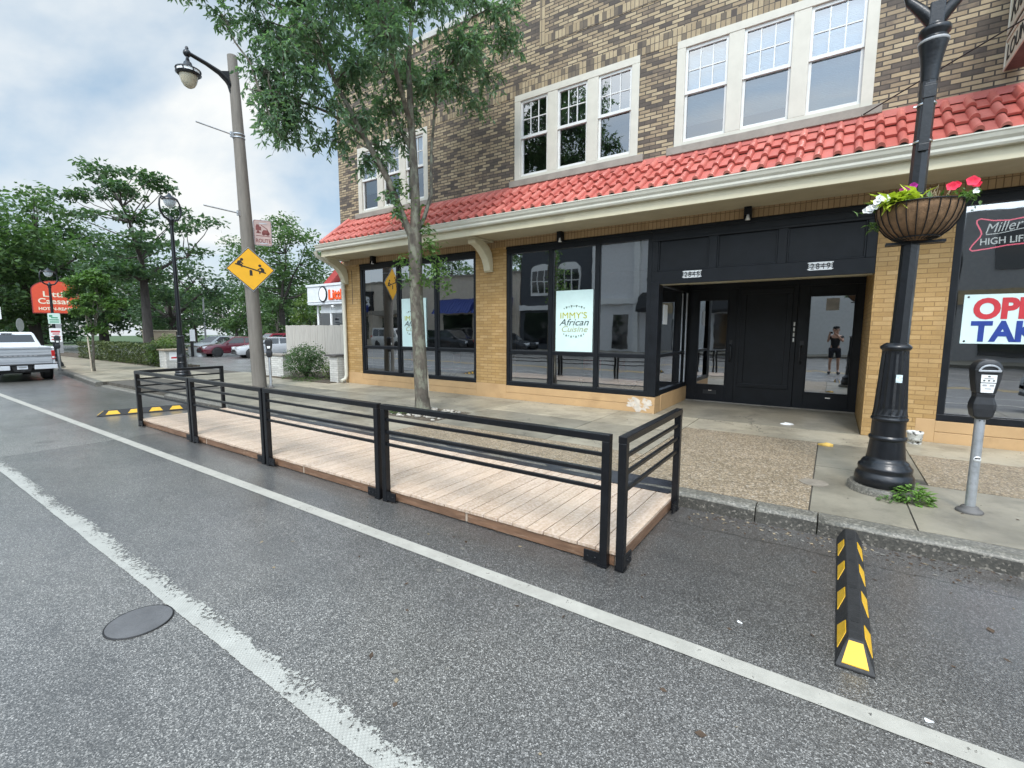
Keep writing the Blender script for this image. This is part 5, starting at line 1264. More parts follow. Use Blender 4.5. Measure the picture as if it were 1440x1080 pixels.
def tree(name, label, loc, H, cr, cz0, seed, leafm, bark=BARKD, ls=.26, per=60, nclump=38, trunk_r=.28, fork=.35, flat=.75, lean_=(0,0), group='trees beyond the parking lot', layers=False, shape=1.0):
    rr = random.Random(seed)
    t = thing(name, label, 'tree', loc, 0, group); X, Y, Z = loc
    zc = (H + cz0)/2; hz_ = (H - cz0)/2
    tr = MB(); fk = Vector((X+lean_[0]*fork, Y+lean_[1]*fork, Z + max(cz0*.8, H*fork)))
    tr.tube([(X,Y,Z-.1),(X,Y,Z+.3),tuple(Vector((X,Y,Z)).lerp(fk,.5)),tuple(fk)], [trunk_r*1.35,trunk_r,trunk_r*.85,trunk_r*.7], 9)
    cs = []
    for i in range(nclump):
        u = rr.uniform(-1,1); th = rr.uniform(0, 6.283); rad = (rr.random()**.4)
        if layers:
            lv = [-.75,-.3,.15,.5,.85][i % 5]; u = lv + rr.uniform(-.07,.07); env = math.sqrt(max(.12, 1-(u-.1)**2)); q = env*cr*(rr.random()**.55); p = Vector((X+lean_[0]+q*math.cos(th), Y+lean_[1]+q*math.sin(th), Z+zc+u*hz_))
        else:
            env = math.sqrt(max(0.05, 1-abs(u)**(2*shape))); p = Vector((X+lean_[0]+rad*env*cr*math.cos(th), Y+lean_[1]+rad*env*cr*math.sin(th), Z+zc+u*hz_))
        cs.append((p, rr.uniform(.20,.36)*cr*(.85 if layers else 1)))
    main = []
    for i in range(7 if layers else 5):
        p = cs[rr.randrange(len(cs))][0]; b = fk.lerp(Vector((p.x,p.y,min(p.z, Z+H*.85))), .8); main.append(curve_pts(fk, b, .3, 4, rr, .12))
        tr.tube(main[-1], [trunk_r*.5,trunk_r*.4,trunk_r*.3,trunk_r*.2,trunk_r*.12], 6)
    for (p, rad) in cs:
        best = min((q for l_ in main for q in l_[1:]), key=lambda q: (q-p).length + max(0, q.z-p.z)*2)
        tr.tube(curve_pts(best, p, -.1, 3, rr, .1), [trunk_r*.16,trunk_r*.12,trunk_r*.08,trunk_r*.03], 5)
    tr.build('trunk', bark, t)
    m = MB(); foliage(m, cs, ls, rr, per, flat=.42 if layers else flat); m.build('crown', leafm, t, fix=False)
    return t
tree('broad_tree', 'tall airy tree with layered flat boughs and bare visible limbs left of the lamp post', (-29.5, 9.6, .05), 9.5, 3.3, 3.6, 5, LEAFD, ls=.26, per=85, nclump=46, trunk_r=.25, fork=.42, layers=True)
tree('broad_tree', 'dark low tree hanging under the tall airy tree behind the hedge', (-33.5, 12.2, .05), 6.0, 3.3, 1.9, 6, LEAFD, ls=.26, per=75, nclump=34)
tree('broad_tree', 'big dense rounded dark tree at the left edge behind the white pickup', (-47.0, 8.6, .05), 10.9, 5.2, 2.2, 7, LEAFM, ls=.36, per=62, nclump=56, trunk_r=.4)
tree('broad_tree', 'dense tree rising between the red pylon sign and the tall airy tree', (-50.0, 13.2, .05), 9.6, 4.4, 2.0, 8, LEAFD, ls=.36, per=62, nclump=46, trunk_r=.36)
tree('broad_tree', 'leafy tree cut by the left edge of the photo above the pickup cab', (-46.0, 5.6, .05), 9.2, 4.0, 2.0, 9, LEAFM, ls=.34, per=62, nclump=44, trunk_r=.36)
tree('broad_tree', 'rounded tree standing behind the weathered pole and yellow sign', (-39.5, 22.6, .05), 10.6, 4.2, 3.4, 10, LEAFM, ls=.30, per=75, nclump=50, trunk_r=.3)
tree('small_tree', 'small tree with several stems behind the parked cars, left of the lot light', (-43.0, 17.2, .05), 4.6, 2.8, 1.9, 11, LEAFM, ls=.26, per=70, nclump=30, trunk_r=.14)
tree('small_tree', 'small tree above the maroon car at the back of the lot', (-40.0, 19.0, .05), 4.8, 2.6, 1.8, 12, LEAFM, ls=.26, per=70, nclump=26, trunk_r=.14)
tree('small_tree', 'yellowish bushy tree behind the white sedan and the wooden fence', (-33.5, 21.8, .05), 4.2, 2.0, .5, 13, LEAFY, ls=.22, per=80, nclump=26, trunk_r=.12)
tree('small_tree', 'dark green bushy tree right of the weathered pole behind the cars', (-36.8, 20.6, .05), 3.9, 1.9, .5, 14, LEAFM, ls=.22, per=80, nclump=26, trunk_r=.12)
tree('small_tree', 'bushy tree beside the white restaurant building', (-30.6, 22.6, .05), 4.4, 2.0, .6, 33, LEAFY, ls=.22, per=80, nclump=26, trunk_r=.12)
for i, (x, y, h, r_, l) in enumerate(((-72, 14, 10, 6, 'far tree closing the street behind the pickup'), (-66, 24, 6.5, 5.5, 'far hazy tree behind the hedge and tall airy tree'), (-60, 31, 6, 6, 'far tree behind the small tree left of the lot light'), (-52, 33, 7, 6, 'far tree behind the rounded tree at the pole'), (-46, 36, 6.5, 5, 'far low tree behind the yellowish bushy tree'), (-80, 10, 9, 6, 'far tree beyond the pickup at the end of the street'))):
    tree('broad_tree', l, (x, y, 0), h, r_, .6, 40+i, LEAFM if i % 2 else LEAFD, ls=.5, per=34, nclump=40, trunk_r=.35)
t = tree('young_tree', 'slender young tree in the pavement between the hedge and the kerb', (-21.5, 5.3, .13), 3.4, .78, 1.45, 15, LEAFG, ls=.12, per=620, nclump=30, trunk_r=.05, bark=BARK, lean_=(.0,.18), group=None)
m = MB(); m.tube([(-21.45,5.24,.1),(-21.42,5.20,1.35)], .022, 8); m.build('support_stake', BARKW, t)

# the street tree
bx_, by_ = -6.03, 5.95; nV = Vector((-.712,.702,0)); lV = Vector((.702,.712,0))
def TP(lat, z, d=0): return Vector((bx_, by_, 0)) + lV*lat + nV*d + Vector((0,0,z))
ST = thing('street_tree', 'leafy street tree growing from the pavement behind the deck', 'tree', (bx_, by_, .13))
rt = random.Random(31)
tr = MB()
tr.tube([TP(.03,.05), TP(.025,.16), TP(.02,.4), TP(-.01,1.2), TP(-.045,2.2), TP(-.05,2.9), TP(-.055,3.25)], [.19,.15,.128,.118,.113,.115,.12], 14)
lead = [TP(-.05,3.15), TP(-.03,3.7), TP(-.05,4.5), TP(-.08,5.2,.05), TP(-.1,6.0,.1), TP(-.02,6.9,.1), TP(.02,7.9,.1)]
limbL = [TP(-.06,3.1), TP(-.22,3.45,-.05), TP(-.45,4.05,-.1), TP(-.85,4.75,-.2), TP(-1.2,5.4,-.3), TP(-1.5,6.2,-.4), TP(-1.75,7.1,-.5)]
limbR = [TP(.0,3.3), TP(.12,3.55,.05), TP(.24,3.95,.1), TP(.26,4.7,.15), TP(.34,5.5,.2), TP(.6,6.3,.3), TP(.95,7.1,.35)]
limbB = [TP(-.06,4.6), TP(-.3,5.2,.5), TP(-.5,5.9,1.0), TP(-.6,6.6,1.4)]
limbF = [TP(-.08,5.0), TP(-.3,5.6,-.6), TP(-.5,6.2,-1.2), TP(-.6,6.7,-1.6)]
limbLL = [TP(-.85,4.75,-.2), TP(-1.35,4.95,-.4), TP(-1.9,5.05,-.6), TP(-2.35,5.0,-.8)]
for l_, r0 in ((lead,.095), (limbL,.07), (limbR,.042), (limbB,.045), (limbF,.045), (limbLL,.03)):
    tr.tube(l_, [r0*(1-.82*i/(len(l_)-1)) for i in range(len(l_))], 9)
limbs = [q for l_ in (lead, limbL, limbR, limbB, limbF, limbLL) for q in l_[1:]]
fine = []
for l_ in (lead, limbL, limbR, limbB, limbF, limbLL):
    for a, b in zip(l_, l_[1:]):
        for k in range(3): fine.append(a.lerp(b, k/3))
cl = [ # lateral, height, depth, radius
 (-2.25,4.85,-.7,.48),(-1.75,4.75,-.5,.46),(-2.5,5.35,-.6,.48),(-1.5,5.2,-.9,.45),(-2.0,4.5,-.3,.36),(-2.35,4.45,-.9,.30),(-1.35,4.6,-.1,.36),
 (-2.6,5.95,-.6,.45),(-2.1,5.8,-.3,.52),(-1.5,5.85,-.9,.52),(-3.05,6.95,-.5,.42),(-2.5,6.6,-1.0,.55),(-1.8,6.6,-.2,.6),(-1.1,6.3,-1.0,.55),(-3.45,7.0,-.7,.28),
 (-.9,5.6,-.5,.48),(-.55,6.3,-.2,.6),(-.3,5.75,-1.2,.5),(.1,6.4,-.9,.6),(.15,5.8,.3,.48),(.65,6.3,.0,.55),(1.0,6.6,.5,.5),(.85,5.75,.2,.38),(1.35,6.15,.5,.36),(1.7,6.75,.4,.42),(1.45,7.0,.0,.5),
 (-.75,4.95,-.2,.34),(-.55,4.35,-.1,.30),(-.45,3.85,-.12,.22),(-.62,4.65,.2,.3),(-.35,4.9,.4,.32),(-1.0,5.1,.4,.4),(-.35,3.5,-.1,.16),
 (-.6,5.6,.9,.5),(-.9,6.5,1.2,.6),(-.2,6.6,1.5,.55),(.4,6.2,1.1,.5),(-1.7,6.3,.7,.55),(-2.4,6.3,.5,.5),(-.5,6.4,-1.7,.5),(-1.3,6.9,-1.5,.5),
 (-2.6,5.0,-.3,.36),(-2.05,5.25,-.2,.42),(-1.75,5.5,-1.1,.42),(-1.2,4.95,-.6,.36),(-1.05,5.55,-.1,.42),(-1.4,6.3,.2,.5),(-2.2,6.2,-1.1,.45),(-.15,5.2,.2,.34),(.35,5.6,-.4,.42),(.9,6.2,-.4,.45),(-.9,4.35,.1,.28),(-.2,6.0,.6,.45),(1.15,5.7,.7,.32),(-1.0,6.9,.4,.55),(.5,6.8,-.5,.5),
 (-3.0,7.3,-.5,.6),(-2.0,7.4,-.6,.7),(-1.0,7.5,-.2,.75),(0,7.5,0,.75),(1.0,7.4,.3,.65),(-.5,7.5,1.2,.7),(-.6,7.5,-1.2,.7),(-1.6,8.2,-.3,.7),(-.5,8.5,.1,.8),(.4,8.3,.3,.7),(0,9.1,.1,.6),(-3.7,7.0,-.9,.4)]
cl = [((la+.35 if la < -2.2 and z < 6.5 else la), z, d, r) for la, z, d, r in cl]
cl += [(-2.75,6.15,-.5,.28),(-3.0,6.4,-.5,.30),(-3.3,6.45,-.45,.22),(-3.55,6.62,-.5,.18),(-3.0,6.75,-.4,.34),(-3.8,6.8,-.55,.18)]
lf = MB()
def leaf6(m, p, d, L, W, nrm):
    s = d.cross(nrm)
    if s.length < 1e-4: return
    s.normalize(); n_ = s.cross(d); b = len(m.v)
    m.v += [tuple(p), tuple(p+d*L*.35+s*W*.5+n_*W*.12), tuple(p+d*L*.7+s*W*.36+n_*W*.06-n_*L*.04), tuple(p+d*L-n_*L*.14), tuple(p+d*L*.7-s*W*.36+n_*W*.06-n_*L*.04), tuple(p+d*L*.35-s*W*.5+n_*W*.12), tuple(p+d*L*.5-n_*L*.01)]
    m.f += [[b,b+1,b+2,b+6],[b+6,b+2,b+3],[b,b+6,b+4,b+5],[b+6,b+3,b+4]]; m.mi += [0]*4; m.sm += [False]*4
for (lat, z, d, rad) in cl:
    c = TP(lat, z, d); st_ = min(fine, key=lambda q: (q-c).length + max(0, q.z-c.z)*1.2)
    br = curve_pts(st_, c, .12, 4, rt, .05); tr.tube(br, [.018,.015,.012,.009,.006], 6)
    ntw = int(46*(rad/.5)**2)
    for _ in range(ntw):
        d0 = Vector((rt.gauss(0,1), rt.gauss(0,1), rt.gauss(0,.8))).normalized(); e = c + d0*rad*(rt.random()**.4)
        s0 = br[-1].lerp(br[2], rt.random()*.8); mid = s0.lerp(e, .55) + Vector((0,0,.05)); e2 = e + Vector((0,0,-.08))
        if rt.random() < .55: tr.tube([s0, mid, e2], [.005,.004,.002], 4, cap=False)
        for k in range(12):
            u = rt.uniform(.3, 1.0); p = s0.lerp(mid, u*2) if u < .5 else mid.lerp(e2, u*2-1)
            dd = Vector((rt.gauss(0,.8), rt.gauss(0,.8), rt.uniform(-1.3,.15))) + d0*.4
            if dd.length < .1: continue
            leaf6(lf, p, dd.normalized(), rt.uniform(.07,.125), rt.uniform(.026,.042), Vector((rt.gauss(0,.6), rt.gauss(0,.6), 1)))
tr.build('trunk', BARK, ST)
# sprouts on the trunk
nl0 = len(lf.f); sp_ = lf
for (lat, z, d, rad, k) in ((.20,3.0,-.1,.20,120),(.28,2.6,-.15,.24,150),(.12,3.35,0,.14,60),(-.22,2.75,-.1,.16,60),(.45,2.35,-.15,.14,60),(.1,2.45,-.2,.16,60),(-.2,2.45,.0,.12,30),(.0,3.7,0,.12,30),(-.3,3.6,-.1,.16,60),(-.25,4.0,-.1,.16,60)):
    c = TP(lat, z, d)
    for _ in range(k):
        p = c + Vector((rt.gauss(0,.5), rt.gauss(0,.5), rt.gauss(0,.55)))*rad; leaf6(sp_, p, (Vector((rt.gauss(0,.8), rt.gauss(0,.8), rt.uniform(-1,.6)))+lV*(.5 if lat > 0 else -.5)).normalized(), rt.uniform(.06,.11), rt.uniform(.03,.05), Vector((rt.gauss(0,.5), rt.gauss(0,.5), 1)))
for i in range(nl0, len(lf.f)): lf.mi[i] = 1
lf.build('crown', [LEAF, LEAFG], ST, fix=False)
m = MB(); m.add([tuple(TP(.125,.12,-.04)), tuple(TP(.15,.5,-.03)), tuple(TP(.128,.95,-.03)), tuple(TP(.105,.5,-.075)), tuple(TP(.11,.12,-.08))], [(0,1,2,3,4)]); m.build('bark_wound', BARKW, ST, fix=False)
# tree pit: stones, weeds
rr = random.Random(8); m = MB()
for _ in range(90):
    x = rr.uniform(-6.5,-5.35); y = rr.uniform(5.5,6.4); r_ = rr.uniform(.012,.04)*(2 if rr.random() < .12 else 1); m.ell((x,y,.125+r_*.3), (r_*rr.uniform(.8,1.5), r_*rr.uniform(.8,1.5), r_*.6), 7, 5, 0, False)
o = m.build('rubble', pm('pale_rubble', (.36,.33,.28), .85, var=.35, scale=7), None, fix=False); tag(o, 'pale rubble scattered in the street tree pit', 'rubble', kind='stuff')
weeds('weed_clump', -6.35, 5.75, .125, .2, 160, .06, LEAFG, 'low weeds at the foot of the street tree', 'weeds', .05, .03)

# hedges and shrubs
def shrub(name, label, cat, c, sx_, sy_, sz_, n, mt, seed, ls=.07, group=None, box=False, stems=True):
    rr = random.Random(seed); t = thing(name, label, cat, c, 0, group); m = MB(); st = MB()
    for _ in range(n):
        if box:
            p = Vector((rr.uniform(-1,1)*sx_, rr.uniform(-1,1)*sy_, rr.random()*sz_)); f = rr.random()
            if f < .4: p.z = sz_*(1 + .10*noise.noise((p.x*1.6, p.y*2, 1)) - .06*rr.random())
            elif f < .8: p.y = -sy_*(1 + .12*noise.noise((p.x*1.6, p.z*2, 5)) - .1*rr.random())
        else:
            d = Vector((rr.gauss(0,1), rr.gauss(0,1), rr.gauss(0,1))).normalized()*(rr.random()**.35)*(1+.25*noise.noise((rr.random()*0+d_seed(seed), rr.random(), 0)))
            k = 1 + .28*noise.noise((d.x*2.2+seed, d.y*2.2, d.z*2.2)); p = Vector((d.x*sx_*k, d.y*sy_*k, max(.02, sz_*(.5+.5*d.z*k))))
        p += Vector(c); a = Vector((rr.gauss(0,1), rr.gauss(0,1), rr.gauss(.3,.7))).normalized(); leaf(m, p, a, Vector((rr.gauss(0,.5), rr.gauss(0,.5), 1)), ls*rr.uniform(.6,1.3), ls*.6, 0, .15, .3)
    if stems:
        for _ in range(14): a = rr.uniform(0,6.283); st.tube([Vector(c), Vector(c)+Vector((math.cos(a)*sx_*.5, math.sin(a)*sy_*.5, sz_*.6))], [.015,.006], 5)
        st.build('stems', BARKD, t)
    m.build('foliage', mt, t, fix=False); return t
def d_seed(s): return s*1.7
shrub('hedge', 'long clipped hedge behind the pavement left of the white pier', 'hedge', (-27.0, 7.95, .12), 5.3, .55, .82, 9000, LEAFH, 3, .10, None, True)
shrub('shrub', 'bright yellow green shrub at the end of the hedge beside the white pier', 'shrub', (-22.3, 7.75, .12), .65, .6, 1.05, 1700, LEAFY, 4, .09)
shrub('shrub', 'bright shrub behind the clipped hedge under the tall airy tree', 'shrub', (-25.5, 9.0, .12), .9, .6, 1.25, 1600, LEAFY, 5, .10)
shrub('shrub', 'round dense green bush before the wooden fence', 'shrub', (-13.15, 8.2, .14), .72, .6, 1.05, 4600, LEAFM, 6, .06)
shrub('shrub', 'small pale bush between the round bush and the white brick pier', 'shrub', (-12.15, 8.3, .14), .26, .24, .55, 500, LEAFY, 7, .055)
weeds('ground_cover', -12.6, 7.85, .14, .5, 260, .10, LEAFG, 'low weeds along the foot of the round bush', 'weeds', .06, .03)
weeds('ground_cover', -13.6, 7.9, .14, .3, 120, .12, LEAFM, 'low weeds before the low block wall', 'weeds', .06, .03)

# ------------------------------------------------------------------ walls, fence, piers
t = thing('brick_pier', 'low whitewashed brick pier with dark cap at the building corner', 'pier', (-11.6, 8.2, .13))
MB().box(-11.72, 8.02, .1, -11.36, 8.44, .86).build('pier_body', BR_WHT, t, bevel=.008); MB().box(-11.86, 7.96, .86, -11.34, 8.5, .91).build('cap', pm('dark_cap_stone', (.07,.065,.06), .8, var=.3), t, bevel=.006)
t = thing('brick_pier', 'whitewashed brick pier bearing a small white notice, right of the hedge', 'pier', (-21.2, 7.5, .13))
MB().box(-21.55, 7.3, .1, -20.95, 8.0, .80).build('pier_body', BR_WHT, t, bevel=.008); MB().box(-21.62, 7.24, .80, -20.88, 8.06, .85).build('cap', pm('brown_cap_stone', (.30,.24,.17), .8, var=.2), t, bevel=.006)
MB().box(-20.946, 7.42, .42, -20.94, 7.74, .74).build('notice', WHITE, t); MB().box(-20.9395, 7.48, .49, -20.938, 7.68, .55).build('printed_line', REDL, t)
t = thing('low_wall', 'low block wall beside the driveway behind the weathered pole', 'wall', (-13.9, 8.1, .13)); MB().box(-15.1, 7.95, .1, -14.0, 8.25, .80).build('wall_body', BR_WHT, t, bevel=.008); MB().box(-15.14, 7.91, .80, -13.96, 8.29, .85).build('cap', STONE, t, bevel=.006)
t = thing('low_wall', 'low white wall along the back of the driveway right of the far lamp post', 'wall', (-30, 12, .08)); MB().box(-30.9, 11.9, .05, -29.2, 12.15, .62).build('wall_body', TRIMW, t); MB().box(-30.95, 11.85, .62, -29.15, 12.2, .67).build('cap', STONE, t)
t = thing('wooden_fence', 'grey weathered board fence between the bush and the building', 'fence', (-14, 9.6, .08))
m = MB(); x = -16.6; rr = random.Random(12)
while x < -11.32: m.box(x+.003, 9.6+rr.uniform(-.004,.004), .09, min(x+.14,-11.31)-.003, 9.62, 1.76+rr.uniform(-.012,.012)); x += .14
m.build('boards', BOARD, t, bevel=.003)
m = MB()
for z in (.4, 1.1, 1.6): m.box(-16.6, 9.62, z, -11.31, 9.66, z+.09)
for x in (-16.5, -14, -11.5): m.box(x-.05, 9.66, .05, x+.05, 9.76, 1.7)
m.build('rails', BOARD, t)
# ------------------------------------------------------------------ neighbouring restaurant and its pylon sign
t = thing('restaurant_building', 'white flat fronted restaurant with red pitched roof behind the wooden fence', 'building', (-17, 14, .08))
GX0, GX1, GY = -20.4, -11.6, 12.94
MB().box(GX0+.5, GY+.35, .05, GX1, 22, 2.8).build('wall', TRIMW, t)
m = MB(); m.box(GX0, GY, 2.75, GX1, 22.4, 3.62); m.box(GX0-.05, GY-.04, 3.56, GX1, 22.4, 3.66); m.box(GX0-.03, GY-.025, 2.86, GX1, GY, 2.90); m.build('parapet', pm('white_parapet', (.60,.62,.63), .5, var=.06), t, bevel=.01)
m = MB()
for x in (-19.6, -18.6, -17.6, -16.6): m.box(x-.42, GY+.33, .95, x+.42, GY+.36, 2.35); 
m.build('window', CARGL, t)
m = MB()
for x in (-20.1, -19.1, -18.1, -17.1): m.box(x-.05, GY+.30, .1, x+.05, GY+.36, 2.72)
m.box(GX0+.5, GY+.29, 2.38, GX1, GY+.35, 2.5); m.build('window_frame', WHITE, t)
m = MB(); m.prism([(-20.1,3.64),(-13.8,7.5),(-8.6,3.64)], 'y', GY+1.2, 21); m.build('gable', GREYP, t)
m = MB(); 
for s in (1,):
    m.prism([(-20.65,3.58),(-13.8,7.9),(-13.8,7.55),(-20.1,3.58)], 'y', GY+.8, 21.4)
    m.prism([(-7.95,3.62),(-13.8,7.9),(-13.8,7.62),(-8.35,3.62)], 'y', GY+.8, 21.4)
m.build('roof', ROOFRED, t)
lettering('wall_lettering', 'Little Caesars', .62, (-18.75, GY-.03, 2.95), (1,0,0), (0,0,1), ORANGE, t, .05, off=.012)
m = MB(); c_ = Vector((-19.15, GY-.03, 3.2)); ringp = [(c_.x+.3*math.cos(2*math.pi*k/20), c_.z+.36*math.sin(2*math.pi*k/20)) for k in range(20)]; m.prism(ringp, 'y', GY-.05, GY-.005); m.build('round_plaque', BLACKF, t)
m = MB(); m.prism([(c_.x+.25*math.cos(2*math.pi*k/20), c_.z+.30*math.sin(2*math.pi*k/20)) for k in range(20)], 'y', GY-.056, GY-.05); m.build('round_face', WHITE, t)
MB().lathe([(0,0),(.10,-.03),(.05,-.14),(0,-.15)], 12, (-18.6, GY+.1, 2.72)).build('soffit_light', WHITE, t)

n = Vector((.985,-.17,0)).normalized(); r_ = Vector((-n.y, n.x, 0)); org = Vector((-39.3, 8.25, 3.55))
t = thing('pylon_sign', 'tall red arched pylon sign with cream lettering behind the distant lamp post', 'sign', (org.x, org.y, 0))
w_, h = 1.06, 1.0
arch = [(-w_,-h),(w_,-h),(w_,.35)] + [(w_*math.cos(a), .35+.62*math.sin(a)) for a in [math.pi*k/14 for k in range(1,14)]] + [(-w_,.35)]
arch = rrect(-w_,-h,w_,0,.3)[10:24] if False else arch
plate('sign_cabinet', arch, org, r_, n, -.25, 0, pm('sign_edge', (.25,.03,.03), .5), t); plate('sign_face', [(a*.955, b*.955) for a, b in arch], org, r_, n, .001, .012, pm('sign_face_red', (.64,.075,.03), .4, var=.05), t)
CRM = pm('cream_letter', (.75,.68,.52), .5, var=.05)
for (s_, sz, b, wd) in (('Little', .46, .0, 1.15), ('Caesars', .46, -.42, 1.6), ('HOT-N-READY', .24, -.80, 1.6)):
    lettering('lettering', s_, sz, tuple(org - r_*(wd/2) + Vector((0,0,b)) + n*.016), tuple(r_), (0,0,1), CRM, t, .004, width=wd, off=.008)
m = MB(); m.prism([(org.y-.12,0),(org.y+.12,0),(org.y+.12,2.6),(org.y-.12,2.6)], 'x', org.x-.2, org.x-.04); m.build('post', GREYP, t)

# parking-lot light, street signs at the far left, cabinet
t = thing('lot_light', 'thin grey light pole at the back of the parking lot', 'light pole', (-35.5, 14.8, .08))
m = MB(); m.tube([(-35.5,14.8,.05),(-35.5,14.8,4.95)], [.07,.05], 8); m.build('pole', GREYP, t); m = MB(); m.box(-35.6,14.55,4.93,-35.4,15.05,5.05); m.build('head', GREYP, t)
t = thing('traffic_sign', 'white rectangular sign cut by the left edge above the pickup', 'sign', (-31.2, 4.38, .1)); org = Vector((-31.2, 4.38, 2.32)); n = Vector((.99,-.1,0)).normalized(); r_ = Vector((-n.y, n.x, 0))
m = MB(); m.tube([(-31.23,4.38,0),(-31.23,4.38,2.7)], .03, 6); m.build('post', GALV, t); plate('sign_plate', rrect(-.28,-.28,.28,.28,.03), org, r_, n, .03, .035, WHITE, t)
plate('symbol', [(-.2,-.06),(.1,-.06),(.1,-.16),(.22,0),(.1,.16),(.1,.06),(-.2,.06)], org+Vector((0,0,.08)), r_, n, .0355, .038, BLACKF, t); plate('symbol_bar', [(-.2,-.2),(.2,-.2),(.2,-.14),(-.2,-.14)], org, r_, n, .0355, .038, BLACKF, t)
t = thing('round_sign', 'back of a small round grey sign standing behind the pickup', 'sign', (-30.0, 5.0, .1)); org = Vector((-30.0, 5.0, 1.78)); n = Vector((.55,.83,0)).normalized(); r_ = Vector((-n.y, n.x, 0))
m = MB(); m.tube([(-30.0,5.0,0),(-30.0,5.0,1.9)], .025, 6); m.build('post', GALV, t); plate('sign_plate', disc((0,0), .30, 24), org, r_, n, .025, .03, pm('grey_sign_back', (.42,.44,.43), .5, var=.1), t)
t = thing('utility_cabinet', 'tan utility cabinet behind the clipped hedge', 'cabinet', (-31.0, 10.6, .08)); MB().box(-31.6,10.0,.05,-30.4,11.2,1.5).build('cabinet_body', pm('tan_cabinet', (.38,.31,.21), .6, var=.06), t, bevel=.03); MB().box(-31.66,9.94,1.5,-30.34,11.26,1.57).build('lid', pm('tan_lid', (.42,.36,.26), .6), t)
t = thing('marker_post', 'dark marker post with a white band behind the hedge', 'post', (-29.8, 11.7, .08)); MB().box(-29.86,11.64,.05,-29.74,11.76,1.6).build('post', BLACKF, t); MB().box(-29.74,11.60,.95,-29.73,11.86,1.6).build('white_band', WHITE, t)

# ------------------------------------------------------------------ vehicles
TYRE = pm('tyre_rubber', (.018,.018,.018), .75, var=.2); RIM = pm('alloy_rim', (.45,.46,.47), .35, .7, var=.1); LENSR = pm('red_lamp_lens', (.42,.012,.015), .2, var=.1, coat=.5); LENSW = pm('clear_lamp_lens', (.72,.74,.76), .15, coat=.6); PLATE = pm('plate_white', (.62,.64,.66), .5, var=.08)
def wheel(t, x, y, r, w_, s, rimm=None):
    wh = bpy.data.objects.new('wheel', None); COL.objects.link(wh); wh.parent = t; wh.location = (x, y, r); wh.empty_display_size = .1
    m = MB(); m.lathe([(r*.62,-w_/2),(r*.93,-w_/2),(r,-w_*.3),(r,w_*.3),(r*.93,w_/2),(r*.62,w_/2)], 22); m.xf(Matrix.Rotation(R(90), 4, 'X')); o = m.build('tyre', TYRE); o.parent = wh
    m = MB(); m.lathe([(r*.63,-w_*.44),(r*.60,-w_*.46),(r*.3,-w_*.30),(r*.12,-w_*.36),(0,-w_*.36)], 20); m.lathe([(r*.63,w_*.44),(r*.60,w_*.46),(r*.3,w_*.30),(r*.12,w_*.36),(0,w_*.36)], 20)
    for k in range(5):
        a = 2*math.pi*k/5
        for q in (-1, 1): m.bar((r*.1*math.cos(a), r*.1*math.sin(a), q*w_*.38), (r*.6*math.cos(a), r*.6*math.sin(a), q*w_*.45), r*.14, w_*.05)
    m.xf(Matrix.Rotation(R(90), 4, 'X')); o = m.build('rim', rimm or RIM); o.parent = wh
    return wh
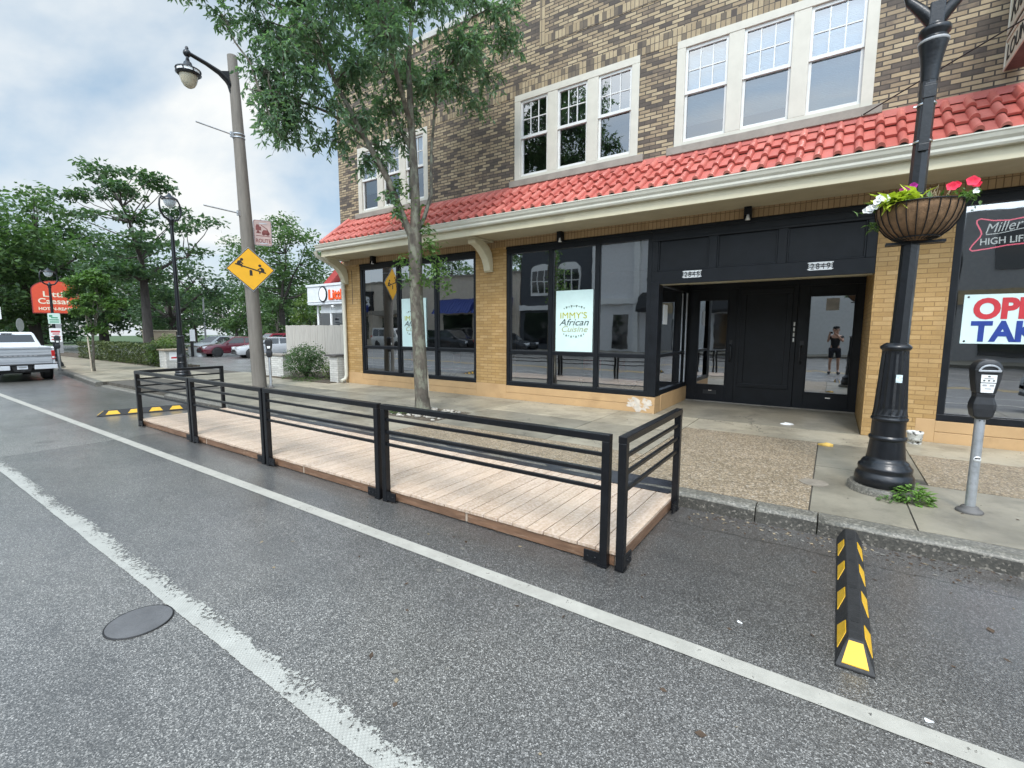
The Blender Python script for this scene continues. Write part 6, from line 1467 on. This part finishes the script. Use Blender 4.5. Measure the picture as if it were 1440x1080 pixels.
def car(label, col, kind='sedan', group='cars parked behind the driveway', name='parked_car'):
    t = thing(name, label, 'car', (0,0,0), 0, group)
    P = paint('car_paint_' + str(hash_(label)), col)
    L, W = {'sedan': (4.7, 1.82), 'suv': (4.6, 1.88), 'van': (4.5, 1.85), 'box': (4.3, 1.84)}[kind]
    hl, hw = L/2, W/2
    if kind == 'sedan': st = [(-hl,.62,.78),(-hl+.12,.9,.9),(-hl+.9,1.0,.97),(-.9,.98,1),(.55,.93,1),(hl-.9,.86,.97),(hl-.15,.72,.86),(hl,.55,.74)]; cab = (-1.75,-1.0,.25,1.15,1.44)
    elif kind == 'suv': st = [(-hl,.75,.82),(-hl+.1,1.03,.93),(-hl+.8,1.08,.98),(-.9,1.06,1),(.7,1.02,1),(hl-.9,.98,.97),(hl-.15,.84,.88),(hl,.62,.78)]; cab = (-hl+.15,-hl+.5,.35,1.2,1.68)
    elif kind == 'van': st = [(-hl,.75,.82),(-hl+.1,1.03,.93),(-hl+.8,1.06,.98),(-.9,1.04,1),(.9,1.0,1),(hl-.7,.92,.95),(hl-.12,.78,.86),(hl,.6,.76)]; cab = (-hl+.12,-hl+.4,.5,1.5,1.62)
    else: st = [(-hl,.8,.9),(-hl+.05,1.05,.97),(-hl+.8,1.05,1),(-.9,1.05,1),(.9,1.03,1),(hl-.5,1.0,.98),(hl-.08,.92,.94),(hl,.65,.88)]; cab = (-hl+.06,-hl+.16,.75,1.2,1.78)
    vs = []; fs = []
    for (x, zb, k) in st:
        w_ = hw*k; lo = .24 if abs(x) < hl-.05 else .34
        vs += [(x,-w_*.93,lo),(x,-w_,lo+.14),(x,-w_,zb*.72),(x,-w_*.94,zb),(x,0,zb+.035),(x,w_*.94,zb),(x,w_,zb*.72),(x,w_,lo+.14),(x,w_*.93,lo)]
    for i in range(len(st)-1):
        for j in range(9): fs.append((i*9+j, i*9+(j+1)%9, (i+1)*9+(j+1)%9, (i+1)*9+j))
    fs += [tuple(range(8,-1,-1)), tuple(range(len(vs)-9, len(vs)))]
    m = MB().add(vs, fs, 0, True)
    r0, r1, f1, f0, zr = cab; zbr = 1.0 if kind != 'sedan' else .95; wb, wr = hw*.93, hw*.72 if kind == 'sedan' else hw*.80
    zb_r = next(z for (x, z, k) in st if x >= r0) - .02; zb_f = .95 if kind != 'sedan' else .88
    A = [Vector((r0,-wb,zb_r)),Vector((f0,-wb,zb_f)),Vector((f0,wb,zb_f)),Vector((r0,wb,zb_r))]; T = [Vector((r1,-wr,zr-.03)),Vector((f1,-wr,zr-.02)),Vector((f1,wr,zr-.02)),Vector((r1,wr,zr-.03))]
    vs = [tuple(v) for v in A+T] + [((r1+f1)/2, 0, zr+.03)]
    m.add(vs, [(0,1,5,4),(1,2,6,5),(2,3,7,6),(3,0,4,7),(4,5,8),(5,6,8),(6,7,8),(7,4,8)], 0, False)
    body = m.build('body', P, t, bevel=.035)
    def quad_on(a, b, c, d, u0, u1, v0, v1, nm):
        a, b, c, d = Vector(a), Vector(b), Vector(c), Vector(d)
        f = lambda u, v: (a.lerp(b, u)).lerp(d.lerp(c, u), v); nn = (b-a).cross(d-a).normalized(); ctr = Vector((0,0,1))
        ps = [f(u0,v0), f(u1,v0), f(u1,v1), f(u0,v1)]
        if nn.dot(ps[0]-Vector(((r0+f0)/2,0,1.0))) < 0: nn = -nn
        m = MB().add([tuple(p+nn*.012) for p in ps] + [tuple(p-nn*.004) for p in ps], [(0,1,2,3),(4,7,6,5),(0,4,5,1),(1,5,6,2),(2,6,7,3),(3,7,4,0)]); return m.build(nm, CARG, t)
    quad_on(A[1],A[2],T[2],T[1],.06,.94,.06,.92,'windscreen'); quad_on(A[3],A[0],T[0],T[3],.08,.92,.10,.88,'rear_window')
    for (a, b, c, d) in ((A[0],A[1],T[1],T[0]),(A[2],A[3],T[3],T[2])):
        rng = ((.08,.46),(.5,.92)) if kind in ('sedan',) else ((.05,.28),(.31,.60),(.63,.93))
        for (u0, u1) in rng:
            uu = (u0, u1) if a is A[0] else (1-u1, 1-u0)
            quad_on(a, b, c, d, uu[0], uu[1], .10, .86, 'side_window')
    for x in (-hl+.85, hl-.88):
        for s in (-1, 1):
            m = MB(); m.lathe([(.37,-.01),(.37,.01),(0,.01)], 20).xf(Matrix.Translation((x, s*(hw-.005), .33)) @ Matrix.Rotation(R(90), 4, 'X')); m.build('wheel_arch', BLACKF, t)
            wheel(t, x, s*(hw-.09), .33, .22, s)
    for s in (-1, 1):
        m = MB(); m.box(hl-.30, s*hw*.50, .62, hl-.05, s*hw*.82, .76); m.build('headlight', LENSW, t, bevel=.02)
        m = MB(); m.box(-hl-.01, s*hw*.48, .72, -hl+.22, s*hw*.88, .90) if kind == 'sedan' else m.box(-hl+.0, s*hw*.68, .85, -hl+.16, s*hw*.93, 1.12); m.build('taillight', LENSR, t, bevel=.02)
        m = MB(); m.ell((f0-.35, s*(hw+.09), zb_f+.08), (.06,.11,.07), 10, 6); m.build('wing_mirror', P, t)
    m = MB(); m.box(hl-.06,-hw*.45,.42,hl+.012,hw*.45,.58); m.build('grille', BLACKF, t, bevel=.01)
    m = MB(); m.box(-hl-.015,-.16,.55,-hl+.03,.16,.69); m.build('licence_plate', PLATE, t)
    m = MB(); m.box(-hl-.02,-hw*.72,.32,-hl+.1,hw*.72,.47); m.box(hl-.1,-hw*.7,.28,hl+.015,hw*.7,.36); m.build('bumper', PLAST, t, bevel=.02)
    return t
CARG = pm('tinted_car_glass', (.012,.014,.016), .05, var=.1, spec=.9, coat=.4)
lot = [('sedan', (.60,.62,.62), 'white sedan farthest left in the parking lot behind the far lamp post', (-33.3, 14.6), -80),
       ('sedan', (.11,.012,.022), 'dark red low car next to the white sedan in the parking lot', (-28.9, 13.6), -97),
       ('suv', (.20,.014,.03), 'maroon sport utility car in the middle of the parked row', (-27.9, 15.4), -100),
       ('sedan', (.36,.37,.38), 'silver sedan half hidden behind the weathered pole', (-26.0, 14.1), -102),
       ('sedan', (.50,.55,.60), 'pale blue silver sedan right of the weathered pole', (-25.6, 16.1), 75),
       ('suv', (.62,.64,.66), 'white sport utility car partly hidden by the wooden fence', (-22.9, 15.4), 60)]
for kind, col, l, (x, y), a in lot: place(car(l, col, kind), (x, y, .085), R(a)).scale = (.78, .78, .78)
# across the street and just outside the frame (seen in the shop glass)
for kind, col, l, (x, y), a in [('box', (.55,.55,.53), 'boxy white car across the street seen reflected in the left shop window', (-31.3, -11.3), 0), ('van', (.012,.013,.016), 'black minivan across the street seen reflected in the left shop window', (-25.0, -11.3), 0), ('sedan', (.02,.022,.026), 'dark sedan across the street seen reflected near the brick pier', (-19.6, -11.3), 0)]:
    place(car(l, col, kind, 'cars parked across the street'), (x, y, 0), R(a))
place(car('silver car parked by the kerb just right of the wheel stop, reflected in glass', (.36,.38,.40), 'suv', None), (5.6, 3.25, 0), R(180))

# white pickup at the left edge; local +x is its front
tk = thing('pickup_truck', 'white pickup truck parked at the kerb showing its tailgate, cut by the left edge', 'pickup truck', (0,0,0))
TW = paint('pickup_white', (.62,.64,.66), .3); TS = pm('pickup_silver_trim', (.50,.52,.54), .3, .5, var=.08)
W2 = 1.0
m = MB(); prof = [(0,.62),(0,1.30),(.06,1.36),(1.9,1.38),(1.9,.55),(.5,.55)]
m.prism([(.02,.60),(.02,1.32),(.05,1.37),(1.85,1.38),(1.85,.52),(.25,.52)], 'y', -W2, -W2+.09); m.prism([(.02,.60),(.02,1.32),(.05,1.37),(1.85,1.38),(1.85,.52),(.25,.52)], 'y', W2-.09, W2)
m.box(.05,-W2+.09,.62,1.85,W2-.09,.72); m.box(1.80,-W2+.09,.72,1.85,W2-.09,1.36)
m.build('bed', TW, tk, bevel=.025)
m = MB(); m.box(-.005,-W2+.10,.70,.05,W2-.10,1.335); m.box(-.03,-W2+.10,1.30,.05,W2-.10,1.36); m.box(-.014,-W2+.18,1.16,-.005,W2-.18,1.24); m.box(-.016,-W2+.12,.98,-.005,W2-.12,1.06,1); m.box(-.012,-W2+.14,.78,-.005,W2-.14,.9); m.box(-.02,-.14,1.325,-.005+.001,.14,1.35,2)
m.build('tailgate', [paint('tailgate_silver', (.40,.42,.44), .3), pm('tailgate_band', (.22,.23,.24), .4, .4), BLACKF], tk, bevel=.012)
m = MB(); 
for k, ch in enumerate((-.42,-.28,-.14,0,.14,.28,.42)): m.box(-.018, ch-.045, 1.0, -.0155, ch+.045, 1.04)
m.build('tailgate_emboss', GREYP, tk)
for s in (-1, 1):
    m = MB(); m.box(-.02, s*(W2-.11), .86, .10, s*(W2+.005), 1.22); m.build('taillight', LENSR, tk, bevel=.02)
    m = MB(); m.box(-.024, s*(W2-.10), .90, -.015, s*(W2-.03), .98); m.build('reverse_light', LENSW, tk)
m = MB(); m.box(-.16,-W2-.02,.48,.02,-.34,.66); m.box(-.16,.34,.48,.02,W2+.02,.66); m.box(-.16,-W2,.655,0,W2,.69,1); m.prism([(-.34,.66),(.34,.66),(.22,.40),(-.22,.40)], 'x', -.12, .0, 1); m.build('rear_bumper', [TW, BLACKF], tk, bevel=.015)
m = MB(); m.box(-.128,-.15,.50,-.121,.15,.645); lp_ = m.build('licence_plate', PLATE, tk)
m = MB(); m.box(-.1295,-.11,.545,-.1282,.11,.60); m.build('plate_characters', GREYP, lp_)
m = MB(); m.box(-.22,-.05,.40,-.08,.05,.46); m.box(.1,-.8,.34,5.2,.8,.52); m.tube([(.3,.55,.32),(-.05,.55,.32)], .04, 8); m.build('underbody', BLACKF, tk)
# cab
cabp = [(1.90,.55),(1.90,1.36),(2.10,1.88),(2.3,1.95),(3.4,1.95),(3.65,1.90),(4.35,1.36),(4.35,.55)]
hwb = lambda z: W2 if z < 1.4 else W2 - .20*(z-1.36)/.6
vs = [(x, -hwb(z), z) for x, z in cabp] + [(x, hwb(z), z) for x, z in cabp]; k = len(cabp)
m = MB().add(vs, [tuple(range(k-1,-1,-1)), tuple(range(k,2*k))] + [(i,(i+1)%k,k+(i+1)%k,k+i) for i in range(k)]); m.prism([(4.35,.55),(4.35,1.34),(5.2,1.28),(5.7,1.15),(5.78,.6),(5.6,.5)], 'y', -W2+.01, W2-.01); m.build('cab', TW, tk, bevel=.03)
m = MB(); a = Vector((1.93,0,1.40)); b = Vector((2.09,0,1.84)); off_ = Vector((-.012,0,.004))
m.add([(a.x-.012,-.84,a.z),(a.x-.012,.84,a.z),(b.x-.012,.74,b.z),(b.x-.012,-.74,b.z),(a.x+.01,-.84,a.z),(a.x+.01,.84,a.z),(b.x+.01,.74,b.z),(b.x+.01,-.74,b.z)], [(0,1,2,3),(4,7,6,5),(0,4,5,1),(1,5,6,2),(2,6,7,3),(3,7,4,0)]); m.build('rear_window', CARG, tk)
MB().box(2.04,-.16,1.875,2.12,.16,1.905).build('high_brake_light', BLACKF, tk)
for s in (-1, 1):
    for (x0, x1) in ((2.2, 3.05), (3.12, 4.0)):
        q = lambda x, z: (x, s*(hwb(z)+.006), z); m = MB(); top_ = 1.84; m.add([q(x0,1.40), q(x1,1.40), q(min(x1,3.75),top_), q(x0+.05,top_)], [(0,1,2,3)]); m.build('side_window', CARG, tk, fix=False)
    m = MB(); m.box(3.85, s*(W2+.03), 1.36, 3.97, s*(W2+.24), 1.58); m.build('wing_mirror', TW, tk, bevel=.03)
    for x in (1.02, 4.75):
        m = MB(); m.lathe([(.47,-.012),(.47,.012),(0,.012)], 24).xf(Matrix.Translation((x, s*(W2+.002), .40)) @ Matrix.Rotation(R(90), 4, 'X')); m.build('wheel_arch', BLACKF, tk)
        wheel(tk, x, s*(W2-.12), .39, .27, s)
place(tk, (-20.35, 3.34, 0), R(180)); tk.scale = (.77, .77, .77)

# ------------------------------------------------------------------ across the street (reflected in the shop windows)
def facade(name, label, x0, x1, H, mt, Yf=-16.0):
    t = thing(name, label, 'building', ((x0+x1)/2, Yf-4, .1)); return t, Yf
t, Yf = facade('store_building', 'low beige store across the street with blue metal awnings', -46, -21.5, 6.4, BEIGE)
MB().box(-46, Yf-14, 0, -21.5, Yf, 6.3).build('wall', BEIGE, t); MB().box(-46.1, Yf-14, 6.3, -21.4, Yf+.1, 6.5).build('coping', STONE, t)
for (a, b) in ((-44, -40.5), (-30, -26.5), (-25.5, -22.5)):
    m = MB(); m.box(a, Yf-.05, .6, b, Yf+.02, 3.0); m.build('shop_window', CARG, t)
    m = MB(); m.prism([(Yf+.02,3.6),(Yf+.02,4.4),(Yf+1.2,3.1)], 'x', a-.3, b+.3)
    xx = a-.3
    while xx < b+.3: m.bar((xx, Yf+.05, 4.41), (xx, Yf+1.22, 3.11), .04, .03); xx += .3
    m.build('awning', BLUEAW, t)
m = MB(); m.box(-38.5, Yf-.05, .15, -33, Yf+.02, 2.9); m.build('entrance_glazing', CARG, t); m = MB(); m.box(-39, Yf, 3.1, -32.5, Yf+1.2, 3.5); m.build('entrance_canopy', STONE, t)
m = MB(); m.box(-41.4, Yf+.02, 3.6, -39.6, Yf+.2, 5.6); sgn = m.build('wall_sign', BLACKF, t)
lettering('sign_letter', 'g', 1.6, (-40.1, Yf+.22, 4.3), (-1,0,0), (0,0,1), WHITE, sgn, .02, off=.03)
t, Yf = facade('gable_building', 'dark slate two storey building across the street with white arched windows', -21.4, -15.0, 9, SLATE)
MB().box(-21.4, Yf-12, 0, -15.0, Yf, 8.8).build('wall', SLATE, t); MB().box(-21.4, Yf-12, 8.8, -15, Yf+.3, 9.1).build('cornice', TRIMW, t)
for xc in (-19.4, -17.0):
    arcp = [(xc-.95,4.4),(xc+.95,4.4),(xc+.95,6.3)] + [(xc+.95*math.cos(a), 6.3+.5*math.sin(a)) for a in [math.pi*k/10 for k in range(1,10)]] + [(xc-.95,6.3)]
    m = MB(); m.prism(arcp, 'y', Yf, Yf+.10); f = m.build('window_frame', TRIMW, t)
    m = MB()
    for q in (-.58, 0, .58): m.box(xc+q-.24, Yf+.10, 4.6, xc+q+.24, Yf+.12, 5.4); m.box(xc+q-.24, Yf+.10, 5.48, xc+q+.24, Yf+.12, 6.25)
    m.build('pane', CARG, f)
m = MB(); m.box(-21, Yf, .5, -15.4, Yf+.03, 3.0); m.build('shop_window', CARG, t); m = MB(); m.box(-21.4, Yf, 3.2, -15, Yf+.25, 3.6); m.build('shop_cornice', TRIMW, t)
t, Yf = facade('white_building', 'white two storey building across the street with dark awnings', -15, -3.6, 9, TRIMW)
MB().box(-15, Yf-12, 0, -3.6, Yf, 8.4).build('wall', pm('grey_white_siding', (.66,.67,.68), .6, var=.05), t); m = MB()
for x in (-14.8, -11.6, -8.2, -3.9): m.box(x-.2, Yf, .1, x+.2, Yf+.2, 8.2)
m.box(-15, Yf, 3.5, -3.6, Yf+.25, 3.9); m.box(-15.1, Yf, 8.2, -3.5, Yf+.5, 8.7)
for k in range(26): m.box(-14.9+k*.43, Yf+.2, 7.95, -14.7+k*.43, Yf+.4, 8.2)
m.build('trim', TRIMW, t)
for xc in (-10, -6):
    m = MB(); m.prism([(xc-.9,5.0),(xc+.9,5.0),(xc+.9,5.9)] + [(xc+.9*math.cos(a), 5.9+.7*math.sin(a)) for a in [math.pi*k/10 for k in range(1,10)]] + [(xc-.9,5.9)], 'y', Yf, Yf+.06); m.build('window', CARG, t)
for (a, b) in ((-13.4, -12.2), (-10.8, -9.8), (-7.2, -4.6)): m = MB(); m.box(a, Yf, .3, b, Yf+.05, 2.8); m.build('shop_window', CARG, t)
for (a, b) in ((-11.2, -8.6), (-7.6, -4.3)): m = MB(); m.prism([(Yf,3.2),(Yf,4.3),(Yf+.9,3.9),(Yf+1.3,3.1),(Yf+1.3,2.9),(Yf,2.9)], 'x', a, b); m.build('awning', BLACKF, t)
t, Yf = facade('siding_building', 'pale corrugated sided building across the street facing the entry', -3.6, 5, 6, TRIMW)
m = MB(); m.box(-3.5, Yf-10, 0, 5, Yf, 6.5)
for k in range(56): m.box(-3.4+k*.15, Yf, .3, -3.33+k*.15, Yf+.03, 3.6)
m.build('wall', TRIMW, t)
for (a, b) in ((-3.0, -1.8), (-.6, .6), (1.8, 4.2)): m = MB(); m.box(a, Yf, 4.2, b, Yf+.05, 5.8); m.build('window', CARG, t)
t, Yf = facade('flat_building', 'grey flat roofed building across the street with a tan band', 5, 24, 7, GREYP)
MB().box(5.1, Yf-10, 0, 24, Yf, 7.5).build('wall', GREYP, t); MB().box(5.1, Yf, 3.0, 24, Yf+.1, 3.7).build('tan_band', pm('tan_band_paint', (.42,.33,.2), .6), t)
for x in (6, 10, 14, 18): m = MB(); m.box(x, Yf, .4, x+3, Yf+.05, 2.9); m.build('shop_window', CARG, t); m = MB(); m.box(x+.3, Yf, 4.6, x+2.5, Yf+.05, 6.6); m.build('window', CARG, t)
for i, (x, y, h, r_, l) in enumerate(((-36, -24, 11, 5, 'tree rising behind the beige store across the street'), (-27, -26, 11.5, 5, 'second tree behind the beige store across the street'), (-50, -14, 9, 4, 'tree at the end of the stores across the street'), (2, -31, 19, 6, 'tall tree behind the pale sided building across the street'), (-12, -33, 18, 6, 'tall tree behind the white building across the street'))):
    tree('broad_tree', l, (x, y, 0), h, r_, 3, 60+i, LEAFM, ls=.45, per=30, nclump=34, group='trees across the street')

# ------------------------------------------------------------------ the photographer, reflected in the right hand door
pr = thing('person', 'person in dark cap, dark shirt and shorts holding up a phone, reflected in the door', 'person', (0.10, -.80, 0))
SKIN = pm('skin', (.46,.27,.19), .55, var=.06); SHIRT = pm('dark_shirt', (.018,.02,.024), .8, var=.2); SHORTS = pm('dark_shorts', (.012,.013,.022), .8, var=.2); SHOE = pm('dark_shoes', (.015,.015,.016), .6)
def skinned(name, verts, edges, radii, mt, parent, sub=1):
    off = wloc(parent); me = bpy.data.meshes.new(name); me.from_pydata([tuple(Vector(v)-off) for v in verts], edges, [])
    o = bpy.data.objects.new(name, me); COL.objects.link(o); o.parent = parent
    sk = o.modifiers.new('skin', 'SKIN'); me.skin_vertices.new() if not me.skin_vertices else None
    for i, r in enumerate(radii): me.skin_vertices[0].data[i].radius = r if hasattr(r, '__len__') else (r, r)
    me.skin_vertices[0].data[0].use_root = True
    o.modifiers.new('subsurf', 'SUBSURF').levels = sub; o.modifiers['subsurf'].render_levels = sub
    me.materials.append(mt); 
    sk.use_smooth_shade = True
    return o
px, py = .10, -.80
V = [(px,py,.95),(px,py,1.10),(px,py+.01,1.28),(px,py,1.42),(px,py,1.50),(px,py+.02,1.58),(px,py+.03,1.68),(px,py+.02,1.74),
     (px-.10,py,.90),(px-.12,py+.02,.52),(px-.13,py-.02,.12),(px-.15,py+.14,.05),
     (px+.10,py,.90),(px+.12,py+.02,.52),(px+.13,py-.02,.12),(px+.16,py+.14,.05),
     (px-.19,py,1.40),(px-.26,py+.14,1.22),(px-.19,py+.30,1.48),(px-.17,py+.345,1.53),
     (px+.19,py,1.40),(px+.25,py+.14,1.22),(px+.02,py+.30,1.48),(px-.01,py+.345,1.53)]
E_ = [(0,1),(1,2),(2,3),(3,4),(4,5),(5,6),(6,7),(0,8),(8,9),(9,10),(10,11),(0,12),(12,13),(13,14),(14,15),(3,16),(16,17),(17,18),(18,19),(3,20),(20,21),(21,22),(22,23)]
Rd = [(.15,.11),(.14,.10),(.16,.11),(.14,.09),.058,.075,.088,.06,.085,.06,.04,.035,.085,.06,.04,.035,.055,.042,.032,.03,.055,.042,.032,.03]
skinned('body', V, E_, Rd, SKIN, pr, 2)
skinned('shirt', [V[1],V[2],(px,py,1.43),V[16],((V[16][0]+V[17][0])/2-.01,py+.07,1.31),V[20],((V[20][0]+V[21][0])/2+.01,py+.07,1.31),(px,py,.96)], [(7,0),(0,1),(1,2),(2,3),(3,4),(2,5),(5,6)], [(.155,.115),(.175,.125),(.15,.10),.07,.058,.07,.058,(.165,.125)], SHIRT, pr, 2)
skinned('shorts', [(px,py,.97),V[8],(px-.125,py+.02,.55),V[12],(px+.125,py+.02,.55)], [(0,1),(1,2),(0,3),(3,4)], [(.165,.125),.115,.09,.115,.09], SHORTS, pr, 2)
for s in (-1, 1):
    m = MB(); m.ell((px+s*.145, py+.06, .05), (.055,.14,.05), 12, 8); m.build('shoe', SHOE, pr)
    for k in range(4):    # fingers wrapped round the phone edge
        bx = (px-.175, px-.015)[s > 0]; m = MB(); m.tube([(bx, py+.345, 1.575-.018*k), (bx+s*.018*(1 if s < 0 else 1), py+.372, 1.577-.018*k), (bx-s*.012, py+.39, 1.575-.018*k)], [.009,.0085,.007], 6); m.build('finger', SKIN, pr)
    m = MB(); m.tube([(bx, py+.34, 1.53), (bx-s*.012, py+.348, 1.56), (bx-s*.03, py+.352, 1.575)], [.011,.0105,.008], 6); m.build('thumb', SKIN, pr)
m = MB(); m.ell((px, py+.03, 1.735), (.092,.108,.065), 14, 8); m.prism([(px-.075,py+.09),(px+.075,py+.09),(px+.05,py+.21),(px-.05,py+.21)], 'z', 1.712, 1.722); m.build('cap', SHIRT, pr)
for s in (-1, 1):
    m = MB(); m.ell((px+s*.088, py+.02, 1.665), (.012,.022,.032), 8, 6); m.build('ear', SKIN, pr); m = MB(); m.ell((px+s*.032, py+.108, 1.675), (.012,.008,.008), 8, 6); m.build('eye', WHITE, pr)
m = MB(); m.ell((px, py+.122, 1.645), (.013,.02,.022), 8, 6); m.build('nose', SKIN, pr); m = MB(); m.ell((px, py+.112, 1.612), (.024,.008,.006), 8, 5); m.build('mouth', pm('lips', (.32,.12,.1), .5), pr)
ph = MB().box(-.078, -.422, 1.512, .010, -.414, 1.588); o = ph.build('phone', BLACKF, None, bevel=.004); o.location = (-.0, 0, 0); tag(o, 'black phone held up sideways by the person, seen reflected in the door', 'phone')
